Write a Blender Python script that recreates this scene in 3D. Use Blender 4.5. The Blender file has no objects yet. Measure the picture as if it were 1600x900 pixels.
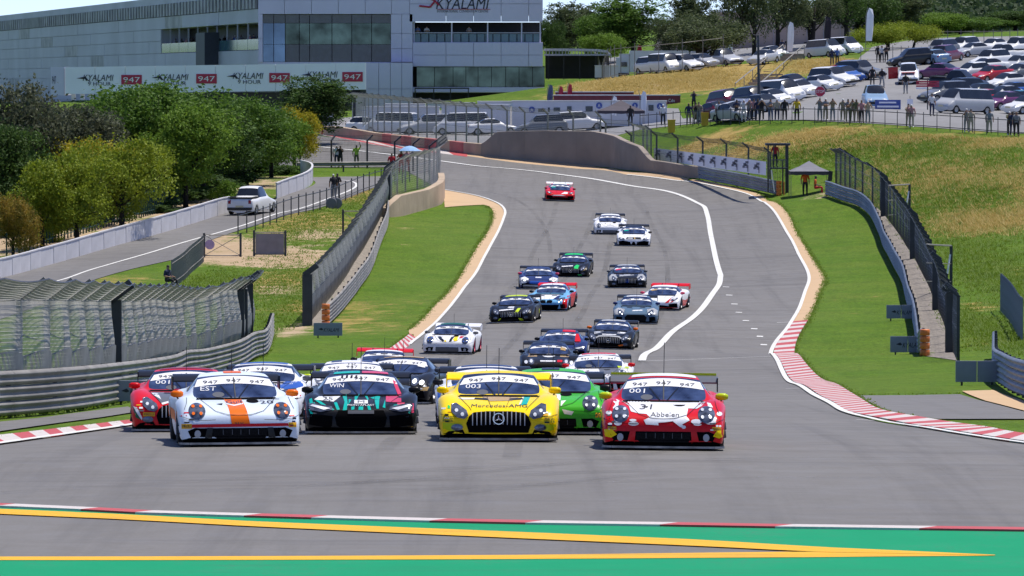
import bpy, bmesh, math, random
import numpy as np
from mathutils import Vector, Matrix, Euler
from mathutils.bvhtree import BVHTree
from mathutils.geometry import delaunay_2d_cdt, tessellate_polygon

random.seed(7); np.random.seed(7)
R = math.radians
scene = bpy.context.scene
COL = scene.collection

# ------------------------------------------------------------------ camera
FPX = 8000.0            # focal length in photo pixels (1600 wide): a long lens
ZC = 12.0               # camera height above the datum
HORIZON = 125.0         # photo row of the horizon
pitch = -math.atan((450.0 - HORIZON) / FPX)
cam_d = bpy.data.cameras.new("camera")
cam_d.sensor_width = 36.0
cam_d.lens = 36.0 * FPX / 1600.0
cam_d.clip_start = 1.0
cam_d.clip_end = 9000.0
cam = bpy.data.objects.new("camera", cam_d)
COL.objects.link(cam)
cam.location = (0, 0, ZC)
cam.rotation_euler = (math.pi / 2 + pitch, 0, 0)
scene.camera = cam

# ------------------------------------------------------------------ light
SUN_AZ = R(60.0)        # clockwise from +Y (view direction) towards +X
SUN_EL = R(70.0)
sun_vec = Vector((math.sin(SUN_AZ) * math.cos(SUN_EL), math.cos(SUN_AZ) * math.cos(SUN_EL), math.sin(SUN_EL)))
world = bpy.data.worlds.new("World")
scene.world = world
world.use_nodes = True
wn = world.node_tree
wn.nodes.clear()
w_out = wn.nodes.new("ShaderNodeOutputWorld")
w_bg = wn.nodes.new("ShaderNodeBackground")
w_sky = wn.nodes.new("ShaderNodeTexSky")
w_sky.sky_type = 'NISHITA'
w_sky.sun_disc = False
w_sky.sun_elevation = SUN_EL
w_sky.sun_rotation = SUN_AZ
w_sky.altitude = 1500
w_sky.air_density = 0.6
w_sky.dust_density = 0.4
w_sky.ozone_density = 1.0
w_bg.inputs[1].default_value = 0.145
w_tint = wn.nodes.new("ShaderNodeMix"); w_tint.data_type = 'RGBA'; w_tint.blend_type = 'MULTIPLY'
w_tint.inputs[0].default_value = 1.0; w_tint.inputs[7].default_value = (.90, .93, 1.14, 1)      # the photograph's cool daylight
wn.links.new(w_sky.outputs[0], w_tint.inputs[6]); wn.links.new(w_tint.outputs[2], w_bg.inputs[0])
wn.links.new(w_bg.outputs[0], w_out.inputs[0])
sun_d = bpy.data.lights.new("sun", 'SUN')
sun_d.energy = 4.7
sun_d.angle = R(0.55)
sun_d.color = (1.0, 0.95, 0.87)
sun = bpy.data.objects.new("sun", sun_d)
COL.objects.link(sun)
sun.rotation_euler = sun_vec.to_track_quat('Z', 'Y').to_euler()
sun.location = (60, 200, 150)

scene.view_settings.view_transform = 'Standard'
scene.view_settings.look = 'None'
scene.view_settings.exposure = 0.2
scene.view_settings.gamma = 1.0
scene.view_settings.use_curve_mapping = False
scene.render.film_transparent = False
cy = scene.cycles
cy.max_bounces = 6
cy.diffuse_bounces = 2
cy.glossy_bounces = 2
cy.transmission_bounces = 2
cy.transparent_max_bounces = 16
cy.caustics_reflective = False
cy.caustics_refractive = False
cy.use_adaptive_sampling = True
cy.adaptive_threshold = 0.02
try:
    cy.use_denoising = True
    cy.denoiser = 'OPENIMAGEDENOISE'
except Exception:
    pass

# ------------------------------------------------------------------ object helpers
def tag(o, label=None, cat=None, group=None, kind=None):
    if label: o["label"] = label
    if cat: o["category"] = cat
    if group: o["group"] = group
    if kind: o["kind"] = kind
    return o

def link(name, me, mats=None, parent=None, loc=None):
    o = bpy.data.objects.new(name, me)
    COL.objects.link(o)
    if mats is not None:
        if not isinstance(mats, (list, tuple)): mats = [mats]
        if len(me.materials) == 0:
            for m in mats: me.materials.append(m)
    if parent is not None: o.parent = parent
    if loc is not None: o.location = loc
    return o

def inst(name, me, mats, parent=None, loc=None):
    """shares mesh data; materials sit on the object"""
    o = bpy.data.objects.new(name, me)
    COL.objects.link(o)
    if not isinstance(mats, (list, tuple)): mats = [mats]
    while len(me.materials) < len(mats): me.materials.append(None)
    for i, m in enumerate(mats):
        o.material_slots[i].link = 'OBJECT'
        o.material_slots[i].material = m
    if parent is not None: o.parent = parent
    if loc is not None: o.location = loc
    return o

def empty(name, loc=(0, 0, 0), rz=0.0, label=None, cat=None, group=None):
    o = bpy.data.objects.new(name, None)
    COL.objects.link(o)
    o.empty_display_size = 0.3
    o.location = loc
    o.rotation_euler = (0, 0, rz)
    return tag(o, label, cat, group)

def copy_tree(o, parent=None):
    c = o.copy(); COL.objects.link(c)
    c.parent = parent
    for ch in list(o.children): copy_tree(ch, c)
    return c

def mesh_py(name, v, f, smooth=False):
    me = bpy.data.meshes.new(name)
    me.from_pydata([tuple(p) for p in v], [], [tuple(q) for q in f])
    if smooth:
        me.polygons.foreach_set("use_smooth", [True] * len(me.polygons))
    me.update()
    return me

class MB:
    """collects simple solids in one mesh"""
    def __init__(s): s.v = []; s.f = []; s.mi = []; s.cur = 0
    def quad(s, a, b, c, d): s.poly([a, b, c, d])
    def poly(s, pts):
        n = len(s.v); s.v += [tuple(p) for p in pts]; s.f.append(tuple(range(n, n + len(pts)))); s.mi.append(s.cur); return s
    def box(s, x0, x1, y0, y1, z0, z1, M=None):
        n = len(s.v)
        pts = [(x0,y0,z0),(x1,y0,z0),(x1,y1,z0),(x0,y1,z0),(x0,y0,z1),(x1,y0,z1),(x1,y1,z1),(x0,y1,z1)]
        if M is not None: pts = [tuple(M @ Vector(p)) for p in pts]
        s.v += pts
        for q in ((0,3,2,1),(4,5,6,7),(0,1,5,4),(1,2,6,5),(2,3,7,6),(3,0,4,7)):
            s.f.append(tuple(n + i for i in q)); s.mi.append(s.cur)
        return s
    def tube(s, pts, r, n=6, caps=True):
        pts = [Vector(p) for p in pts]
        rr = r if isinstance(r, (list, tuple)) else [r] * len(pts)
        base = len(s.v)
        up = Vector((0, 0, 1))
        for i, p in enumerate(pts):
            t = (pts[min(i + 1, len(pts) - 1)] - pts[max(i - 1, 0)])
            if t.length < 1e-9: t = Vector((0, 0, 1))
            t.normalize()
            u = t.cross(up if abs(t.z) < 0.95 else Vector((1, 0, 0))).normalized()
            w = t.cross(u)
            for k in range(n):
                a = 2 * math.pi * k / n
                s.v.append(tuple(p + (u * math.cos(a) + w * math.sin(a)) * rr[i]))
        for i in range(len(pts) - 1):
            for k in range(n):
                a = base + i * n + k; b = base + i * n + (k + 1) % n
                s.f.append((a, b, b + n, a + n)); s.mi.append(s.cur)
        if caps:
            s.f.append(tuple(base + k for k in range(n))[::-1]); s.mi.append(s.cur)
            e = base + (len(pts) - 1) * n
            s.f.append(tuple(e + k for k in range(n))); s.mi.append(s.cur)
        return s
    def prism(s, outline, y0, y1, plane='xz'):
        """outline extruded"""
        n = len(s.v); k = len(outline)
        for yy in (y0, y1):
            for (a, b) in outline:
                s.v.append((a, yy, b) if plane == 'xz' else ((yy, a, b) if plane == 'yz' else (a, b, yy)))
        s.f.append(tuple(range(n, n + k))); s.mi.append(s.cur)
        s.f.append(tuple(range(n + k, n + 2 * k))[::-1]); s.mi.append(s.cur)
        for i in range(k):
            j = (i + 1) % k
            s.f.append((n + i, n + k + i, n + k + j, n + j)); s.mi.append(s.cur)
        return s
    def lathe(s, prof, n=16, M=None):
        """prof: list of (r, h) around local z"""
        base = len(s.v)
        for (r, h) in prof:
            for k in range(n):
                a = 2 * math.pi * k / n
                p = Vector((r * math.cos(a), r * math.sin(a), h))
                s.v.append(tuple(M @ p if M is not None else p))
        for i in range(len(prof) - 1):
            for k in range(n):
                a = base + i * n + k; b = base + i * n + (k + 1) % n
                s.f.append((a, b, b + n, a + n)); s.mi.append(s.cur)
        return s
    def mesh(s, name, smooth=False, fix=True):
        me = bpy.data.meshes.new(name)
        me.from_pydata(s.v, [], s.f)
        if any(s.mi): me.polygons.foreach_set("material_index", s.mi)
        if smooth: me.polygons.foreach_set("use_smooth", [True] * len(me.polygons))
        me.update()
        if fix:
            bm = bmesh.new(); bm.from_mesh(me)
            bmesh.ops.recalc_face_normals(bm, faces=bm.faces[:])
            bm.to_mesh(me); bm.free()
        return me
    def build(s, name, mat, parent=None, loc=None, smooth=False):
        return link(name, s.mesh(name, smooth), mat, parent, loc)

# ------------------------------------------------------------------ materials
MATS = {}
def mat(name, col, rough=0.6, metal=0.0, var=0.12, vscale=2.0, bump=0.0, bscale=30.0, coat=0.0, spec=0.5, alpha=1.0, emit=0.0, col2=None, detail=4.0):
    if name in MATS: return MATS[name]
    m = bpy.data.materials.new(name); m.use_nodes = True
    nt = m.node_tree; b = nt.nodes["Principled BSDF"]
    b.inputs["Roughness"].default_value = rough
    b.inputs["Metallic"].default_value = metal
    b.inputs["Specular IOR Level"].default_value = spec
    if coat: b.inputs["Coat Weight"].default_value = coat; b.inputs["Coat Roughness"].default_value = 0.06
    if alpha < 1: b.inputs["Alpha"].default_value = alpha
    tc = nt.nodes.new("ShaderNodeTexCoord")
    nz = nt.nodes.new("ShaderNodeTexNoise")
    nz.inputs["Scale"].default_value = vscale; nz.inputs["Detail"].default_value = detail
    nt.links.new(tc.outputs["Object"], nz.inputs["Vector"])
    mx = nt.nodes.new("ShaderNodeMix"); mx.data_type = 'RGBA'
    c = Vector(col[:3])
    a = c * (1 - var); d = Vector(col2[:3]) if col2 else c * (1 + var)
    mx.inputs[6].default_value = (*a, 1); mx.inputs[7].default_value = (*d, 1)
    mr = nt.nodes.new("ShaderNodeMapRange")
    mr.inputs[1].default_value = 0.3; mr.inputs[2].default_value = 0.7
    nt.links.new(nz.outputs["Fac"], mr.inputs[0])
    nt.links.new(mr.outputs[0], mx.inputs[0])
    nt.links.new(mx.outputs[2], b.inputs["Base Color"])
    if emit:
        nt.links.new(mx.outputs[2], b.inputs["Emission Color"]); b.inputs["Emission Strength"].default_value = emit
    if bump:
        nb = nt.nodes.new("ShaderNodeTexNoise"); nb.inputs["Scale"].default_value = bscale; nb.inputs["Detail"].default_value = 3
        nt.links.new(tc.outputs["Object"], nb.inputs["Vector"])
        bp = nt.nodes.new("ShaderNodeBump"); bp.inputs["Strength"].default_value = bump; bp.inputs["Distance"].default_value = 0.05
        nt.links.new(nb.outputs["Fac"], bp.inputs["Height"])
        nt.links.new(bp.outputs[0], b.inputs["Normal"])
    MATS[name] = m
    return m

def srgb(r, g, b):
    def f(c):
        c /= 255.0
        return c / 12.92 if c <= 0.04045 else ((c + 0.055) / 1.055) ** 2.4
    return (f(r), f(g), f(b))

# ------------------------------------------------------------------ photo measurement -> world
_c, _s = math.cos(pitch), math.sin(pitch)
def ray(px, py):
    a = (px - 800.0) / FPX; b = (py - 450.0) / FPX
    dy = _c + _s * b
    return a / dy, (_s - _c * b) / dy
def at(px, py, D):
    dx, dz = ray(px, py)
    return Vector((dx * D, D, ZC + dz * D))

# surveyed ground points: image column, row, distance
SURVEY = [
 (-300,905,60),(0,900,61),(800,900,61),(1600,900,61),(1900,905,61),(0,795,71),(800,800,70.5),(1600,828,67.5),
 (0,690,89),(400,696,85),(800,694,86),(1100,700,85),(1600,690,91),(200,660,104),(800,675,97),(0,655,109),
 (1340,653,108),(800,648,116),(1500,672,99),(1300,630,130),(250,640,118),
 (800,614,154),(933,614,152),(560,618,150),(1250,603,160),(800,598,178),(620,600,174),
 (1205,552,206),(640,535,214),(800,556,203),(800,505,231),(1258,457,258),(710,472,250),(830,445,272),(1000,450,268),
 (768,382,303),(893,430,284),(990,384,306),(1230,365,317),(787,335,338),(1199,321,341),(875,313,349),(1067,284,372),(900,264,388),
 (692,297,360),(610,262,393),(720,243,405),(497,213,438),(440,262,398),(300,205,455),(100,205,470),
 (600,450,264),(540,520,232),(480,505,240),(418,558,196),(300,600,152),(330,560,185),(100,648,112),
 (250,440,270),(400,460,262),(440,400,290),(0,437,276),(395,332,330),(490,278,378),(600,282,373),(120,420,285),(-200,470,262),
 (100,385,300),(-150,400,300),(300,335,333),(450,258,402),(200,300,360),(0,300,370),
 (850,172,548),(550,185,500),(300,185,520),(0,180,560),(-200,180,600),
 (1440,555,206),(1497,565,212),(1560,604,150),(1600,655,112),(1700,680,108),(1600,615,142),(1420,480,246),(1380,380,300),(1295,308,352),(1250,306,353),
 (1510,430,266),(1590,520,212),(1590,440,258),(1600,380,285),(1480,380,296),(1450,320,325),(1550,290,326),(1590,250,345),
 (1600,214,366),(1500,208,372),(1400,201,377),(1300,195,383),(1200,193,389),(1100,197,395),(1000,205,408),
 (1200,228,375),(1100,236,385),(1400,255,350),(1300,225,372),(1000,262,392),(930,206,436),(800,206,450),(700,208,456),(600,207,466),(850,197,474),(1040,193,446),
 (1650,185,395),(1600,152,437),(1500,166,412),(1400,112,478),(1580,72,575),(1300,135,455),(1430,78,560),(1200,170,425),(1250,150,440),
 (1000,118,535),(900,132,515),(1050,163,462),(930,158,470),(1180,128,505),(1200,98,540),(1300,85,560),(1120,105,538),
 (1100,88,590),(900,110,600),(1500,52,680),
]
_pts = np.array([tuple(at(*p)) for p in SURVEY])
_anch = np.array([(-140,60,5),(-140,160,4),(-140,300,4),(-160,450,8),(140,60,6),(150,160,9),(150,280,12),(160,420,14),(160,620,20),
                  (-200,650,7),(-80,640,7.5),(-220,1000,8),(-90,800,8),(250,1000,26),(0,1000,18),(0,30,6.2),(100,30,6.5),(-100,30,5.5),(60,420,11.5),(75,520,15),
                  (0,1800,24),(-500,1800,24),(500,1800,44),(-900,300,6),(900,300,16),(0,-300,6)], float)
_P = np.vstack([_pts, _anch])
_S = 100.0
def _tps(r2):
    return np.where(r2 > 1e-12, 0.5 * r2 * np.log(np.maximum(r2, 1e-12)), 0.0)
_n = len(_P)
_xy = _P[:, :2] / _S
_K = _tps(((_xy[:, None, :] - _xy[None]) ** 2).sum(-1)) + np.eye(_n) * 0.002
_A = np.zeros((_n + 3, _n + 3)); _A[:_n, :_n] = _K
_A[:_n, _n:] = np.hstack([np.ones((_n, 1)), _xy]); _A[_n:, :_n] = _A[:_n, _n:].T
_coef = np.linalg.solve(_A, np.concatenate([_P[:, 2], np.zeros(3)]))
def terr(x, y):
    q = np.stack([np.asarray(x, float).ravel(), np.asarray(y, float).ravel()], -1) / _S
    out = np.empty(len(q))
    for i in range(0, len(q), 20000):
        k = q[i:i + 20000]
        out[i:i + 20000] = _tps(((k[:, None, :] - _xy[None]) ** 2).sum(-1)) @ _coef[:_n] + _coef[_n] + k @ _coef[_n + 1:]
    return out
def tz(x, y): return float(terr([x], [y])[0])
_DD = np.concatenate([np.arange(40, 700, 1.0), np.arange(700, 1500, 10.0)])
def G(px, py):
    """the ground point seen at a photo pixel"""
    dx, dz = ray(px, py)
    h = ZC + dz * _DD - terr(dx * _DD, _DD)
    k = np.where((h[:-1] > 0) & (h[1:] <= 0))[0]
    if len(k) == 0: D = _DD[int(np.argmin(np.abs(h)))]
    else:
        i = k[0]; D = _DD[i] + (_DD[i + 1] - _DD[i]) * h[i] / (h[i] - h[i + 1])
    return Vector((dx * D, D, tz(dx * D, D)))
def GD(px, D):
    """the ground point in image column px at distance D"""
    x = (px - 800.0) / FPX * D
    return Vector((x, D, tz(x, D)))
def normal_at(x, y, e=0.8):
    z = terr([x + e, x - e, x, x], [y, y, y + e, y - e])
    return Vector((-(z[0] - z[1]) / (2 * e), -(z[2] - z[3]) / (2 * e), 1)).normalized()

def smooth_poly(pts, step=1.0, closed=False):
    """Catmull-Rom through points, resampled"""
    P = [np.array(p[:2], float) for p in pts]
    n = len(P); out = []
    rng = range(n if closed else n - 1)
    for i in rng:
        p0 = P[(i - 1) % n] if (closed or i > 0) else P[0] * 2 - P[1]
        p1 = P[i]; p2 = P[(i + 1) % n]
        p3 = P[(i + 2) % n] if (closed or i + 2 < n) else P[-1] * 2 - P[-2]
        L = np.linalg.norm(p2 - p1); k = max(1, int(L / step))
        a = 0.5
        t1 = max(np.linalg.norm(p1 - p0), 1e-6) ** a; t2 = t1 + max(L, 1e-6) ** a; t3 = t2 + max(np.linalg.norm(p3 - p2), 1e-6) ** a
        for j in range(k):
            t = t1 + (t2 - t1) * j / k
            A1 = (t1 - t) / t1 * p0 + t / t1 * p1
            A2 = (t2 - t) / (t2 - t1) * p1 + (t - t1) / (t2 - t1) * p2
            A3 = (t3 - t) / (t3 - t2) * p2 + (t - t2) / (t3 - t2) * p3
            B1 = (t2 - t) / t2 * A1 + t / t2 * A2
            B2 = (t3 - t) / (t3 - t1) * A2 + (t - t1) / (t3 - t1) * A3
            out.append((t2 - t) / (t2 - t1) * B1 + (t - t1) / (t2 - t1) * B2)
    if not closed: out.append(P[-1])
    return [tuple(p) for p in out]
def resample(pts, n):
    P = np.array([p[:2] for p in pts], float)
    d = np.concatenate([[0], np.cumsum(np.linalg.norm(np.diff(P, axis=0), axis=1))])
    t = np.linspace(0, d[-1], n)
    return np.stack([np.interp(t, d, P[:, 0]), np.interp(t, d, P[:, 1])], -1)
def length(pts):
    P = np.array([p[:2] for p in pts], float)
    return float(np.linalg.norm(np.diff(P, axis=0), axis=1).sum())
def trace(pix, step=1.0, closed=False):
    """photo polyline -> smooth ground polyline in world metres"""
    return smooth_poly([G(*p) for p in pix], step, closed)
def trace_raw(pix): return [tuple(G(*p))[:2] for p in pix]
def inside(poly, X, Y):
    P = np.array(poly, float); c = np.zeros(len(X), bool); n = len(P); j = n - 1
    for i in range(n):
        cond = ((P[i, 1] > Y) != (P[j, 1] > Y))
        with np.errstate(divide='ignore', invalid='ignore'):
            xi = (P[j, 0] - P[i, 0]) * (Y - P[i, 1]) / (P[j, 1] - P[i, 1]) + P[i, 0]
        c ^= cond & (X < xi); j = i
    return c
def sheet(name, poly, m, dz, step=2.0, kind="structure", parent=None, label=None):
    """an area draped over the ground"""
    poly = [tuple(p[:2]) for p in poly]
    b = []
    for i in range(len(poly)):
        p, q = np.array(poly[i]), np.array(poly[(i + 1) % len(poly)])
        k = max(1, int(np.linalg.norm(q - p) / step))
        for j in range(k): b.append(tuple(p + (q - p) * j / k))
    B = np.array(b)
    xs = np.arange(B[:, 0].min(), B[:, 0].max(), step); ys = np.arange(B[:, 1].min(), B[:, 1].max(), step)
    XX, YY = np.meshgrid(xs, ys); XX = XX.ravel() + (np.random.rand(XX.size) - .5) * .2; YY = YY.ravel() + (np.random.rand(YY.size) - .5) * .2
    ins = inside(b, XX, YY)
    V = [Vector(p) for p in b] + [Vector((x, y)) for x, y in zip(XX[ins], YY[ins])]
    E = [(i, (i + 1) % len(b)) for i in range(len(b))]
    vo, _, fo, _, _, _ = delaunay_2d_cdt(V, E, [], 1, 1e-5)
    va = np.array([tuple(p) for p in vo])
    z = terr(va[:, 0], va[:, 1]) + dz
    me = mesh_py(name, np.column_stack([va, z]), fo, True)
    o = link(name, me, m, parent)
    if kind: o["kind"] = kind
    return o
def ribbon(name, L, Rr, m, dz, step=1.5, n=2, kind="structure", parent=None):
    """a draped band between two ground polylines"""
    k = max(2, int(max(length(L), length(Rr)) / step) + 1)
    A = resample(L, k); B = resample(Rr, k)
    V = []
    for i in range(k):
        for j in range(n): V.append(A[i] + (B[i] - A[i]) * j / (n - 1))
    V = np.array(V); z = terr(V[:, 0], V[:, 1]) + dz
    F = [(i * n + j, i * n + j + 1, (i + 1) * n + j + 1, (i + 1) * n + j) for i in range(k - 1) for j in range(n - 1)]
    me = mesh_py(name, np.column_stack([V, z]), F, True)
    bm = bmesh.new(); bm.from_mesh(me); bmesh.ops.recalc_face_normals(bm, faces=bm.faces[:])
    if bm.faces and sum(f.normal.z for f in bm.faces) < 0: bmesh.ops.reverse_faces(bm, faces=bm.faces[:])
    bm.to_mesh(me); bm.free()
    o = link(name, me, m, parent)
    if kind: o["kind"] = kind
    return o
def offset_line(pts, d):
    """shift a polyline sideways (positive = to the left of travel)"""
    P = np.array([p[:2] for p in pts], float)
    T = np.gradient(P, axis=0); T /= np.maximum(np.linalg.norm(T, axis=1, keepdims=True), 1e-9)
    return [tuple(p) for p in P + np.column_stack([-T[:, 1], T[:, 0]]) * d]
# ------------------------------------------------------------------ ground materials
def nd(nt, kind, **kw):
    n = nt.nodes.new(kind)
    for k, v in kw.items(): setattr(n, k, v)
    return n
def noise(nt, vec, scale, detail=4.0, rough=0.55, dist=0.0):
    n = nd(nt, "ShaderNodeTexNoise")
    n.inputs["Scale"].default_value = scale; n.inputs["Detail"].default_value = detail
    n.inputs["Roughness"].default_value = rough; n.inputs["Distortion"].default_value = dist
    nt.links.new(vec, n.inputs["Vector"]); return n.outputs["Fac"]
def maprange(nt, v, a, b, c=0.0, d=1.0):
    n = nd(nt, "ShaderNodeMapRange")
    for i, q in enumerate((a, b, c, d)): n.inputs[i + 1].default_value = q
    n.clamp = True
    nt.links.new(v, n.inputs[0]); return n.outputs[0]
def mixc(nt, fac, a, b, blend='MIX'):
    n = nd(nt, "ShaderNodeMix", data_type='RGBA', blend_type=blend)
    if isinstance(fac, (int, float)): n.inputs[0].default_value = fac
    else: nt.links.new(fac, n.inputs[0])
    for i, q in ((6, a), (7, b)):
        if isinstance(q, (tuple, list, Vector)): n.inputs[i].default_value = (*q[:3], 1)
        else: nt.links.new(q, n.inputs[i])
    return n.outputs[2]
def mathn(nt, op, a, b=None):
    n = nd(nt, "ShaderNodeMath", operation=op)
    for i, q in enumerate((a, b)):
        if q is None: continue
        if isinstance(q, (int, float)): n.inputs[i].default_value = q
        else: nt.links.new(q, n.inputs[i])
    return n.outputs[0]
def scaled(nt, vec, sx, sy, sz):
    n = nd(nt, "ShaderNodeMapping"); n.inputs["Scale"].default_value = (sx, sy, sz)
    nt.links.new(vec, n.inputs["Vector"]); return n.outputs[0]
def base_mat(name, rough=0.8, spec=0.3):
    m = bpy.data.materials.new(name); m.use_nodes = True
    nt = m.node_tree; b = nt.nodes["Principled BSDF"]
    b.inputs["Roughness"].default_value = rough; b.inputs["Specular IOR Level"].default_value = spec
    tc = nd(nt, "ShaderNodeTexCoord")
    MATS[name] = m
    return m, nt, b, tc.outputs["Object"]
def bumpn(nt, b, h, strength, dist):
    n = nd(nt, "ShaderNodeBump"); n.inputs["Strength"].default_value = strength; n.inputs["Distance"].default_value = dist
    nt.links.new(h, n.inputs["Height"]); nt.links.new(n.outputs[0], b.inputs["Normal"])

def grass_ground():
    m, nt, b, vec = base_mat("grass_ground", 0.9, 0.1)
    dry = nd(nt, "ShaderNodeAttribute", attribute_name="dry").outputs["Fac"]
    dirt = nd(nt, "ShaderNodeAttribute", attribute_name="dirt").outputs["Fac"]
    big = noise(nt, vec, 0.09, 4); mid = noise(nt, vec, 0.7, 6, 0.65); fine = noise(nt, scaled(nt, vec, 4, 2.2, 4), 1.6, 5, 0.7)
    streak = noise(nt, scaled(nt, vec, 0.08, 0.9, 0.1), 1.0, 3)
    g = mixc(nt, maprange(nt, mid, .3, .7), (.070, .135, .009), (.130, .225, .016))
    g = mixc(nt, maprange(nt, big, .4, .68, 0, .8), g, (.155, .205, .030))
    pat = noise(nt, scaled(nt, vec, 1, .45, 1), .32, 7, .72); g = mixc(nt, maprange(nt, pat, .46, .62, 0, .55), g, (.150, .215, .028)); pat2 = noise(nt, scaled(nt, vec, 1.3, .5, 1), .9, 6, .75); g = mixc(nt, maprange(nt, pat2, .50, .66, 0, .5), g, (.05, .095, .008))
    g = mixc(nt, maprange(nt, streak, .42, .66, 0, .45), g, (.07, .165, .012))
    g = mixc(nt, maprange(nt, fine, .34, .70, 0, .8), g, (.035, .065, .006))
    d = mixc(nt, maprange(nt, mid, .3, .7), (.34, .235, .07), (.46, .32, .115))
    d = mixc(nt, maprange(nt, fine, .38, .7, 0, .75), d, (.12, .105, .035))
    s = mixc(nt, maprange(nt, mid, .3, .7), (.36, .255, .155), (.46, .35, .235))
    s = mixc(nt, maprange(nt, fine, .5, .75, 0, .5), s, (.22, .17, .09))
    nf = mathn(nt, 'ADD', mathn(nt, 'MULTIPLY', mathn(nt, 'SUBTRACT', mid, .5), 1.3), mathn(nt, 'MULTIPLY', mathn(nt, 'SUBTRACT', fine, .5), 1.2))
    nf = mathn(nt, 'ADD', nf, mathn(nt, 'MULTIPLY', mathn(nt, 'SUBTRACT', big, .5), 1.0))
    fd = maprange(nt, mathn(nt, 'ADD', dry, nf), .36, .66)
    fs = maprange(nt, mathn(nt, 'ADD', dirt, nf), .40, .62)
    c = mixc(nt, fd, g, d); c = mixc(nt, fs, c, s)
    nt.links.new(c, b.inputs["Base Color"])
    bumpn(nt, b, fine, 0.5, 0.12)
    return m

def asphalt(name, c0, c1, streaks=0.5, groove=False):
    m, nt, b, vec = base_mat(name, 0.8, 0.2)
    big = noise(nt, vec, 0.06, 4, .6); mid = noise(nt, vec, 1.2, 5, .6); fine = noise(nt, vec, 22, 3, .6)
    c = mixc(nt, maprange(nt, big, .35, .65), c0, c1)
    c = mixc(nt, maprange(nt, mid, .35, .7, 0, .35), c, tuple(q * .82 for q in c0))
    c = mixc(nt, maprange(nt, fine, .45, .75, 0, .30), c, tuple(q * 1.3 for q in c1))
    if groove:
        # rubber laid along the racing line
        st = noise(nt, scaled(nt, vec, 1.1, .035, .1), 1.0, 5, .7, .4)
        st2 = noise(nt, scaled(nt, vec, .05, .7, .1), 1.0, 6, .7, .6)
        c = mixc(nt, maprange(nt, st, .50, .78, 0, .55 * streaks), c, tuple(q * .55 for q in c0))
        c = mixc(nt, maprange(nt, st2, .52, .70, 0, .55 * streaks), c, tuple(q * .55 for q in c0))
    nt.links.new(c, b.inputs["Base Color"])
    r = maprange(nt, mid, .3, .7, .62, .8); nt.links.new(r, b.inputs["Roughness"])
    bumpn(nt, b, fine, 0.25, 0.01)
    return m

def paint(name, col, wear=0.35, scale=1.6, rough=0.55):
    m, nt, b, vec = base_mat(name, rough, 0.15)
    a = noise(nt, vec, scale, 6, .7); f = noise(nt, scaled(nt, vec, 9, 9, 9), 1.0, 4, .7)
    c = mixc(nt, maprange(nt, a, .3, .7), tuple(q * .9 for q in col), col)
    w = mathn(nt, 'MULTIPLY', maprange(nt, a, .48, .72), maprange(nt, f, .42, .68))
    c = mixc(nt, mathn(nt, 'MULTIPLY', w, wear), c, (.11, .108, .11))
    gr = noise(nt, vec, 26, 3, .7); c = mixc(nt, maprange(nt, gr, .42, .7, 0, .30), c, tuple(q * .5 + .03 for q in col))
    sk = noise(nt, scaled(nt, vec, .12, 1.3, .1), 1.0, 5, .7, .5); c = mixc(nt, maprange(nt, sk, .56, .76, 0, .38 if wear > .2 else 0), c, (.06, .058, .058))
    nt.links.new(c, b.inputs["Base Color"])
    return m

M_ground = grass_ground()
M_track = asphalt("track_asphalt", (.150, .142, .135), (.176, .167, .158), 1.0, True)
M_road = asphalt("road_asphalt", (.145, .139, .137), (.175, .168, .163), .6, True)
M_lot = asphalt("lot_asphalt", (.19, .188, .19), (.25, .245, .245), .4, False)
M_apron = paint("sand_concrete", (.55, .385, .235), .25, .5, .85)
M_wline = paint("white_line_paint", (.74, .73, .70), .45)
M_yel = paint("yellow_line_paint", (.80, .42, .012), .25)
M_green = paint("green_runoff_paint", (.0, .27, .115), .5, .5, .75)
M_kred = paint("red_kerb_paint", (.50, .085, .085), .6)
M_kwhite = paint("white_kerb_paint", (.62, .56, .53), .7)
M_gravel = mat("pale_gravel", (.24, .21, .18), .95, var=.35, vscale=6, bump=.6, bscale=14)

# ------------------------------------------------------------------ ground sheet
def axis(parts):
    out = []
    for a, b, s in parts: out += list(np.arange(a, b, s))
    return np.array(out + [parts[-1][1]])
gx = np.concatenate([-np.geomspace(3200, 90, 16), axis([(-84, 84, 2.0)]), np.geomspace(90, 3200, 16)])
gy = np.concatenate([axis([(-200, 36, 24), (36, 470, 2.0), (472, 640, 4.0), (644, 1000, 20)]), np.geomspace(1050, 6500, 14)])
GX, GY = np.meshgrid(gx, gy)
gz = terr(GX.ravel(), GY.ravel())
# far country: settle on rolling ground with a wooded ridge to the right
far = np.clip((GY.ravel() - 700) / 500, 0, 1); far2 = np.clip((np.abs(GX.ravel()) - 200) / 300, 0, 1)
fz = 13 + 0.012 * np.clip(GY.ravel() - 700, 0, 3000) + 10 * np.clip((GX.ravel() - 60) / 200, -0.6, 1.5)
wgt = np.maximum(far, far2); gz = gz * (1 - wgt) + fz * wgt
V = np.column_stack([GX.ravel(), GY.ravel(), gz])
nx, ny = len(gx), len(gy)
F = [(j * nx + i, j * nx + i + 1, (j + 1) * nx + i + 1, (j + 1) * nx + i) for j in range(ny - 1) for i in range(nx - 1)]
gme = mesh_py("ground", V, F, True)
def blobs(lst):
    a = np.zeros(len(V))
    for (px, py, rx, ry, w) in lst:
        c = G(px, py); sx = max(1.0, abs(G(px + rx, py).x - c.x))
        sy = max(2.0, abs(G(px, py - ry).y - G(px, py + ry).y) * .5)
        a = np.maximum(a, w * np.exp(-(((V[:, 0] - c.x) / sx) ** 2 + ((V[:, 1] - c.y) / sy) ** 2)))
    return a
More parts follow.
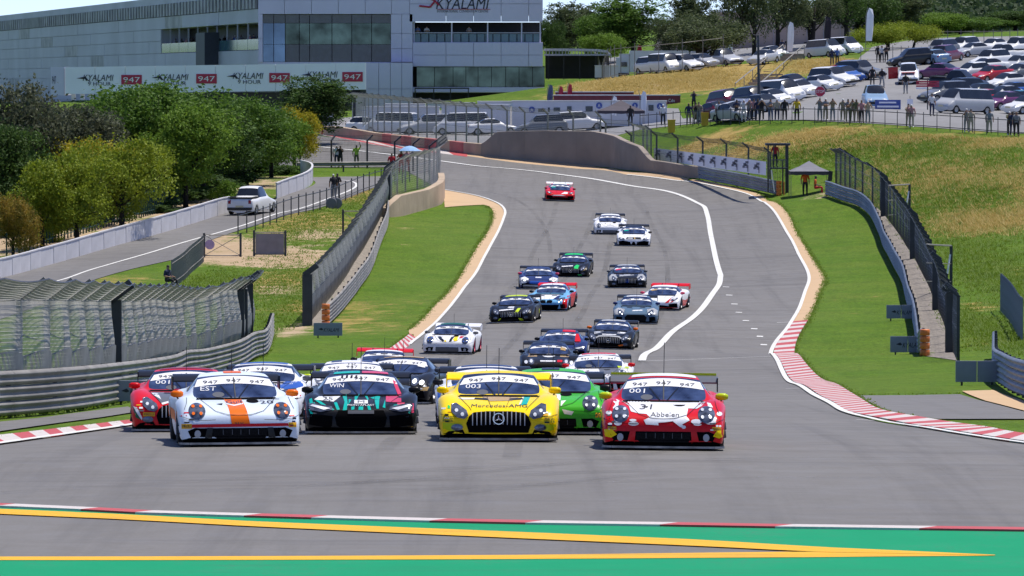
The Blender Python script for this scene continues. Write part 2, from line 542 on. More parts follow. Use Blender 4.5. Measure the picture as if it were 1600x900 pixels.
dryv = blobs([(1470,280,110,18,.62),(1545,345,100,18,.85),(1600,290,40,26,.5),(1240,216,160,14,.9),(1120,218,90,14,.9),(1560,222,120,9,.72),(1400,216,200,8,.66),(1390,258,90,14,.5),
              (1540,478,40,14,.7),(1535,545,30,14,.6),(1590,420,40,20,.6),(1430,335,40,22,.6),(1300,250,60,14,.5),
              (480,350,90,30,.75),(560,300,60,20,.7),(440,440,80,30,.72),(470,480,50,20,.7),(540,500,20,25,.5),(620,505,30,40,.42),
              (980,135,130,18,1.0),(1130,118,130,22,.95),(1290,100,70,12,.9),(1180,150,60,10,.85),
              (700,470,30,40,.35),(1330,460,40,60,.28),(1500,590,60,8,.4),(180,440,60,10,.6)])
dirtv = blobs([(420,402,130,18,1.1),(300,400,90,10,1.0),(440,455,60,14,.68),(500,365,70,14,.72),(350,385,80,16,.9),(330,372,50,10,.85),(470,388,50,8,.7),(440,520,40,14,.75),(410,330,40,6,.6),(1290,302,40,5,.9),
               (560,270,30,3,.3),(30,375,260,30,.95),(250,320,160,30,.9),(120,350,160,40,.9),(400,285,80,16,.7),(1010,135,60,8,.55)])
for nm, arr in (("dry", dryv), ("dirt", dirtv)):
    at_ = gme.attributes.new(nm, 'FLOAT', 'POINT'); at_.data.foreach_set("value", arr.astype(np.float32))
ground = link("ground", gme, M_ground); ground["kind"] = "structure"

# ------------------------------------------------------------------ traced edges
R_LINE = [(1253,420),(1265,437),(1258,457),(1233,510),(1206,548),(1217,570),(1253,607),(1297,633),(1340,653),(1413,668),(1513,684),(1600,697),(1800,724)]
R_LINE_UP = [(980,274),(1067,284),(1122,293),(1177,308),(1199,321),(1215,339),(1230,365),(1247,397),(1264,433)]
TOP_EDGE = [(300,203),(440,208),(497,213),(560,220),(640,231),(720,243),(800,254),(900,264),(980,274)]
L_LINE = [(692,297),(737,305),(770,315),(782,321),(789,330),(787,342),(768,382),(752,412),(736,438),(710,472),(688,498),(662,522),(640,540),(560,586),(480,624),(300,654),(205,668),(0,698),(-250,734)]
INNER = [(300,258),(440,262),(560,262),(612,262),(640,270)]
track_poly = trace_raw([(-300,960),(1950,960),(1950,745)]) + trace(list(reversed(R_LINE)), 2)[0:-1] \
    + trace(list(reversed(R_LINE_UP)), 2)[0:-1] + trace(list(reversed(TOP_EDGE)), 2) + trace(INNER, 2) + trace(L_LINE, 2)
track = sheet("race_track", track_poly, M_track, 0.04, 2.0)

# white edge lines
def line(name, pix, w, dz=0.072, step=1.0, m=None, parent=track):
    c = trace(pix, step)
    return ribbon(name, offset_line(c, w / 2), offset_line(c, -w / 2), m or M_wline, dz, step, 2, None, parent)
line("edge_line", R_LINE_UP + R_LINE[2:], .17)
line("edge_line", L_LINE[:13], .16)
line("edge_line", [(480,624),(300,654),(205,668),(0,698),(-250,734)], .22)
line("pit_exit_line", [(486,229),(563,237),(683,252),(750,261),(800,265),(875,274),(950,285),(1025,297),(1070,309),(1095,321),(1105,337),(1110,365),(1117,400),(1126,432)], .30)
line("pit_exit_line", [(1126,432),(1122,449),(1080,500),(1044,527),(1008,556),(1003,566)], .30)
for (x, y) in [(1134,450),(1139,463),(1147,477),(1154,490),(1165,503),(1178,516),(1187,528),(1193,541)]:
    a = G(x - 5, y); b = G(x + 5, y + .4)
    ribbon("dash_mark", [a, b], [a + Vector((.05, .55, 0)), b + Vector((.05, .55, 0))], M_wline, .055, .5, 2, None, track)
for pq in ([(1000,566.5),(1100,563),(1205,559)], [(1228,610),(1256,609)], [(1338,660),(1372,661)], [(1214,506),(1236,505)], [(660,561),(700,560)]):
    c = trace(pq, .6); ribbon("grid_mark", c, [(p[0], p[1] + .16) for p in c], M_wline, .055, .6, 2, None, track)

# run-off paint in front of the camera
KT = [(-250,783),(0,792),(70,795),(140,798),(225,803),(395,808),(500,811),(685,816),(835,819),(1045,822),(1225,825),(1450,828),(1600,830),(1900,834)]
KB = [(x, y + 6.4) for x, y in KT]
YA_T = [(-300,789),(0,801),(200,810),(400,821),(800,837),(1100,850),(1275,861),(1555,873.6)]
YA_B = [(-300,795),(0,809),(200,818),(400,829),(800,847),(1100,860),(1275,869),(1555,874.4)]
YB_T = [(-300,877),(0,876),(800,873.5),(1275,868),(1400,869.5)]
YB_B = [(-300,882.5),(0,881.5),(800,880),(1275,877),(1555,874.6)]
green_poly = trace_raw(KB) + trace_raw([(1950,836),(1950,960),(-300,960)]) + trace_raw([(-300,880),(0,879),(800,877),(1275,871)]) + trace_raw([(1255,864),(1100,854.5),(800,842),(400,825),(200,814),(0,805),(-250,795)])
sheet("green_runoff", green_poly, M_green, .047, 1.0, None, track)
ribbon("yellow_line", trace_raw(YA_T), trace_raw(YA_B), M_yel, .055, .7, 3, None, track)
ribbon("yellow_line", trace_raw(YB_T), trace_raw(YB_B), M_yel, .052, .7, 3, None, track)

# tyre marks
def mark_mat():
    m, nt, b, vec = base_mat("rubber_mark", .8, .2); b.inputs["Base Color"].default_value = (.03, .03, .032, 1)
    a = noise(nt, scaled(nt, vec, .25, .25, .25), 1.0, 5, .7); f = noise(nt, vec, 9, 3, .7)
    nt.links.new(mathn(nt, 'MULTIPLY', maprange(nt, a, .38, .68, .0, .26), maprange(nt, f, .25, .6)), b.inputs["Alpha"]); return m
M_mark = mark_mat()
for pq, w in (([(1700,742),(1300,736),(900,744),(500,764),(100,785)], .28), ([(1700,757),(1250,752),(850,762),(420,784)], .24), ([(1650,722),(1200,722),(760,735),(300,758),(0,776)], .22),
              ([(930,330),(905,390),(850,470),(780,560),(700,640),(600,710)], .30), ([(960,330),(950,400),(915,480),(870,560),(820,650),(800,720)], .30), ([(1010,330),(1040,400),(1040,470),(1000,560),(1000,650)], .26),
              ([(1150,690),(1000,716),(700,748),(350,775)], .2), ([(880,290),(860,350),(800,450),(735,540),(660,620)], .3), ([(1100,740),(900,757),(700,780)], .35), ([(760,300),(830,330),(860,400),(830,480)], .25)):
    c = trace(pq, 1.0); ribbon("tyre_mark", offset_line(c, w / 2), offset_line(c, -w / 2), M_mark, .066, 1.0, 2, None, track)
# ------------------------------------------------------------------ kerbs (each painted block is a piece)
def kerb(name, inner, outer, block, h_in, h_out, flip=0, cuts=None):
    root = empty(name, (0, 0, 0)); root["kind"] = "structure"
    if cuts is None:
        n = max(2, int(length(inner) / block)); A = resample(inner, n * 3 + 1); B = resample(outer, n * 3 + 1)
    else:
        n = len(cuts) - 1; A = []; B = []
        for i in range(n):
            for j in range(3):
                f = j / 3
                A.append(cuts[i][0] + (cuts[i + 1][0] - cuts[i][0]) * f); B.append(cuts[i][1] + (cuts[i + 1][1] - cuts[i][1]) * f)
        A.append(cuts[n][0]); B.append(cuts[n][1]); A = np.array(A); B = np.array(B)
    for i in range(n):
        v = []; f = []
        for j in range(4):
            a, b = A[i * 3 + j], B[i * 3 + j]
            za, zb = tz(*a), tz(*b)
            v += [(a[0], a[1], za - .05), (a[0], a[1], za + h_in), (b[0], b[1], zb + h_out), (b[0], b[1], zb - .05)]
        for j in range(3):
            k = j * 4
            for q in range(3): f.append((k + q, k + q + 1, k + q + 5, k + q + 4))
        f += [(0, 1, 2, 3), (12, 15, 14, 13)]
        me = mesh_py("kerb_block", v, f)
        bm = bmesh.new(); bm.from_mesh(me); bmesh.ops.recalc_face_normals(bm, faces=bm.faces[:])
        # open bottom: make sure the top looks up
        if sum(q.normal.z for q in bm.faces) < 0: bmesh.ops.reverse_faces(bm, faces=bm.faces[:])
        bm.to_mesh(me); bm.free()
        link("kerb_block", me, M_kred if (i + flip) % 2 == 0 else M_kwhite, root)
    return root
rk_in = trace([(1237,504),(1210,547),(1221,569),(1256,604),(1300,630),(1342,650),(1413,664.5),(1513,680.5),(1600,693.5),(1800,720)], .8)
rk_out = trace([(1262,503),(1242,545),(1253,563),(1287,597),(1330,618),(1397,650),(1460,661),(1513,669),(1600,684),(1800,708)], .8)
kerb("kerb_right", rk_in, rk_out, 1.3, .06, .09)
lk_in = trace([(652,531),(640,541),(560,587),(480,625)], .8)
lk_out = trace([(640,524),(622,538),(540,581),(462,618)], .8)
kerb("kerb_left", lk_in, lk_out, 1.3, .06, .09)
nk_in = trace([(215,667),(100,682),(0,697),(-200,727)], .8); nk_out = trace([(205,662),(100,675),(0,687),(-200,712)], .8)
kerb("kerb_near_left", nk_in, nk_out, 1.3, .06, .09)
def xcut(x, pl):
    return np.interp(x, [p[0] for p in pl], [p[1] for p in pl])
cuts = [(np.array(G(x + 14, xcut(x + 14, KT))[:2]), np.array(G(x - 14, xcut(x - 14, KB))[:2])) for x in (-230,-100,10,140,225,395,500,685,835,1045,1225,1450,1640,1800)]
kerb("kerb_near", None, None, 1.7, .055, .075, 1, cuts)
tk_in = trace([(440,212),(497,216.5),(560,223.5),(640,235),(730,246)], 1); tk_out = trace([(440,206),(497,211.5),(560,218),(640,229),(730,241)], 1)
kerb("kerb_far", tk_in, tk_out, 2.6, .05, .08)

# tan concrete aprons
ap = sheet("apron_right", trace([(1074,279),(1133,289.5),(1188,305),(1216,319),(1234,339),(1237,345),(1255,380),(1277,415),(1289,437),(1280,460),(1262,503)], 1.0)
      + trace([(1238,503),(1260,455),(1266,436),(1248,397),(1231,365),(1216,339),(1200,321),(1178,308),(1122,293),(1074,284.6)], 1.0), M_apron, .035, 1.6)
sheet("apron_far", trace([(730,238),(800,248.5),(925,260),(980,268.5),(1050,274),(1074,279)], 1.0) + trace([(1074,285),(980,274.2),(900,264.2),(800,254.2),(730,245)], 1.0), M_apron, .035, 1.5)
sheet("apron_left", trace([(692,297),(737,305),(770,315),(782,321),(789,330),(787,342),(768,382),(752,412),(736,438),(710,472),(688,498),(662,522),(652,531)], 1.0)
      + trace([(640,524),(640,516),(670,489),(696,462),(720,430),(748,382),(760,365),(770,337),(767,326),(755,320.5),(725,322),(695,324.5)], 1.0), M_apron, .035, 1.4)
# side road joining on the right, with its own sand strip
sheet("side_road", trace_raw([(1338,619.5),(1420,619),(1500,617.5),(1530,627),(1600,645),(1760,668),(1700,676),(1600,656.5),(1470,656.5),(1405,654)]), M_road, .03, 1.5)
sheet("apron_side", trace_raw([(1503,612.5),(1552,611),(1600,628),(1750,656),(1760,668),(1600,643.5),(1540,628)]), M_apron, .034, 1.2)
sheet("path_left", trace_raw([(-250,672),(0,661),(60,655),(200,637),(215,645),(120,659),(0,676),(-250,702)]), M_road, .03, 1.5)
# service road on the left
SR_FAR = [(-220,470),(0,433),(100,407),(200,379),(300,350),(360,333),(430,312),(487,291),(492,284),(470,278)]
SR_NEAR = [(-220,540),(0,500),(80,470),(150,437),(210,420),(300,398),(320,380),(420,346),(500,325),(560,303),(600,288),(612,277),(600,276)]
service = sheet("service_road", trace(SR_FAR, 1.5) + trace_raw([(530,276.5)]) + trace(list(reversed(SR_NEAR)), 1.5), M_road, .03, 2.0)
line("centre_line", [(-150,486),(0,452),(75,443),(150,420),(250,391),(350,362),(440,333),(500,316),(545,299),(557,290),(548,284),(520,281)], .18, .045, 1.0, M_wline, service)
# car park
lot_poly = trace_raw([(1085,192),(1180,160),(1230,128),(1290,112),(1340,96),(1362,74),(1450,60),(1900,55),(1900,230),(1600,209),(1500,203),(1400,196),(1300,190.5),(1200,188.5),(1130,189.5)])
lot = sheet("car_park", lot_poly, M_lot, .03, 3.0)
sheet("upper_lot", trace_raw([(880,113),(1000,112),(1120,101),(1230,88),(1330,78),(1330,64),(1100,74),(880,98)]), M_lot, .03, 4.0)
sheet("paddock_yard", trace_raw([(470,205),(560,213),(760,226),(930,222),(1000,203),(1060,196),(1100,192),(1060,170),(960,163),(850,164),(700,172),(600,178),(470,190)]), M_lot, .03, 3.0)
# ------------------------------------------------------------------ barriers, fences, walls
M_zinc = mat("galvanised_steel", (.23, .215, .195), .65, .15, var=.28, vscale=.8)
M_zinc_b = mat("weathered_blue_steel", (.17, .20, .26), .6, .15, var=.25, vscale=.8)
M_post = mat("dark_steel_post", (.045, .048, .055), .5, .3, var=.2)
M_wire = mat("zinc_wire", (.44, .42, .36), .6, .1, var=.2)
M_wire_d = mat("dark_wire", (.10, .105, .11), .5, .4, var=.2)
M_cable = mat("steel_cable", (.07, .07, .075), .5, .5, var=.2)
M_conc = mat("tan_concrete", (.40, .305, .215), .9, var=.16, vscale=.6, bump=.2, bscale=8)
M_conc_g = mat("grey_concrete", (.27, .225, .19), .9, var=.14, vscale=.5, bump=.2, bscale=8)
M_conc_r = mat("faded_red_wall_paint", (.40, .12, .105), .85, var=.3, vscale=.7)
M_orange = mat("orange_paint", (.62, .17, .03), .5, var=.15)
M_white = mat("white_paint", (.78, .78, .78), .5, var=.05)
M_wwall = mat("white_wall_boards", (.56, .55, .57), .6, var=.10, vscale=.8)
M_board = mat("grey_blue_board", (.25, .27, .36), .6, var=.12, vscale=1.5)
M_black = mat("black_plastic", (.015, .015, .017), .5, var=.2)
M_ink = mat("dark_ink", (.02, .022, .04), .6, var=.05)

def path3(pts, step):
    n = max(2, int(round(length(pts) / step)) + 1)
    P = resample(pts, n); z = terr(P[:, 0], P[:, 1])
    return np.column_stack([P, z])
W_PROF = [(0, 0), (.035, .02), (.08, .06), (.085, .085), (.035, .125), (.02, .155), (.035, .185), (.085, .225), (.08, .25), (.035, .29), (0, .31)]
def armco(name, label, pts, side, rails=3, gap=.06, seg=4.0, m=None, lean=0.0, end=None, lift=.07):
    """side=+1: faces the left of travel"""
    m = m or M_zinc
    root = empty(name, (*pts[0][:2], tz(*pts[0][:2])), 0, label, "barrier")
    inv = Vector((-root.location.x, -root.location.y, -root.location.z))
    P = path3(pts, 1.0); T = np.gradient(P[:, :2], axis=0); T /= np.linalg.norm(T, axis=1, keepdims=True)
    N = np.column_stack([-T[:, 1], T[:, 0]]) * side
    k = int(round(seg))
    for i0 in range(0, len(P) - 1, k):
        i1 = min(i0 + k, len(P) - 1)
        for r in range(rails):
            v = []; f = []; n = len(W_PROF); zb = lift + r * (.31 + gap * .2)
            for i in range(i0, i1 + 1):
                e = .006 * (1 if i == i0 else 0)
                for (d, h) in W_PROF:
                    dd = .06 + d + e
                    v.append((P[i, 0] + N[i, 0] * dd + inv.x, P[i, 1] + N[i, 1] * dd + inv.y, P[i, 2] + zb + h + inv.z))
            for i in range(i1 - i0):
                for j in range(n - 1): f.append((i * n + j, i * n + j + 1, (i + 1) * n + j + 1, (i + 1) * n + j))
            me = mesh_py("rail", v, f, True); link("rail", me, m, root)
        pm = MB(); a = P[i0]
        pm.box(a[0] - .05 + inv.x, a[0] + .05 + inv.x, a[1] - .05 + inv.y, a[1] + .05 + inv.y, a[2] - .1 + inv.z, a[2] + lift + rails * .32 + inv.z)
        pm.build("post", M_post, root)
    if end:
        a = P[0 if end == 'start' else -1]
        pm = MB()
        for q in range(4):
            z0 = a[2] + .03 + q * .26
            pm.lathe([(0, 0), (.17, 0), (.19, .02), (.19, .21), (.17, .235), (0, .235)], 14, Matrix.Translation((a[0] + inv.x, a[1] + inv.y, z0 + inv.z)))
        pm.build("end_marker", M_orange, root, smooth=True)
    return root

# --- catch fence bay: real wire
def bay_mesh(L, H, arm, ws, wr, bulge, fine_=False, hs=.1):
    """x along, +y towards the track, z up"""
    mb = MB()
    def prof(t):                     # t in metres up the fence -> (y, z)
        if t <= H: return (0.0, t)
        a = t - H; return (a * .80, H + a * .60)
    TT = H + arm
    def pt(x, t):
        y, z = prof(t)
        bl = bulge * math.sin(math.pi * min(max(x / L, 0), 1)) * math.sin(math.pi * min(max(t / H, 0), 1)) if t < H else 0
        sag = -0.10 * arm * math.sin(math.pi * min(max(x / L, 0), 1)) if t > H else 0
        return (x, y + bl, z + sag)
    nv = int(L / ws); nh = int(TT / hs)
    tv = [H * i / 5 for i in range(6)] + [TT]
    xs = [L * i / 8 for i in range(9)]
    def strand(P, r):
        n = len(mb.v)
        for p in P:
            mb.v += [(p[0] + r, p[1], p[2] + r * .6), (p[0] - r, p[1], p[2] + r * .6), (p[0], p[1] + r, p[2] - r)]
        for i in range(len(P) - 1):
            for k in range(3):
                a = n + i * 3 + k; b = n + i * 3 + (k + 1) % 3
                mb.f.append((a, b, b + 3, a + 3)); mb.mi.append(mb.cur)
    for i in range(nv + 1): strand([pt(i * ws, t) for t in tv], wr)
    for j in range(1, nh + 1): strand([pt(x, j * hs) for x in xs], wr)
    mb.cur = 1
    for t, sg in ((1.25, .14), (1.75, -.16), (H, -.05), (TT, 0)):
        strand([(lambda p: (p[0], p[1], p[2] + (sg if fine_ else 0) * math.sin(math.pi * x / L)))(pt(x, t)) for x in xs], .016 if fine_ else .012)
    if fine_:
        mb.cur = 0                     # a second net hung on the lower half
        for i in range(int(L / .05) + 1):
            x = i * .05; tp = 1.25 + .14 * math.sin(math.pi * min(1, x / L))
            strand([(q[0], q[1] + .03, q[2]) for q in (pt(x, t) for t in (0, tp * .33, tp * .66, tp))], wr)
    return mb.mesh("mesh_panel", False, False)
def post_mesh(H, arm, r=.05, brace=False):
    mb = MB()
    mb.box(-r, r, -r - .06, r - .06 + (.2 if brace else 0), -.2, H)
    c = math.hypot(.8, .6)
    M = Matrix.Translation((0, -.06, H)) @ Matrix.Rotation(-math.atan2(.8, .6), 4, 'X')
    mb.box(-r, r, -r, r, -.06, arm * c, M)
    return mb.mesh("post")
BAY = {}
def catch_fence(name, label, pts, side, H=2.4, arm=.72, L=4.0, fine=True, m=None, heavy=(), z_off=0.0, post_r=.05, offset=0.0):
    root = empty(name, (*pts[0][:2], tz(*pts[0][:2])), 0, label, "fence")
    inv = -Vector(root.location)
    P = path3(pts, L)
    key = (H, arm, fine, round(L, 1))
    if key not in BAY:
        BAY[key] = (bay_mesh(L, H, arm, .045 if fine else .125, .0066 if fine else .0058, 0.22 if fine else .05, fine, hs=.08 if fine else .15), post_mesh(H, arm, post_r), post_mesh(H, arm, .13, True))
    bm_, pm_, hm_ = BAY[key]
    for i in range(len(P)):
        p = Vector(P[i]); p.z += z_off
        q = Vector(P[min(i + 1, len(P) - 1)]) if i < len(P) - 1 else p + (p - Vector(P[i - 1]) - Vector((0, 0, z_off)))
        if i < len(P) - 1: q.z += z_off
        d = q - p; ang = math.atan2(d.y, d.x)
        o = inst("post", hm_ if i in heavy else pm_, M_post if (i in heavy or m is not None) else M_zinc, root); o.location = p + inv
        o.rotation_euler = (0, 0, ang if side > 0 else ang + math.pi)
        if i < len(P) - 1:
            hl = math.hypot(d.x, d.y); sl = math.atan2(d.z, hl)
            b = inst("mesh_panel", bm_, [m or M_wire, M_cable], root)
            if side > 0:
                b.location = p + inv; b.rotation_euler = (0, -sl, ang)
            else:
                b.location = q + inv; b.rotation_euler = (0, sl, ang + math.pi)
            b.scale = (math.hypot(hl, d.z) / L, 1, 1)
    return root

# near left barrier and its fence
LB = trace([(-220,682),(0,655),(60,650),(125,642),(200,628),(270,610),(330,590),(380,572),(408,558),(418,545),(424,524)], 1.0)
armco("crash_barrier", "curving grey steel barrier below the tall wire fence at the left edge", LB, -1, 3, m=M_zinc)
LF = smooth_poly([p for p in offset_line(resample(LB, 60), .9)][2:-3], 1.0)
catch_fence("catch_fence", "tall sagging wire mesh fence along the left edge of the track", LF, -1, 2.55, .75, heavy=(9, 24, 25, 28))
# infield fence and barrier further up on the left
LB2 = trace([(509,510),(536,482),(560,450),(578,422),(590,388),(602,358),(605,337)], 1.0)
armco("crash_barrier", "ribbed steel barrier with orange end running up beside the left lawn", LB2, -1, 3, m=M_zinc, end='start')
LF2 = trace([(479,509),(505,478),(530,446),(550,415),(568,388),(590,348),(603,320)], 1.0)
catch_fence("catch_fence", "long wire mesh fence climbing beside the left lawn to the concrete wall", LF2, -1, fine=True, heavy=(0,))
sheet("gravel_strip", [tuple(p) for p in resample(LB2, 40)] + [tuple(p) for p in resample(LF2, 40)[::-1]], M_gravel, .02, 1.5)
LF3 = trace([(604,319),(630,302),(655,296),(676,288),(688,277),(684,268)], 1.0)
catch_fence("catch_fence", "wire mesh fence on the bend behind the tan concrete wall", LF3, -1, fine=False, heavy=(0,))
# right barrier and fence
RB = trace([(1292,306),(1320,316),(1340,322),(1360,337),(1375,365),(1384,390),(1398,416),(1411,440),(1419,470),(1430,505),(1445,557)], 1.0)
armco("crash_barrier", "snaking blue grey barrier with orange end below the grassy right bank", RB, -1, 3, m=M_zinc_b, end='end')
RF = trace([(1305,293),(1340,308),(1372,326),(1391,348),(1412,378),(1432,410),(1450,445),(1464,482),(1479,522),(1495,564)], 1.0)
catch_fence("catch_fence", "dark wire mesh fence descending along the grassy right bank", RF, -1, fine=False, m=M_wire_d, heavy=(8, 18, 28, 37, 38), arm=.5)
sheet("gravel_strip", [tuple(p) for p in resample(RB, 50)] + [tuple(p) for p in resample(RF, 50)[::-1]] , M_gravel, .02, 1.5)
# near right
NB = trace([(1556,560),(1560,598),(1575,609),(1600,622),(1660,645),(1760,678)], 1.0)
armco("crash_barrier", "curved end of a grey steel barrier at the right edge", NB, -1, 3, m=M_zinc_b, seg=3)
NF = [(18.8, 176), (16.9, 158), (16.2, 140), (16.2, 120), (16.6, 105)]
catch_fence("catch_fence", "dark leaning wire fence at the far right edge behind the barrier", smooth_poly(NF, 1.0), -1, 2.9, .75, fine=True, m=M_wire_d)
# barrier left of the marshal tower
FB = trace([(1093,280),(1120,286),(1150,291.5),(1190,300),(1217,306)], 1.0)
armco("crash_barrier", "straight blue grey barrier below the white banner fence", FB, -1, 3, m=M_zinc_b, end='end')
FF = trace([(985,264),(1020,264),(1060,270),(1110,276),(1160,284),(1202,294)], 1.0)
catch_fence("catch_fence", "wire fence carrying a white printed banner above the right wall", FF, -1, 2.5, .6, fine=False, m=M_wire_d)
UF = trace([(530,207),(560,211),(640,222),(720,233),(760,238),(800,243),(870,249),(920,253)], 1.0)
catch_fence("catch_fence", "long wire fence on top of the wall before the paddock buildings", offset_line(UF, 1.2), -1, 2.9, .7, L=3.0, fine=False, heavy=(3,), z_off=.35)
UF2 = trace([(925,252),(960,255),(985,263)], 1.0)
catch_fence("catch_fence", "short sloping wire fence behind the curved grey wall end", offset_line(UF2, 1.5), -1, 2.4, .6, L=3.0, fine=False, z_off=.2)
# inner fence on the far bend (spectator fence)
IF = trace([(430,260),(500,262),(560,262),(612,264),(645,268),(672,272)], 1.0)
catch_fence("catch_fence", "fence of bent dark posts on the far bend where photographers stand", IF, 1, 2.1, .7, L=3.2, fine=False, m=M_wire_d)

# --- concrete walls
def wall(name, label, rows, thick, mats, seg_m, m_of=None, cap=None):
    """rows: (px, base_row, top_row) along the wall as seen; real heights follow"""
    base = [G(x, b) for x, b, t in rows]
    hts = [(b - t) / (FPX / g.y) for (x, b, t), g in zip(rows, base)]
    path = smooth_poly(base, .5); d0 = np.cumsum([0] + [math.dist(base[i][:2], base[i + 1][:2]) for i in range(len(base) - 1)])
    Lh = length(path); n = int(Lh / .5)
    P = resample(path, n + 1); z = terr(P[:, 0], P[:, 1]); H = np.interp(np.linspace(0, d0[-1], n + 1), d0, hts)
    T = np.gradient(P, axis=0); T /= np.linalg.norm(T, axis=1, keepdims=True); N = np.column_stack([-T[:, 1], T[:, 0]])
    root = empty(name, (P[0][0], P[0][1], z[0]), 0, label, "wall"); iv = -Vector(root.location)
    k = max(1, int(seg_m / .5)); idx = 0
    for i0 in range(0, n, k):
        i1 = min(i0 + k, n); v = []; f = []
        for i in range(i0, i1 + 1):
            a = P[i].copy(); b = P[i] + N[i] * thick
            if i == i0 and i0 > 0: a = a + T[i] * .012; b = b + T[i] * .012
            v += [(a[0], a[1], z[i] - .3), (a[0], a[1], z[i] + H[i] - .03), (a[0] + N[i, 0] * .03, a[1] + N[i, 1] * .03, z[i] + H[i]),
                  (b[0] - N[i, 0] * .03, b[1] - N[i, 1] * .03, z[i] + H[i]), (b[0], b[1], z[i] + H[i] - .03), (b[0], b[1], z[i] - .3)]
        v = [tuple(Vector(p) + iv) for p in v]
        for i in range(i1 - i0):
            for q in range(5): f.append((i * 6 + q, i * 6 + q + 1, (i + 1) * 6 + q + 1, (i + 1) * 6 + q))
        f += [tuple(range(6)), tuple((i1 - i0) * 6 + q for q in range(5, -1, -1))]
        me = mesh_py("wall_panel", v, f)
        bm = bmesh.new(); bm.from_mesh(me); bmesh.ops.recalc_face_normals(bm, faces=bm.faces[:]); bm.to_mesh(me); bm.free()
        mid = P[(i0 + i1) // 2]
        link("wall_panel", me, m_of(idx, mid) if m_of else mats, root); idx += 1
    return root
def proj_x(p): return 800 + FPX * p[0] / p[1]
def far_wall_mat(i, p):
    x = proj_x(p)
    if x > 745: return M_conc_g
    if 600 < x < 745 and i % 2 == 0: return M_conc_r
    return M_conc
wall("concrete_wall", "long grey concrete wall with a raised curved top along the outer bend",
     [(500,211,197),(531,214.5,198.5),(560,218.5,203),(582,221,207),(640,230,213),(668,233,216),(720,240,222),(752,243.5,224.5),(759,244,220),(775,246,206),(850,253,204),(925,260,205),(950,262.5,210),(972,265,219),(997,267.5,229),(1015,269.5,250),(1050,274,255),(1091,279.5,260)],
     .45, M_conc, 3.0, far_wall_mat)
wall("concrete_wall", "low tan concrete wall with a sloped end at the tip of the left lawn",
     [(606,340,325),(614,339.5,316),(627,338,305),(650,332,300),(672,325.5,295),(687,320.5,287),(692,317,284),(695,309,278),(694,299,270)],
     .45, M_conc, 2.2)
# white board wall along the service road
SW = trace([(-150,472),(0,435),(60,419),(100,408),(200,379),(300,350),(358,333)], 1.0)
def board_wall(name, label, pts, h, seg, m, side=1):
    P = path3(pts, seg); root = empty(name, tuple(P[0]), 0, label, "wall"); iv = -Vector(root.location)
    for i in range(len(P) - 1):
        a, b = Vector(P[i]), Vector(P[i + 1]); d = b - a; ang = math.atan2(d.y, d.x); L = math.hypot(d.x, d.y); sl = math.atan2(d.z, L)
        mb = MB(); mb.box(.03, L - .03, -.04 - .012 * (i % 2), .04, -.1, h)
        o = mb.build("wall_panel", m, root); o.location = a + iv; o.rotation_euler = (0, -sl, ang)
        mb = MB(); mb.box(.0, L, -.075, .075, h, h + .07)
        c = mb.build("top_rail", m, root); c.location = a + iv; c.rotation_euler = (0, -sl, ang)
    return root
board_wall("white_wall", "long white boarded wall beside the service road under the trees", SW, 1.02, 2.2, M_wwall)
SW2 = trace([(432,311),(450,304),(470,297),(482,291),(488,284),(484,277),(470,273)], 1.0)
board_wall("white_wall", "short curved white wall at the service road bend behind the pickup", SW2, 1.05, 1.6, M_wwall)
# guard rail on posts at the far bend
GR = trace([(465,269),(520,268.5),(580,268),(609,267.5)], 1.0)
gr = empty("guard_rail", (GR[0][0], GR[0][1], tz(*GR[0])), 0, "low steel guard rail on posts across the end of the service road", "guard rail")
Pq = path3(GR, 3.4); iv = -Vector(gr.location)
for i in range(len(Pq)):
    mb = MB(); p = Vector(Pq[i]) + iv; mb.box(p.x - .06, p.x + .06, p.y - .06, p.y + .06, p.z - .2, p.z + .75); mb.build("post", M_post, gr)
    if i < len(Pq) - 1:
        q = Vector(Pq[i + 1]) + iv; mb = MB()
        for (d, h) in zip(W_PROF[:-1], W_PROF[1:]):
            mb.quad((p.x, p.y - .07 - d[0], p.z + .45 + d[1]), (q.x, q.y - .07 - d[0], q.z + .45 + d[1]), (q.x, q.y - .07 - h[0], q.z + .45 + h[1]), (p.x, p.y - .07 - h[0], p.z + .45 + h[1]))
        mb.build("rail", M_zinc, gr, smooth=True)
# ------------------------------------------------------------------ race cars
M_glass = mat("painted_reflection_windscreen", (.012, .022, .070), .09, 0, var=.4, vscale=3.5, spec=.55, col2=(.055, .085, .19))  # navy base and paler blotches are sky reflections painted into the glass
M_sideglass = mat("dark_side_glass", (.012, .014, .02), .12, 0, var=.2, spec=.6)
M_carbon = mat("carbon_fibre", (.010, .010, .012), .4, 0, var=.3, vscale=8, spec=.2)
M_under = mat("intake_black", (.003, .003, .004), .9, 0, var=.2, spec=.05)  # on flat intake patches the near-black stands in for the shade inside
M_tyre = mat("tyre_rubber", (.018, .018, .019), .85, 0, var=.2)
M_rim = mat("dark_alloy", (.10, .10, .11), .35, .8, var=.1)
M_chrome = mat("chrome", (.75, .76, .78), .2, .9, var=.05)
M_lens = mat("headlamp_glass", (.10, .115, .16), .1, .3, var=.6, vscale=9)
M_led = mat("led_reflector", (.80, .82, .85), .25, .3, var=.05)
M_lamp = mat("lit_headlamp", (.9, .95, 1.0), .3, 0, var=.02, emit=2.2)
M_mesh = mat("grille_mesh", (.008, .008, .009), .7, .2, var=.5, vscale=40, spec=.1)
M_lip = mat("scuffed_splitter_edge", (.30, .29, .28), .6, .2, var=.4, vscale=5)

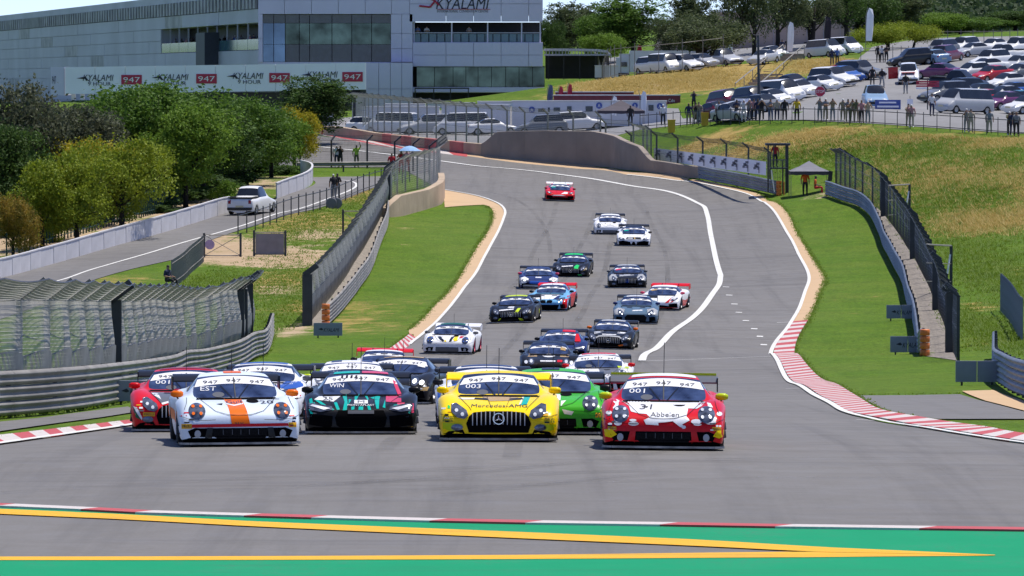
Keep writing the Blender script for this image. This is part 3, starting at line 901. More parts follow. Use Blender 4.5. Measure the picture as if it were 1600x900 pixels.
def cpaint(name, col, rough=.32): return mat("paint_" + name, col, rough, 0, var=.04, vscale=1.5, coat=.10, spec=.16)
PC = {k: cpaint(k, v) for k, v in dict(
    white=(.78, .78, .80), paleblue=(.66, .74, .84), orange=(.80, .15, .006), red=(.60, .006, .012), darkred=(.25, .01, .015), yellow=(.90, .64, .0),
    green=(.05, .40, .02), lime=(.50, .62, .01), teal=(.0, .40, .34), black=(.012, .012, .014), navy=(.018, .03, .12), blue=(.03, .10, .42), skyblue=(.16, .40, .65),
    grey=(.12, .125, .14), silver=(.38, .39, .41), pink=(.60, .05, .12), gold=(.45, .30, .12), steel=(.09, .15, .22), darkgreen=(.01, .10, .05), brightgreen=(.02, .55, .12)).items()}

PC['stick'] = cpaint('sticker_yellow', (.75, .38, .01))
# station: y, centre z, roof/hood edge x,z, belt x,z, fender crown x,z, half width, widest z, bottom z
ST = {
 'rear': [(-2.31,.42,.40,.42,.62,.41,.80,.39,.90,.30,.13),(-2.24,.54,.42,.535,.64,.53,.80,.52,.975,.37,.10),(-2.02,.62,.46,.62,.62,.64,.77,.67,1.0,.45,.10),
   (-1.74,.665,.48,.66,.60,.70,.78,.765,1.01,.54,.32),(-1.52,.70,.50,.69,.60,.735,.79,.80,1.02,.62,.62),(-1.25,.715,.54,.705,.62,.76,.80,.815,1.02,.70,.69),
   (-1.02,.745,.68,.735,.74,.76,.82,.79,1.02,.66,.62),(-.92,.765,.75,.74,.79,.76,.85,.785,1.01,.58,.32),(-.5,1.0,.675,.965,.79,.83,.86,.78,.985,.55,.11),
   (-.18,1.13,.60,1.09,.785,.845,.865,.785,.975,.55,.11),(.12,1.185,.55,1.145,.775,.855,.87,.79,.975,.55,.11),(.5,1.18,.52,1.14,.75,.865,.86,.80,.985,.56,.11),
   (.84,1.13,.50,1.09,.74,.87,.845,.82,1.005,.6,.32),(1.0,1.10,.49,1.06,.73,.875,.84,.835,1.02,.66,.62),(1.22,1.04,.48,1.01,.72,.88,.84,.845,1.02,.72,.69),
   (1.46,.97,.48,.95,.71,.87,.83,.835,1.02,.66,.62),(1.62,.93,.50,.92,.71,.88,.82,.865,1.01,.58,.32),(2.05,.84,.52,.83,.72,.82,.82,.80,.98,.5,.2),(2.28,.70,.5,.70,.7,.68,.8,.66,.92,.45,.26)],
 'front': [(-2.37,.40,.38,.40,.60,.39,.78,.37,.88,.30,.13),(-2.30,.50,.42,.50,.64,.495,.82,.485,.97,.36,.10),(-2.07,.585,.46,.585,.66,.595,.82,.61,1.01,.45,.10),
   (-1.80,.645,.50,.645,.67,.67,.82,.70,1.02,.52,.32),(-1.58,.68,.53,.68,.68,.71,.83,.755,1.03,.62,.62),(-1.33,.71,.56,.71,.69,.74,.83,.785,1.03,.70,.69),
   (-1.08,.735,.60,.735,.70,.755,.84,.785,1.03,.66,.62),(-.93,.735,.62,.735,.71,.765,.84,.78,1.02,.56,.32),(-.62,.755,.68,.745,.735,.775,.84,.78,.99,.55,.11),
   (-.46,.765,.75,.745,.79,.77,.85,.775,.985,.55,.11),(-.05,.99,.68,.955,.79,.83,.86,.78,.98,.55,.11),(.28,1.125,.61,1.085,.785,.85,.87,.785,.98,.55,.11),
   (.58,1.175,.56,1.13,.78,.86,.87,.795,.985,.55,.11),(.92,1.15,.54,1.105,.77,.87,.865,.815,1.0,.6,.32),(1.08,1.12,.53,1.08,.76,.875,.86,.83,1.02,.66,.62),
   (1.32,1.06,.52,1.03,.75,.88,.86,.84,1.03,.72,.69),(1.56,.99,.52,.96,.74,.885,.85,.87,1.02,.66,.62),(1.72,.94,.52,.92,.73,.87,.84,.86,1.01,.58,.32),(2.1,.85,.52,.84,.72,.82,.82,.80,.98,.5,.2),(2.37,.72,.5,.72,.7,.70,.8,.68,.92,.45,.26)],
 'mid': [(-2.24,.36,.40,.36,.62,.36,.80,.36,.90,.29,.13),(-2.17,.46,.42,.46,.64,.47,.82,.48,.97,.36,.10),(-1.98,.53,.46,.53,.66,.56,.82,.60,1.0,.45,.10),
   (-1.78,.575,.50,.575,.66,.62,.82,.67,1.0,.52,.32),(-1.58,.61,.54,.61,.66,.66,.82,.715,1.01,.62,.61),(-1.33,.645,.60,.645,.69,.685,.83,.74,1.01,.69,.68),
   (-1.17,.68,.66,.67,.72,.70,.84,.74,1.01,.66,.62),(-1.04,.69,.72,.675,.765,.70,.85,.74,1.0,.58,.32),(-.6,.915,.68,.88,.78,.78,.86,.76,.975,.5,.11),
   (-.22,1.065,.615,1.03,.785,.82,.87,.78,.965,.5,.11),(.1,1.125,.56,1.09,.78,.84,.87,.79,.965,.5,.11),(.45,1.11,.54,1.075,.77,.85,.87,.81,.975,.52,.11),
   (.86,1.03,.52,1.0,.75,.85,.86,.835,1.0,.6,.32),(1.0,1.0,.52,.97,.74,.855,.855,.845,1.01,.66,.61),(1.25,.95,.52,.93,.73,.86,.85,.85,1.01,.7,.68),
   (1.5,.90,.53,.89,.73,.85,.84,.845,1.01,.66,.61),(1.66,.87,.54,.865,.73,.84,.83,.835,1.0,.58,.32),(2.0,.81,.54,.81,.73,.80,.82,.79,.97,.5,.2),(2.22,.70,.5,.70,.7,.69,.8,.68,.92,.45,.26)],
}
GLASS = {'rear': (7, 9), 'front': (9, 11), 'mid': (7, 9)}         # windscreen between these stations
SIDE = {'rear': (8, 13), 'front': (10, 15), 'mid': (8, 12)}
AXLE = {'rear': (-1.25, 1.22), 'front': (-1.33, 1.32), 'mid': (-1.33, 1.25)}
NOSE = {'rear': 2.31, 'front': 2.37, 'mid': 2.24}

def half_prof(s):
    y, zc, xr, zr, xb, zb, xf, zf, w, zm, z0 = s
    zu = min(z0, .12)
    return [(0, zc), (xr * .55, zc - (zc - zr) * .22), (xr, zr), (xb, zb), (xf, zf), (xf + (w - xf) * .72, zf - (zf - zm) * .22), (w, zm),
            (w, zm - (zm - z0) * .5), (w - .02, z0), (w - .32, z0), (.35, zu), (0, zu)]
def loft(sts, glass, side):
    v = []; f = []; mi = []
    NR = 22
    for s in sts:
        h = half_prof(s); y = s[0]
        ring = [(x, y, z) for x, z in h] + [(-x, y, z) for x, z in h[-2:0:-1]]
        v += ring
    for i in range(len(sts) - 1):
        for k in range(NR):
            a, b = i * NR + k, i * NR + (k + 1) % NR
            kk = k if k < 11 else 21 - k       # half index
            m = 0
            if kk in (0, 1) and glass[0] <= i < glass[1]: m = 1
            elif kk == 2 and side[0] <= i < side[1]: m = 2
            elif kk >= 8: m = 3
            f.append((a, b, b + NR, a + NR)); mi.append(m)
    for base, rev in ((0, False), ((len(sts) - 1) * NR, True)):
        up = [0, 1, 2, 3, 4, 5]; lo = [11, 10, 9, 8, 7, 6]
        for sgn in (1, -1):
            g = (lambda k: base + k) if sgn > 0 else (lambda k: base + (22 - k) % 22)
            for q in range(5):
                f.append((g(up[q]), g(up[q + 1]), g(lo[q + 1]), g(lo[q]))); mi.append(0)
    me = mesh_py("loft", v, f); me.polygons.foreach_set("material_index", mi)
    bm = bmesh.new(); bm.from_mesh(me); bmesh.ops.recalc_face_normals(bm, faces=bm.faces[:])
    cl = bm.edges.layers.float.new("crease_edge")
    for e in bm.edges:
        if len(e.link_faces) == 2 and e.link_faces[0].material_index != e.link_faces[1].material_index: e[cl] = .6
    bm.to_mesh(me); bm.free()
    return me
def subdivided(me, lev):
    o = bpy.data.objects.new("tmp", me); COL.objects.link(o)
    md = o.modifiers.new("s", 'SUBSURF'); md.levels = lev; md.render_levels = lev
    dg = bpy.context.evaluated_depsgraph_get()
    r = bpy.data.meshes.new_from_object(o.evaluated_get(dg))
    bpy.data.objects.remove(o)
    return r
def split_mesh(me, names):
    vs = np.empty(len(me.vertices) * 3); me.vertices.foreach_get("co", vs); vs = vs.reshape(-1, 3)
    out = {}
    for mi, nm in names.items():
        polys = [tuple(p.vertices) for p in me.polygons if p.material_index == mi]
        used = sorted({q for p in polys for q in p}); mp = {a: b for b, a in enumerate(used)}
        if polys: out[nm] = mesh_py(nm, vs[used], [tuple(mp[q] for q in p) for p in polys], True)
        if nm == "side_window":
            for sg in (1, -1):
                pl = [p for p in polys if vs[p[0]][0] * sg > 0]; us = sorted({q for p in pl for q in p}); mq = {a: b for b, a in enumerate(us)}
                if pl: out[nm + str(sg)] = mesh_py(nm, vs[us], [tuple(mq[q] for q in p) for p in pl], True)
    return out, vs
BODY = {}
for t in ST:
    me = subdivided(loft(ST[t], GLASS[t], SIDE[t]), 2)
    parts, vs = split_mesh(me, {0: "body", 1: "windscreen", 2: "side_window", 3: "underbody"})
    tris = [tuple(p.vertices) for p in me.polygons]
    BODY[t] = (parts, BVHTree.FromPolygons([tuple(p) for p in vs], tris))

STATE = {}
VIEW_A = math.tan(R(1.6))
PATCHES = {}
def cast(bvh, u, v, nose, off, axis='f'):
    if axis == 'f':
        o = Vector((u, -nose - 3.0, v + 3.0 * VIEW_A)); d = Vector((0, 1, -VIEW_A)).normalized()
    elif axis == 't': o = Vector((u, v, 5)); d = Vector((0, 0, -1))
    else:                            # side: axis = +1/-1 side of car
        o = Vector((3 * axis, u, v)); d = Vector((-axis, 0, 0))
    loc, n, i, dist = bvh.ray_cast(o, d)
    if loc is None: return None
    if n.dot(d) > 0: n = -n
    return loc + n * off - d * .002
def drape(bvh, pts2, faces, nose, off, axis='f', maxlen=.75, dome=0.0):
    P = [cast(bvh, p[0], p[1], nose, off, axis) for p in pts2]
    if dome:
        c = np.mean(np.array(pts2), axis=0); rm = max(np.linalg.norm(np.array(p) - c) for p in pts2)
        for i, p in enumerate(P):
            if p is not None:
                r = np.linalg.norm(np.array(pts2[i]) - c) / rm
                P[i] = p + Vector((0, -dome * max(0, 1 - r * r), dome * .4 * max(0, 1 - r * r)))
    F = []
    for f in faces:
        if any(P[k] is None for k in f): continue
        if max((P[f[a]] - P[f[a - 1]]).length for a in range(len(f))) > maxlen: continue
        F.append(f)
    used = sorted({k for f in F for k in f}); mp = {a: b for b, a in enumerate(used)}
    if not F: return None
    me = mesh_py("decal", [P[k] for k in used], [tuple(mp[k] for k in f) for f in F], True)
    bm = bmesh.new(); bm.from_mesh(me)
    for f in bm.faces:
        nrm = f.normal
        if (axis == 't' and nrm.z < 0) or (axis == 'f' and nrm.y > 0) or (axis in (1, -1) and nrm.x * axis < 0): f.normal_flip()
    bm.to_mesh(me); bm.free()
    return me
def fill2d(poly, step):
    b = []
    for i in range(len(poly)):
        p, q = np.array(poly[i], float), np.array(poly[(i + 1) % len(poly)], float)
        k = max(1, int(np.linalg.norm(q - p) / step))
        for j in range(k): b.append(tuple(p + (q - p) * j / k))
    B = np.array(b)
    XX, YY = np.meshgrid(np.arange(B[:, 0].min() + step * .5, B[:, 0].max(), step), np.arange(B[:, 1].min() + step * .5, B[:, 1].max(), step))
    XX, YY = XX.ravel(), YY.ravel(); ins = inside(b, XX, YY)
    V = [Vector(p) for p in b] + [Vector((x, y)) for x, y in zip(XX[ins], YY[ins])]
    vo, _, fo, _, _, _ = delaunay_2d_cdt(V, [(i, (i + 1) % len(b)) for i in range(len(b))], [], 1, 1e-6)
    return [tuple(p) for p in vo], [tuple(q) for q in fo]
def patch(root, t, poly, m, name, off=.005, axis='f', step=.05, dome=0.0, key=None):
    if key and key in PATCHES: me = PATCHES[key]
    else:
        p2, f2 = fill2d(poly, step)
        me = drape(BODY[t][1], p2, f2, NOSE[t], off, axis, dome=dome)
        if key: PATCHES[key] = me
    if me is None: return None
    return inst(name, me, m, root)
TXT = {}
def text2d(s):
    """flat letters: unit height, centred"""
    if s in TXT: return TXT[s]
    cu = bpy.data.curves.new("t", 'FONT'); cu.body = s; cu.size = 1.0; cu.resolution_u = 2; cu.fill_mode = 'BOTH'
    o = bpy.data.objects.new("t", cu); COL.objects.link(o)
    dg = bpy.context.evaluated_depsgraph_get()
    me = bpy.data.meshes.new_from_object(o.evaluated_get(dg))
    bm = bmesh.new(); bm.from_mesh(me); bmesh.ops.triangulate(bm, faces=bm.faces[:]); bm.verts.index_update()
    P = [(v.co.x, v.co.y) for v in bm.verts]; F = [tuple(v.index for v in f.verts) for f in bm.faces]
    bm.free(); bpy.data.objects.remove(o); bpy.data.curves.remove(cu); bpy.data.meshes.remove(me)
    A = np.array(P); A -= (A.max(0) + A.min(0)) / 2
    TXT[s] = (A, F, A.max(0) - A.min(0)); return TXT[s]
def text_on(root, t, s, cx, cz, width, height, m, axis='f', off=.009, shear=0.0, rot=0.0, arc=0.0, name="lettering", key=None):
    if key and key in PATCHES:
        return inst(name, PATCHES[key], m, root) if PATCHES[key] else None
    A, F, sz = text2d(s)
    Q = A / sz * np.array([width, height])
    Q[:, 0] += Q[:, 1] * shear
    c, s_ = math.cos(rot), math.sin(rot); Q = np.column_stack([Q[:, 0] * c - Q[:, 1] * s_, Q[:, 0] * s_ + Q[:, 1] * c])
    Q += (cx, cz); Q[:, 1] -= arc * Q[:, 0] ** 2
    me = drape(BODY[t][1], [tuple(q) for q in Q], F, NOSE[t], off, axis)
    if key: PATCHES[key] = me
    if me is None: return None
    return inst(name, me, m, root)
def flat_text(root, s, width, height, m, M, name="lettering"):
    A, F, sz = text2d(s); Q = A / sz * np.array([width, height])
    me = mesh_py(name, [tuple(M @ Vector((q[0], 0, q[1]))) for q in Q], F)
    return link(name, me, m, root)
def ellipse(cx, cz, rx, rz, n=18, rot=0.0):
    c, s = math.cos(rot), math.sin(rot)
    return [(cx + rx * math.cos(a) * c - rz * math.sin(a) * s, cz + rx * math.cos(a) * s + rz * math.sin(a) * c) for a in [2 * math.pi * k / n for k in range(n)]]

# --- shared add-on meshes
def wheel_meshes():
    M = Matrix.Rotation(math.pi / 2, 4, 'Y')
    mb = MB(); mb.lathe([(.235, -.15), (.32, -.152), (.345, -.12), (.348, 0), (.345, .12), (.32, .152), (.235, .15)], 28, M); ty = mb.mesh("tyre", True)
    mb = MB(); mb.lathe([(.02, .09), (.06, .10), (.07, .07), (.215, .06), (.235, .13), (.24, .15), (.24, -.15), (.02, -.13)], 28, M)
    for k in range(10):
        a = 2 * math.pi * k / 10
        mb.box(.065, .105, -.022, .022, .05, .23, Matrix.Rotation(a, 4, 'X'))
    ri = mb.mesh("rim")
    return ty, ri
TYRE, RIM = wheel_meshes()
def wing_meshes():
    out = {}
    mb = MB(); pr = []
    for k in range(9):
        f = k / 8; pr.append((f * .40 - .20, .02 + .11 * (f - .2) + .022 * math.sin(math.pi * f)))
    for k in range(8, -1, -1):
        f = k / 8; pr.append((f * .40 - .20, -.005 + .115 * (f - .2) - .02 * math.sin(math.pi * f)))
    mb.prism(pr, -.91, .91, 'yz'); out['plane'] = mb.mesh("wing_plane")
    mb = MB(); mb.prism([(-.28, -.17), (.28, -.14), (.29, .08), (-.24, .07)], 0, .02, 'yz'); out['plate'] = mb.mesh("endplate")
    mb = MB(); mb.prism([(-.50, -.36), (-.38, -.36), (-.12, .09), (.02, .10), (.02, .05), (-.08, .03), (-.02, -.0), (-.15, -.03)], -.012, .012, 'yz'); out['strut'] = mb.mesh("wing_strut")
    return out
WING = wing_meshes()
mbg = MB(); mbg.box(-.905, .905, .165, .21, .105, .145); GURNEY = mbg.mesh('gurney_strip')
def mirror_mesh():
    mb = MB()
    for (y, w, h) in ((-.02, .07, .035), (.02, .115, .062), (.08, .115, .062), (.10, .10, .05)):
        n = len(mb.v)
        for k in range(8):
            a = 2 * math.pi * (k + .5) / 8
            mb.v.append((w * max(-.92, min(.92, 1.25 * math.cos(a))), y, h * max(-.92, min(.92, 1.25 * math.sin(a)))))
    for i in range(3):
        for k in range(8): mb.f.append((i * 8 + k, i * 8 + (k + 1) % 8, (i + 1) * 8 + (k + 1) % 8, (i + 1) * 8 + k)); mb.mi.append(0)
    mb.f.append(tuple(range(8))); mb.f.append(tuple(range(24, 32))); mb.mi += [0, 0]
    sh = mb.mesh("mirror", True)
    mb = MB(); mb.tube([(0, .04, -.05), (-.05, .07, -.12), (-.13, .10, -.16)], .014, 5); st = mb.mesh("stalk")
    return sh, st
MIRR, MSTALK = mirror_mesh()
AIRDAM = {}
def splitter_mesh(nose, w):
    mb = MB(); pr = [(-w, -nose + .55), (-w, -nose + .10), (-w * .84, -nose - .02), (0, -nose - .06), (w * .84, -nose - .02), (w, -nose + .10), (w, -nose + .55)]
    mb.prism(pr, .03, .055, 'xy'); s = mb.mesh("splitter")
    dam = [(x * .93, y + .10) for x, y in pr]; md_ = MB(); md_.prism(dam, .055, .17, 'xy'); AIRDAM[w if False else nose] = md_.mesh('air_dam')
    mb = MB(); e = pr[1:-1]
    for a, b in zip(e[:-1], e[1:]):
        d = Vector((b[0] - a[0], b[1] - a[1], 0)).normalized(); n = Vector((d.y, -d.x, 0)) * .008
        mb.v += [(a[0] + n.x, a[1] + n.y, .026), (b[0] + n.x, b[1] + n.y, .026), (b[0] + n.x, b[1] + n.y, .06), (a[0] + n.x, a[1] + n.y, .06)]
        k = len(mb.v) - 4; mb.f.append((k, k + 1, k + 2, k + 3)); mb.mi.append(0)
    return s, mb.mesh("lip", False, False)
SPLIT = {t: splitter_mesh(NOSE[t], .995) for t in ST}
def canard_mesh():
    mb = MB(); mb.prism([(0, 0), (.10, .015), (.13, .14), (.02, .05)], -.012, .012, 'yz'); return mb.mesh("canard")
mbc = MB()
mbc.prism([(-.02, -.22), (.13, -.10), (.12, .20), (-.05, .22)], -.008, .008, 'xy')
CANARD = mbc.mesh("canard")

WS = {'rear': dict(wb=.67, wt=.605, v0=1.035, v1=1.165, drop=.06), 'front': dict(wb=.675, wt=.60, v0=1.035, v1=1.155, drop=.065), 'mid': dict(wb=.66, wt=.60, v0=.985, v1=1.105, drop=.06)}
COWL_V = {'rear': .775, 'front': .775, 'mid': .71}

def race_car(spec):
    t = spec['type']; px, py = spec['at']; yaw = R(spec.get('yaw', 0))
    g = G(px, py + 5.0 * (py - 125) / 575); head = Vector((-math.sin(yaw), math.cos(yaw), 0))          # from nose to tail
    c = g + head * (NOSE[t] + .08); c.z = tz(c.x, c.y) + .04
    n = normal_at(c.x, c.y, 2.0)
    fwd = head - n * head.dot(n); fwd.normalize(); rt = fwd.cross(n)
    root = empty(spec.get('name', 'race_car'), c, 0, spec['label'], "race car", "race cars racing towards the corner")
    root.rotation_euler = Matrix((rt, fwd, n)).transposed().to_euler()
    ppm = FPX / g.y
    def U(p): return ((p[0] - px) / ppm, (py - p[1]) / ppm)
    spec['U'] = U
    bp, bvh = BODY[t]
    body = PC[spec['body']]
    bo = inst("body", bp["body"], body, root)
    wsc = inst("windscreen", bp["windscreen"], M_glass, root)
    for sg in (1, -1): inst("side_window", bp["side_window" + str(sg)], M_sideglass, root)
    inst("underbody", bp["underbody"], M_under, root)
    sp = inst("splitter", SPLIT[t][0], M_carbon, root); inst("lip", SPLIT[t][1], M_lip, sp); inst("air_dam", AIRDAM[NOSE[t]], M_under, root)
    for ya in AXLE[t]:
        for s in (-1, 1):
            w = empty("wheel", (0, 0, 0)); w.parent = root; w.location = (s * .845, ya, .345)
            inst("tyre", TYRE, M_tyre, w)
            r = inst("rim", RIM, PC[spec['rim']] if 'rim' in spec else M_rim, w)
            if s < 0: r.rotation_euler = (0, math.pi, 0)
    # rear wing
    wz_ = spec.get('wing_z', .995); wy = NOSE[t] - .15
    wi = inst("rear_wing", WING['plane'], PC[spec.get('wing', 'black')], root, (0, wy, wz_))
    if 'wing_edge' in spec: inst("gurney_strip", GURNEY, PC[spec['wing_edge']], wi)
    for s in (-1, 1):
        e = inst("endplate", WING['plate'], PC[spec.get('plate', spec.get('wing', 'black'))], wi, (s * .91 - (.02 if s < 0 else 0), 0, 0))
        inst("wing_strut", WING['strut'], M_carbon, wi, (s * .40, 0, 0))
    for s in (-1, 1):
        yb = {'rear': -.70, 'front': -.25, 'mid': -.82}[t]; zb = {'rear': .825, 'front': .83, 'mid': .785}[t]
        mi = inst("mirror", MIRR, PC[spec.get('mirror', spec['body'])], root, (s * .965, yb, zb))
        st = inst("stalk", MSTALK, M_carbon, mi)
        if s < 0: st.scale = (-1, 1, 1)
        for k in range(2):
            ca = inst("canard", CANARD, M_carbon, root, (s * .90, -NOSE[t] + .34 + .05 * k, .24 + .13 * k))
            ca.rotation_euler = (.32, 0, 0); ca.scale = (s, 1, 1)
    # sun strip with lettering
    b = dict(WS[t]); N = 12; far_ = not spec.get('near', False); STATE['far'] = far_
    if far_: b['v1'] -= .05
    lowp = [(b['wb'] * (2 * k / N - 1), b['v0'] - b['drop'] * (2 * k / N - 1) ** 2) for k in range(N + 1)]
    upp = [(b['wt'] * (2 * k / N - 1), b['v1'] - b['drop'] * (2 * k / N - 1) ** 2) for k in range(N, -1, -1)]
    if spec.get('strip', True):
        so = patch(root, t, lowp + upp, PC['white'], "sun_strip", .005, 'f', .06, key=('strip', t, far_))
        if spec.get('near', False):
            for q in (-.40, 0, .40):
                text_on(root, t, "947", q * .98, b['v0'] + .048 - b['drop'] * (q / .63) ** 2, .25, .052, M_ink, off=.010, arc=.0, key=('947', t, q))
        else:
            for q in (-.36, 0, .36):
                patch(root, t, [(q - .11, b['v0'] + .03 - b['drop'] * (q / .63) ** 2), (q + .11, b['v0'] + .03 - b['drop'] * (q / .63) ** 2), (q + .11, b['v0'] + .062 - b['drop'] * (q / .63) ** 2), (q - .11, b['v0'] + .062 - b['drop'] * (q / .63) ** 2)], M_ink, "lettering", .009, key=('947b', t, q))
    # wiper
    cv = COWL_V[t]
    patch(root, t, [(-.009, cv + .02), (.009, cv + .02), (.009, b['v1'] - .03), (-.009, b['v1'] - .03)], M_black, "wiper", .012, 'f', .04, key=('wiper', t))
    if spec.get('code'):
        text_on(root, t, spec['code'], -.44, b['v0'] - .085, .26, .072, PC['white'], off=.008, shear=.12)
    mb = MB(); mb.tube([(0, .25, 1.1), (.005, .26, 1.1 + spec.get('ant', .45))], .006, 4); mb.build("antenna", M_black, root)
    # cabin furniture hints: lower dash edge and roll cage seen through the glass
    if spec.get('near', False):
        for s in (-1, 1):
            patch(root, t, [(s * .05, cv + .03), (s * .22, b['v0'] - .03), (s * .245, b['v0'] - .03), (s * .08, cv + .03)], M_sideglass, "roll_cage", .004, 'f', .05, key=('cage', t, s))
        patch(root, t, ellipse(-.28, cv + .075, .10, .045), PC['grey'], "seat", .0045, 'f', .04, key=('seat', t))
    front_face(root, t, spec)
    seams(root, t)
    for d in spec.get('decals', ()): d(root, t, U)
    if spec.get('near', False):                       # small plain sponsor stickers
        rn = random.Random(int(px))
        for k in range(9):
            sd = 1 if k % 2 else -1; u = sd * rn.uniform(.78, .93); v = .33 + .055 * (k // 2) + rn.uniform(-.01, .01); w_, h_ = rn.uniform(.025, .05), rn.uniform(.008, .016)
            patch(root, t, [(u - w_, v - h_), (u + w_, v - h_), (u + w_, v + h_), (u - w_, v + h_)], PC[rn.choice(['white', 'black', 'grey', 'stick'] if spec['body'] not in ('white', 'paleblue') else ['black', 'navy', 'red', 'grey'])], "sticker", .0075, 'f', .06)
    return root

SEAM = {'rear': [[(.66, .80), (.52, .68), (.40, .57), (.2, .51), (0, .50)], [(.98, .50), (.84, .44), (.6, .42), (.4, .43)], [(.84, .80), (.86, .70), (.90, .60)]],
        'front': [[(.70, .78), (.62, .70), (.50, .58), (.46, .52)], [(.98, .46), (.86, .42), (.62, .41)], [(.20, .76), (.16, .66), (.12, .56)]],
        'mid': [[(.70, .70), (.56, .60), (.46, .50), (.44, .44)], [(.98, .44), (.80, .385), (.5, .37)], [(.25, .68), (.22, .58), (.2, .48)]]}
def seams(root, t):
    cv = COWL_V[t]
    patch(root, t, [(-.69, cv - .012), (.69, cv - .012), (.66, cv + .022), (-.66, cv + .022)], M_under, "cowl_panel", .007, 'f', .05, key=('cowl', t))
    for i, ln in enumerate(SEAM[t]):
        L = [(x, z) for x, z in resample(ln, 14)]; w = .0034
        up_ = offset_line(L, w); dn = offset_line(L, -w)
        sym(root, t, [tuple(q) for q in up_] + [tuple(q) for q in dn[::-1]], M_carbon, "panel_gap", key=('seam', i), off=.0088, step=.1)
def mirror_poly(p): return [(-x, z) for x, z in p][::-1]
def sym(root, t, poly, m, name, key=None, **kw):
    for s in (1, -1):
        patch(root, t, poly if s > 0 else mirror_poly(poly), m, name, key=(key, t, s) if key else None, **kw)
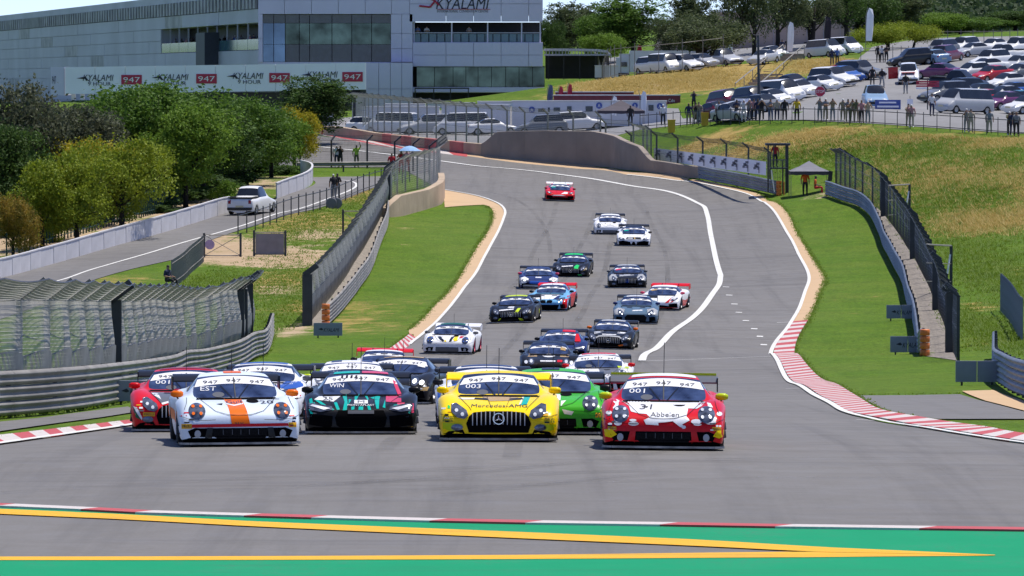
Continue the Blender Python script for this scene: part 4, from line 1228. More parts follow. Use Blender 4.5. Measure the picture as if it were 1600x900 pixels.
def front_face(root, t, spec):
    kd = spec.get('face', {'rear': '911', 'front': 'amg', 'mid': 'r8'}[t])
    lit = spec.get('lit', False)
    led = M_lamp if lit else M_led
    if kd == '911':
        for s in (-1, 1):
            h = patch(root, t, ellipse(s * .70, .575, .14, .138), M_lens, "headlight", .006, 'f', .04, dome=.03, key=('hl911', s))
            for (a, b) in ((-.062, .058), (.062, .058), (-.062, -.058), (.062, -.058)):
                q = patch(h or root, t, ellipse(s * .70 + a, .575 + b, .026, .025, 10), PC[spec['led']] if 'led' in spec else led, "lamp", .034, 'f', .03, key=('led911', s, a, b))
            patch(root, t, ellipse(s * .70, .20, .052, .062, 16), PC['silver'] if not lit else led, "fog_lamp", .012, 'f', .04, dome=.006, key=('fog911', s))
        patch(root, t, [(-.80, .20), (-.74, .295), (.74, .295), (.80, .20), (.84, .06), (-.84, .06)], M_under, 'mouth', .0045, 'f', .06, key='mo911')
        patch(root, t, [(-.46, .275), (.46, .275), (.42, .095), (-.42, .095)], M_mesh, "grille", .006, 'f', .06, key='gr911')
        for q in (-.13, .01, .15, -.28, .30):
            patch(root, t, [(q - .004, .27), (q + .004, .27), (q + .004, .10), (q - .004, .10)], M_rim, "grille_bar", .014, 'f', .08, key=('gb911', q))
        sym(root, t, [(.52, .285), (.74, .30), (.86, .25), (.80, .12), (.55, .10)], M_under, "intake", key='in911', off=.005)
        sym(root, t, [(.45, .30), (.54, .30), (.60, .075), (.47, .06)], PC[spec.get('bumper', spec['body'])], "intake_frame", key=('if911', spec.get('bumper', spec['body'])), off=.022)
        patch(root, t, [(-.90, .095), (.90, .095), (.88, .05), (-.88, .05)], M_under, "lower_lip", .01, 'f', .1, key='ll911')
        patch(root, t, ellipse(.26, .735, .105, .032), M_under, "hood_vent", .006, 'f', .03, key='hv911')
        patch(root, t, [(-.36, .69), (-.25, .70), (-.27, .672)], M_under, "hood_vent", .006, 'f', .03, key='hv911b')
    elif kd in ('amg', 'bentley', 'aston', 'bmw'):
        hl = [(.51, .43), (.54, .52), (.72, .65), (.80, .63), (.80, .50), (.70, .40), (.58, .375)] if kd != 'bmw' else [(.50, .52), (.52, .60), (.86, .66), (.88, .60), (.80, .53)]
        if kd == 'bentley': hl = ellipse(.62, .56, .11, .11)
        for s in (-1, 1):
            po = hl if s > 0 else mirror_poly(hl)
            h = patch(root, t, po, M_lens, "headlight", .007, 'f', .04, dome=.015, key=('hl' + kd, s))
            cs = ((.61, .445), (.71, .51)) if kd not in ('bentley',) else ((.62, .56),)
            for (a, b) in cs:
                patch(h or root, t, ellipse(s * a, b,   .030 if kd != 'bentley' else .055, .030 if kd != 'bentley' else .06, 10), led, "lamp", .024, 'f', .03, key=('led' + kd, s, a, lit))
            if kd == 'bentley':
                patch(h or root, t, ellipse(s * .80, .53, .06, .06, 12), led, "lamp", .02, 'f', .03, key=('ledb', s, lit))
        if kd == 'amg':
            gp = [(-.50, .15), (-.545, .30), (-.50, .42), (-.42, .485), (-.2, .505), (.2, .505), (.42, .485), (.50, .42), (.545, .30), (.50, .15)]
            g = patch(root, t, gp, M_under, "grille", .008, 'f', .06, key='gramg')
            for k in range(13):
                q = (k - 6) * .073
                if abs(q) < .02: continue
                top = .485 - .10 * max(0, abs(q) - .3) ** .8
                patch(g, t, [(q - .008, .29 - .05 * abs(q)), (q + .008, .29 - .05 * abs(q)), (q + .008, top), (q - .008, top)], PC['silver'], "grille_slat", .028, 'f', .08, key=('slat', k))
            ring = [ellipse(0, .385, .098, .098, 24), ellipse(0, .385, .082, .082, 24)]
            mb = MB()
            Mx = Matrix.Translation((0, -NOSE[t] - .035, .385)) @ Matrix.Rotation(math.pi / 2, 4, 'X')
            mb.lathe([(.084, -.012), (.098, -.012), (.098, .012), (.084, .012), (.084, -.012)], 24, Mx)
            for k in range(3):
                a = k * 2 * math.pi / 3
                mb.prism([(-.012, 0), (.012, 0), (.003, .088), (-.003, .088)], -.008, .008, 'xz') if False else None
                M2 = Matrix.Translation((0, -NOSE[t] - .035, .385)) @ Matrix.Rotation(a, 4, 'Y')
                mb.v += [tuple(M2 @ Vector(p)) for p in ((-.015, 0, 0), (.015, 0, 0), (0, 0, .09), (0, -.012, .01))]
                kk = len(mb.v) - 4; mb.f += [(kk, kk + 2, kk + 3), (kk + 1, kk + 3, kk + 2), (kk, kk + 3, kk + 1)]; mb.mi += [0] * 3
            if 'emblem' not in PATCHES: PATCHES['emblem'] = mb.mesh("emblem", False, False)
            inst("emblem", PATCHES['emblem'], PC['blue'] if spec.get('blue_star') else M_chrome, g)
            sym(root, t, ellipse(.70, .235, .10, .055, 14), M_lens, "fog_lamp", key='fogamg', off=.012, dome=.015)
            sym(root, t, [(.56, .13), (.60, .20), (.84, .17), (.93, .13), (.90, .10)], M_under, "intake", key='inamg', off=.007)
        elif kd == 'bmw':
            sym(root, t, [(.02, .40), (.03, .52), (.22, .54), (.30, .50), (.26, .40)], M_under, "kidney_grille", key='kid', off=.01)
            patch(root, t, [(-.62, .32), (.62, .32), (.55, .12), (-.55, .12)], M_under, "grille", .008, 'f', .06, key='grbmw')
            sym(root, t, [(.66, .34), (.88, .36), (.90, .16), (.68, .14)], M_under, "intake", key='inbmw', off=.008)
        else:
            top = .50 if kd == 'bentley' else .42
            patch(root, t, [(-.45, .13), (-.50, .30), (-.38, top), (.38, top), (.50, .30), (.45, .13)], M_mesh, "grille", .008, 'f', .06, key='gr' + kd)
            sym(root, t, [(.60, .32), (.86, .34), (.90, .16), (.62, .13)], M_under, "intake", key='in' + kd, off=.008)
        patch(root, t, [(-.92, .115), (.92, .115), (.90, .05), (-.90, .05)], M_under, "lower_lip", .011, 'f', .1, key='ll' + t)
        sym(root, t, [(.18, .70), (.42, .715), (.40, .745), (.20, .735)], M_carbon, "hood_vent", key='hv' + t, off=.006)
    else:
        if kd == 'r8':
            hl = [(.50, .44), (.52, .50), (.88, .56), (.93, .53), (.90, .43), (.72, .40)]
            gp = [(-.42, .10), (-.46, .30), (-.40, .43), (.40, .43), (.46, .30), (.42, .10)]
        elif kd == 'ferrari':
            hl = [(.55, .50), (.62, .56), (.88, .63), (.90, .57), (.72, .48)]
            gp = [(-.55, .10), (-.50, .24), (-.2, .27), (.2, .27), (.50, .24), (.55, .10)]
        else:
            hl = [(.52, .40), (.58, .48), (.84, .52), (.92, .46), (.74, .40)]
            gp = [(-.14, .12), (-.05, .28), (.05, .28), (.14, .12)]
        for s in (-1, 1):
            h = patch(root, t, hl if s > 0 else mirror_poly(hl), M_lens, "headlight", .007, 'f', .04, dome=.01, key=('hl' + kd, s))
            lp = [(.54, .455), (.86, .525), (.90, .50), (.66, .43)] if kd == 'r8' else ellipse(.74, .50 if kd == 'ferrari' else .45, .075, .03, 10)
            if kd == 'ferrari': lp = ellipse(.76, .555, .07, .03, 10, .3)
            patch(h or root, t, lp if s > 0 else mirror_poly(lp), led, "lamp", .022, 'f', .04, key=('led' + kd, s, lit))
        patch(root, t, gp, M_under, "grille", .008, 'f', .06, key='gr' + kd)
        sym(root, t, [(.50, .33), (.90, .37), (.92, .18), (.52, .11)] if kd != 'lambo' else [(.16, .12), (.20, .26), (.62, .34), (.90, .30), (.86, .12)], M_under, "intake", key='in' + kd, off=.008)
        patch(root, t, [(-.92, .115), (.92, .115), (.90, .05), (-.90, .05)], M_under, "lower_lip", .011, 'f', .1, key='ll' + t)
# decal makers -------------------------------------------------------
def D_poly(m, pts, name="stripe", off=.0055, step=.05, pix=True):
    def f(root, t, U): patch(root, t, [U(p) for p in pts] if pix else pts, PC[m] if isinstance(m, str) else m, name, off, 'f', step)
    return f
def D_text(s, m, cx, cy, wpx, hpx, pix=True, **kw):
    def f(root, t, U):
        if pix:
            c = U((cx, cy)); k = U((cx + 1, cy))[0] - c[0]
            text_on(root, t, s, c[0], c[1], wpx * k, hpx * k, PC[m] if isinstance(m, str) else m, **kw)
        else: text_on(root, t, s, cx, cy, wpx, hpx, PC[m] if isinstance(m, str) else m, **kw)
    return f
def D_m(m, pts, name="stripe", **kw): return D_poly(m, pts, name, pix=False, **kw)
def D_roof(m, pts, name="roof_stripe"):
    def f(root, t, U): patch(root, t, [(x, y + {'rear': .06, 'front': .50, 'mid': .02}[t] - (.12 if STATE.get('far') else 0)) for x, y in pts], PC[m], name, .006, 't', .08)
    return f
def D_side(m, pts, side, name="side_panel"):
    def f(root, t, U): patch(root, t, pts, PC[m], name, .006, side, .1)
    return f
def Z(x0, y0, sc):
    """points measured on an enlargement of the photo"""
    return lambda *p: [(x0 + a / sc, y0 + b / sc) for a, b in p]
zr = Z(900, 550, 5.327); zo = Z(190, 540, 5.327); zy = Z(660, 550, 5.327); za = Z(460, 530, 5.627)
def rect(x0, y0, x1, y1): return [(x0, y0), (x1, y0), (x1, y1), (x0, y1)]
def spots(z, m, lst, off=.0058): return [D_poly(m, z(*ellipse(x, y, rx, ry, 11)), "paint_splash", off, .04) for x, y, rx, ry in lst]
def sticker(z, x0, y0, x1, y1, m='gold', txt="PIRELLI"):
    c = z(((x0 + x1) / 2, (y0 + y1) / 2))[0]; s = z((0, 0), (1, 0)); k = s[1][0] - s[0][0]
    return [D_poly(m, z(*rect(x0, y0, x1, y1)), "sticker", .0065, .05), D_text(txt, M_ink, c[0], c[1], abs(x1 - x0) * .82 * k, abs(y1 - y0) * .5 * k, name="lettering")]
roof_all = [(-.50, -.12), (.50, -.12), (.48, .5), (.44, 1.1), (-.44, 1.1), (-.48, .5)]
def vis_yaw(px, v): return v + math.degrees((800 - px) / FPX)
zc9 = lambda *p: [(x, y) for x, y in p]
LIM = 'lime'
CARS = [
 dict(type='rear', at=(1036, 703), vis=0, body='red', wing='grey', plate='black', wing_edge='lime', mirror='lime', code="001", near=True, ant=.6,
  label="red and white racing car with lime mirrors and number 31, rightmost of the front row",
  decals=[D_poly('white', zr((372,414),(1078,412),(1045,450),(1005,472),(932,470),(917,538),(945,568),(882,602),(900,636),(862,622),(802,577),(742,586),(682,590),(684,612),(580,606),(560,570),(612,546),(582,520),(512,515),(452,500),(432,452)), "hood_panel", .0052),
          D_poly('white', zr((300,470),(322,440),(300,420),(330,400),(352,412),(345,450),(312,490)), "paint_splash", .0052), D_poly('white', zr((1098,455),(1140,460),(1120,425),(1090,418)), "paint_splash", .0052),
          D_roof('white', [(-.54, -.16), (.54, -.16), (.50, .5), (.46, 1.1), (-.46, 1.1), (-.50, .5)]),
          D_poly('yellow', zr((232,652),(290,642),(338,690),(292,718),(240,708)), "flash"), D_poly('yellow', zr((1228,642),(1172,652),(1140,700),(1190,716),(1236,692)), "flash"),
          D_text("Abbelen", M_ink, 900 + 735 / 5.327, 550 + 524 / 5.327, 240 / 5.327, 36 / 5.327), D_text("31", M_ink, 900 + 577 / 5.327, 550 + 462 / 5.327, 100 / 5.327, 40 / 5.327, shear=.2),
          D_text("Abbelen", M_ink, 900 + 475 / 5.327, 550 + 602 / 5.327, 70 / 5.327, 18 / 5.327), ]
   + spots(zr, 'white', [(268,512,26,16),(345,596,34,22),(330,575,16,24),(475,600,44,18),(470,572,30,10),(1000,578,46,20),(1010,602,34,10),(1192,512,24,18),(1120,584,46,18),(1150,560,14,22),(895,625,18,14),(280,605,18,10)])
   + sticker(zr, 262, 626, 332, 654, 'stick') + sticker(zr, 1132, 622, 1205, 654, 'stick')),
 dict(type='rear', at=(376, 697), vis=3.2, body='paleblue', wing='black', mirror='orange', led='orange', code="EST", near=True, bumper='black',
  label="pale blue and white racing car with a broad orange centre stripe, leading on the left",
  decals=[D_poly('orange', zo((888,432),(1030,432),(1075,662),(922,664)), "stripe", .0052),
          D_roof('orange', [(-.15, -.10), (.15, -.10), (.14, .5), (.12, 1.1), (-.12, 1.1), (-.14, .5)]),
          D_poly('red', zo((590,654),(1390,650),(1398,674),(584,682)), "nose_edge", .0062),
          D_text("Gulf", 'navy', 190 + 965 / 5.327, 540 + 472 / 5.327, 140 / 5.327, 26 / 5.327), D_text("20", M_ink, 190 + 1235 / 5.327, 540 + 474 / 5.327, 110 / 5.327, 26 / 5.327),
          D_text("SIX", M_ink, 190 + 985 / 5.327, 540 + 648 / 5.327, 80 / 5.327, 16 / 5.327),
          D_poly('white', zo((890,488),(955,505),(1035,488),(1035,478),(955,494),(888,478)), "smile_stripe", .0062),
          D_side('orange', [(-1.7, .35), (1.9, .40), (1.9, .62), (-.6, .50), (-1.7, .55)], -1), D_side('orange', [(-1.7, .35), (1.9, .40), (1.9, .62), (-.6, .50), (-1.7, .55)], 1)]
   + sticker(zo, 505, 650, 588, 690, 'stick') + sticker(zo, 1396, 645, 1460, 684, 'stick')),
 dict(type='front', at=(779, 690), vis=0, body='yellow', wing='yellow', plate='yellow', code="003", near=True,
  label="bright yellow racing car with slatted silver grille and a round star emblem",
  decals=[D_poly('teal', zy((852,362),(906,360),(868,440),(818,440)), "stripe", .0056), D_poly('white', zy((836,362),(848,362),(812,440),(802,440)), "stripe", .0056),
          D_poly('gold', zy((480,362),(800,372),(748,402),(560,408)), "hood_vent", .0056), D_poly('white', zy((290,378),(460,378),(420,392),(320,394)), "hood_sticker", .0056),
          D_text("Mercedes-AMG", M_ink, 660 + 640 / 5.327, 550 + 448 / 5.327, 470 / 5.327, 26 / 5.327, shear=.15),
          D_text("MANN", 'darkgreen', 660 + 212 / 5.327, 550 + 548 / 5.327, 76 / 5.327, 22 / 5.327), D_text("FILTER", 'darkgreen', 660 + 212 / 5.327, 550 + 574 / 5.327, 80 / 5.327, 20 / 5.327),
          D_text("MANN", 'darkgreen', 660 + 1058 / 5.327, 550 + 555 / 5.327, 78 / 5.327, 22 / 5.327), D_text("FILTER", 'darkgreen', 660 + 1060 / 5.327, 550 + 580 / 5.327, 84 / 5.327, 20 / 5.327),
          D_poly('brightgreen', zy((208,440),(228,450),(226,474),(206,470)), "marker"), D_poly('lime', zy((170,590),(330,600),(320,650),(240,660),(170,640)), "corner_panel", .0045),
          D_poly('lime', zy((1110,600),(980,605),(990,650),(1060,655),(1115,640)), "corner_panel", .0045)]),
 dict(type='mid', at=(564, 678), vis=0, body='black', wing='black', mirror='black', code="WIN", near=True,
  label="black racing car with turquoise zebra stripes and a red corner over the windscreen",
  decals=[D_poly('teal', za(*q), "zebra_stripe", .0052, .04) for q in (
      ((420,482),(456,470),(466,540),(460,616),(424,620),(440,542)), ((530,478),(572,466),(548,520),(528,540)), ((610,468),(640,480),(655,520),(640,522)), ((345,548),(372,545),(398,612),(372,616)),
      ((500,588),(528,584),(526,612),(500,616)), ((566,586),(606,586),(604,616),(562,616)), ((640,580),(664,578),(676,616),(648,616)), ((668,500),(760,478),(748,520),(690,512)), ((706,518),(748,520),(742,605),(722,605),(712,560)),
      ((776,592),(800,520),(800,600)), ((180,530),(206,525),(300,588),(272,592)), ((128,520),(150,508),(166,572),(142,596)), ((218,535),(240,545),(250,562),(235,560)), ((478,515),(500,520),(480,560),(464,575)), ((124,610),(140,606),(168,660),(150,668)), ((200,600),(190,566),(170,545),(160,560)), ((300,590),(322,588),(350,615),(330,618)), ((1010,600),(1030,590),(1020,650),(1000,640)), ((860,585),(880,570),(960,560),(900,580)))]
   + [D_poly('pink', za((808,482),(942,476),(942,546),(872,546),(806,540)), "red_panel", .0056), D_poly('pink', za((905,552),(972,550),(965,578),(908,576)), "pink_panel"), D_poly('pink', za((1030,562),(1050,556),(1050,640),(1030,640)), "pink_panel"),
      D_poly('pink', za((868,330),(900,352),(946,462),(914,470),(884,386)), "red_panel", .0056), D_roof('teal', [(-.50, -.16), (-.02, -.16), (-.02, .35), (-.46, .35)]), D_roof('pink', [(.02, -.16), (.50, -.16), (.46, .35), (.02, .35)]),
      D_poly('white', za((170,522),(212,492),(404,486),(342,540)), "number_panel", .0058), D_text("25", M_ink, 460 + 290 / 5.627, 530 + 513 / 5.627, 90 / 5.627, 34 / 5.627),
      D_poly('white', za(*rect(525, 525, 646, 558)), "badge", .0062), D_text("M", M_ink, 460 + 586 / 5.627, 530 + 542 / 5.627, 60 / 5.627, 22 / 5.627), D_text("MONTAPLAST", 'white', 460 + 585 / 5.627, 530 + 573 / 5.627, 236 / 5.627, 15 / 5.627),
      D_poly('grey', za(*rect(470, 622, 700, 650)), "number_plate", .012)]
   + [D_poly('black', za((-.0 + 410 + 42 * k, 292), (428 + 42 * k, 290), (424 + 42 * k, 318), (404 + 42 * k, 320)), "roof_stripe", .009) for k in range(4)]
   + sticker(za, 992, 762, 1050, 800, 'stick', "P") + sticker(za, 122, 772, 180, 808, 'stick', "P")),
 dict(type='rear', at=(860, 679), vis=-1, body='green', wing='black', mirror='black', near=True,
  label="plain green racing car half hidden behind the yellow car",
  decals=[D_poly('white', zy((1080,335),(1145,340),(1145,395),(1100,390)), "number_panel"), D_roof('black', [(-.2, -.15), (.12, -.15), (.12, 1.0), (-.2, 1.0)]),
          D_poly('white', zy((1160,470),(1260,490),(1240,520),(1180,510)), "splash"), D_poly('white', zy((1150,400),(1195,395),(1180,410),(1150,450)), "splash")] + sticker(zy, 1440, 500, 1486, 538, 'stick', "P")),
 dict(type='front', at=(764, 666), vis=1, body='white', wing='black', mirror='black', near=True, face='bmw',
  label="white and blue racing car almost hidden behind the yellow car",
  decals=[D_roof('navy', roof_all), D_m('blue', [(-.98, .55), (-.55, .80), (-.60, .86), (-.98, .70)]), D_m('blue', [(.98, .55), (.55, .80), (.60, .86), (.98, .70)])]),
 dict(type='front', at=(291, 674), vis=0, body='red', wing='black', mirror='red', code="001", near=True,
  label="red racing car with green and white corner, behind the orange striped car",
  decals=[D_poly('grey', zo((250,372),(560,378),(520,440),(330,470),(262,400)), "hood_panel", .0052), D_poly('white', zo((240,380),(300,384),(330,440),(300,420),(262,400)), "stripe", .006), D_poly('white', zo((330,470),(420,445),(415,462),(340,485)), "stripe", .006),
          D_poly('white', zo((98,498),(128,506),(172,592),(168,612),(130,560)), "stripe", .0056), D_poly('darkgreen', zo((98,512),(116,532),(162,612),(118,590)), "stripe", .006), D_roof('darkred', roof_all)]
   + sticker(zo, 178, 548, 276, 580, 'stick')),
 dict(type='front', at=(394, 655), vis=-5, body='white', wing='black', mirror='grey', near=True, face='bmw', lit=True,
  label="white racing car with blue roof and blue flanks, right behind the orange striped car",
  decals=[D_roof('blue', roof_all), D_m('blue', [(.40, .70), (.75, .60), (.98, .70), (.95, .80), (.55, .82)]), D_m('blue', [(-.40, .70), (-.75, .60), (-.98, .70), (-.95, .80), (-.55, .82)]), D_side('navy', [(-1.2, .3), (1.8, .3), (1.8, .7), (.3, .6), (-1.2, .75)], 1)]),
 dict(type='rear', at=(550, 648), vis=0, body='white', wing='black', mirror='lime', near=True, code="MI",
  label="white racing car with lime mirrors tucked behind the zebra striped car",
  decals=[D_roof('navy', [(-.45, -.12), (-.22, -.12), (-.2, 1.0), (-.4, 1.0)]), D_roof('navy', [(.45, -.12), (.22, -.12), (.2, 1.0), (.4, 1.0)]), D_text("10", M_ink, 0.0, 1.15, .16, .05, pix=False), D_m('grey', [(-.98, .60), (-.6, .78), (-.62, .85), (-.98, .74)])]),
 dict(type='front', at=(606, 630), vis=-8, body='black', wing='black', mirror='grey', near=True, face='bentley', lit=True,
  label="black and gold racing car with lit round lamps, behind the zebra striped car",
  decals=[D_roof('gold', roof_all), D_m('gold', [(.55, .30), (.95, .34), (.98, .44), (.60, .40)]), D_m('white', [(.42, .98), (.62, .94), (.60, 1.04), (.42, 1.08)], "sticker", off=.008), D_side('gold', [(-1.4, .30), (1.8, .30), (1.8, .42), (-1.4, .45)], 1)] ),
 dict(type='front', at=(597, 601), vis=-1, body='white', wing='red', plate='red', mirror='black', face='bmw', wing_z=1.10,
  label="white racing car with a bright red rear wing, last of the left pack", decals=[D_m('navy', [(-.6, .74), (.6, .74), (.5, .66), (-.5, .66)]), D_m('blue', [(-.98, .5), (-.6, .74), (-.64, .8), (-.98, .66)])]),
 dict(type='front', at=(857, 588), vis=0, body='black', wing='black', mirror='black', face='bentley', strip=True,
  label="black racing car with gold and white crest on the hood, behind the green car",
  decals=[D_m('gold', [(-.75, .72), (-.38, .72), (-.42, .80), (-.72, .80)]), D_m('gold', [(.75, .72), (.38, .72), (.42, .80), (.72, .80)]), D_m('white', ellipse(0, .755, .22, .05), "crest"), D_m('red', [(.30, .55), (.48, .55), (.48, .62), (.30, .62)]), D_m('white', [(-.30, .56), (.24, .56), (.24, .60), (-.30, .60)]), D_m('gold', [(.42, .95), (.60, .92), (.60, 1.02), (.42, 1.05)], off=.008)]),
 dict(type='mid', at=(876, 561), vis=-2, body='navy', wing='black', mirror='black',
  label="navy racing car with a red flash down its windscreen pillar", decals=[D_roof('red', [(.0, -.16), (.50, -.16), (.46, .9), (.0, .9)]), D_m('red', [(.50, .72), (.74, .72), (.62, 1.02), (.52, 1.02)], off=.007), D_side('white', [(-1.0, .3), (1.5, .3), (1.5, .5), (-1.0, .5)], 1)]),
 dict(type='rear', at=(934, 614), vis=-1, body='white', wing='black', mirror='red', near=True,
  label="white racing car with red nose and red mirrors behind the red and white leader",
  decals=[D_roof('red', roof_all), D_m('grey', [(.0, .80), (.68, .80), (.62, .58), (.1, .55)]), D_text("xus", 'white', .36, .52, .42, .11, pix=False, off=.012), D_m('red', [(-.9, .12), (.9, .12), (.85, .34), (-.85, .34)], off=.0045), D_m('lime', [(.55, .84), (.9, .80), (.9, .74), (.6, .76)])]),
 dict(type='front', at=(950, 544), vis=-4, body='black', wing='black', mirror='orange', lit=False,
  label="black racing car with orange mirrors and a silver rimmed grille in mid track",
  decals=[D_m('silver', [(-.56, .32), (-.52, .45), (-.40, .52), (0, .54), (.40, .52), (.52, .45), (.56, .32), (.60, .34), (.56, .48), (.42, .57), (0, .59), (-.42, .57), (-.56, .48), (-.60, .34)], off=.01), D_roof('silver', roof_all), D_m('silver', [(-.62, .62), (-.28, .72), (-.30, .77), (-.66, .72)]), D_m('white', [(.30, .75), (.66, .73), (.62, .68), (.30, .69)]), D_m('orange', [(.45, .16), (.75, .22), (.72, .27), (.40, .20)], off=.012), D_m('white', [(-.3, .61), (.28, .61), (.28, .64), (-.3, .64)])]),
 dict(type='front', at=(993, 505), vis=-1, body='steel', wing='black', mirror='navy', face='aston', lit=True,
  label="steel blue racing car with lit headlamps beside the white and red one",
  decals=[D_m('silver', [(-.98, .40), (-.55, .44), (-.50, .66), (-.80, .72), (-.98, .62)]), D_m('silver', [(.98, .40), (.55, .44), (.50, .66), (.80, .72), (.98, .62)]), D_m('white', [(-.16, .58), (.30, .60), (.30, .64), (-.16, .62)]), D_roof('white', [(-.46, -.1), (.46, -.1), (.46, .1), (-.46, .1)])]),
 dict(type='mid', at=(1028, 484), vis=-8, body='white', wing='red', mirror='pink', face='ferrari',
  label="white racing car with red stripes half behind the steel blue one",
  decals=[D_m('red', [(.30, .36), (.52, .58), (.60, .64), (.50, .40)]), D_m('red', [(.55, .36), (.72, .46), (.74, .52), (.62, .46)]), D_m('red', [(-.95, .08), (.95, .08), (.95, .17), (-.95, .17)], off=.014), D_side('red', [(-1.0, .15), (1.8, .15), (1.8, .5), (.2, .4), (-1.0, .5)], 1), D_m('gold', [(-.56, .90), (-.30, .94), (-.32, .99), (-.56, .96)], off=.008)]),
 dict(type='front', at=(980, 449), vis=0, body='black', wing='black', mirror='grey', blue_star=True,
  label="dark grey racing car with a blue star in its grille",
  decals=[D_m('silver', [(-.95, .40), (-.62, .42), (-.50, .56), (-.60, .74), (-.82, .74), (-.95, .60)], off=.0045), D_m('silver', [(.95, .40), (.62, .42), (.50, .56), (.60, .74), (.82, .74), (.95, .60)], off=.0045), D_m('silver', [(-.40, .62), (.36, .68), (.36, .73), (-.40, .72)]), D_roof('silver', roof_all), D_m('pink', [(-.60, .93), (-.30, .97), (-.32, 1.03), (-.58, 1.0)], off=.008)]),
 dict(type='front', at=(798, 503), vis=-6, body='black', wing='black', mirror='black',
  label="black racing car with a lime roof and lime slashes on its nose",
  decals=[D_roof('lime', roof_all), D_m('lime', [(.14, .42), (.30, .40), (.42, .66), (.28, .66)]), D_m('lime', [(.42, .10), (.62, .10), (.50, .20), (.34, .22)], off=.013), D_m('lime', [(-.62, .10), (-.52, .10), (-.44, .22), (-.50, .22)], off=.013), D_m('white', [(-.55, .55), (.10, .60), (.10, .645), (-.55, .60)]), D_m('white', [(-.20, .68), (.08, .68), (.08, .73), (-.20, .73)]), D_m('silver', [(.52, .42), (.70, .40), (.84, .50), (.86, .60), (.72, .44)], off=.012), D_side('lime', [(.6, .3), (1.6, .3), (1.6, .5), (.6, .5)], 1)]),
 dict(type='front', at=(853, 485), vis=-7, body='skyblue', wing='red', plate='red', mirror='black', face='bmw', lit=True,
  label="light blue and white racing car with a red rear quarter and red wing",
  decals=[D_m('white', [(-.70, .56), (.30, .58), (.55, .78), (-.55, .78)]), D_roof('white', roof_all), D_m('red', [(.72, .14), (.98, .14), (.98, .60), (.80, .56)], off=.007), D_side('red', [(-2.0, .12), (1.9, .12), (1.9, .75), (-1.8, .7)], 1), D_m('blue', [(-.95, .45), (-.45, .40), (-.45, .52), (-.92, .66)]), D_m('navy', [(.30, .56), (.52, .56), (.62, .72), (.44, .72)])]),
 dict(type='mid', at=(842, 451), vis=1, body='navy', wing='black', mirror='pink', face='lambo', lit=True,
  label="dark blue racing car with white front corners and pink mirrors",
  decals=[D_m('white', [(-.99, .20), (-.62, .36), (-.52, .55), (-.72, .66), (-.99, .58)], off=.0045), D_m('white', [(.99, .20), (.62, .36), (.52, .55), (.72, .66), (.99, .58)], off=.0045), D_m('white', [(-.17, .60), (.14, .60), (.14, .65), (-.17, .65)]), D_m('blue', [(-.5, .30), (.5, .30), (.45, .44), (-.45, .44)]), D_m('silver', [(-.85, .10), (.85, .10), (.8, .24), (-.8, .24)], off=.009)]),
 dict(type='front', at=(891, 432), vis=-4, body='black', wing='black', mirror='black',
  label="black racing car with a bright green roof and green nose splashes",
  decals=[D_roof('brightgreen', roof_all), D_m('brightgreen', [(.20, .48), (.40, .46), (.45, .66), (.30, .70), (.18, .60)]), D_m('brightgreen', [(.45, .12), (.70, .08), (.60, .18), (.40, .20)], off=.013), D_m('white', [(-.50, .58), (.10, .62), (.10, .66), (-.50, .62)]), D_m('navy', [(-.65, .92), (-.35, .96), (-.35, 1.03), (-.62, 1.0)], off=.008), D_m('gold', [(.62, .36), (.80, .42), (.84, .56), (.74, .46)], off=.012)]),
 dict(type='mid', at=(990, 384), vis=0, body='white', wing='black', mirror='black', face='lambo',
  label="low white racing car with black hood lettering, overlapping another white one",
  decals=[D_m('black', [(-.46, .42), (.46, .42), (.40, .54), (-.40, .54)]), D_m('gold', [(.02, .42), (.10, .42), (.09, .54), (.03, .54)], off=.008), D_m('white', [(-.36, .46), (-.06, .46), (-.06, .50), (-.36, .50)], off=.008), D_roof('black', roof_all), D_m('teal', [(-.58, .86), (-.30, .90), (-.32, .95), (-.56, .92)], off=.008)]),
 dict(type='rear', at=(953, 366), vis=0, body='white', wing='black', mirror='white',
  label="white racing car with round lamps just behind the low white one", decals=[D_m('gold', [(-.03, .64), (.03, .64), (.02, .69), (-.02, .69)]), D_m('grey', [(-.45, .09), (.45, .09), (.42, .28), (-.42, .28)], off=.02), D_m('silver', [(-.2, .58), (.25, .58), (.2, .62), (-.2, .62)])]),
 dict(type='mid', at=(875, 314), vis=1, body='red', wing='white', plate='red', mirror='darkred', face='ferrari',
  label="solitary red racing car far up the track", decals=[D_m('white', [(.05, .48), (.5, .50), (.55, .60), (.30, .62)]), D_m('white', [(-.6, .34), (.4, .36), (.1, .42), (-.4, .40)]), D_roof('white', roof_all), D_m('teal', [(-.56, .86), (-.30, .90), (-.32, .96), (-.54, .93)], off=.008)]),
 dict(type='rear', at=(698, 552), vis=-6, body='white', wing='white', mirror='grey', led='blue', rim='pink',
  label="white racing car with black and yellow hood marks on the left kerb",
  decals=[D_m('black', [(-.46, .70), (-.36, .72), (-.12, .56), (-.16, .50), (-.30, .58)]), D_m('black', [(.10, .70), (.22, .72), (.16, .52), (.06, .52)]), D_m('yellow', [(.24, .72), (.36, .72), (.40, .56), (.30, .52), (.20, .60)]), D_m('red', [(.44, .74), (.60, .74), (.56, .66), (.42, .66)]), D_m('yellow', [(-.12, .58), (-.06, .58), (-.04, .50), (-.12, .50)]), D_roof('darkgreen', roof_all), D_m('gold', [(-.66, .70), (-.60, .70), (-.60, .74), (-.64, .74)]),
          D_m('grey', [(-.46, .09), (.46, .09), (.46, .28), (-.46, .28)], off=.02)]),
]
for s_ in CARS:
    s_['yaw'] = vis_yaw(s_['at'][0], s_.pop('vis'))
    race_car(s_)
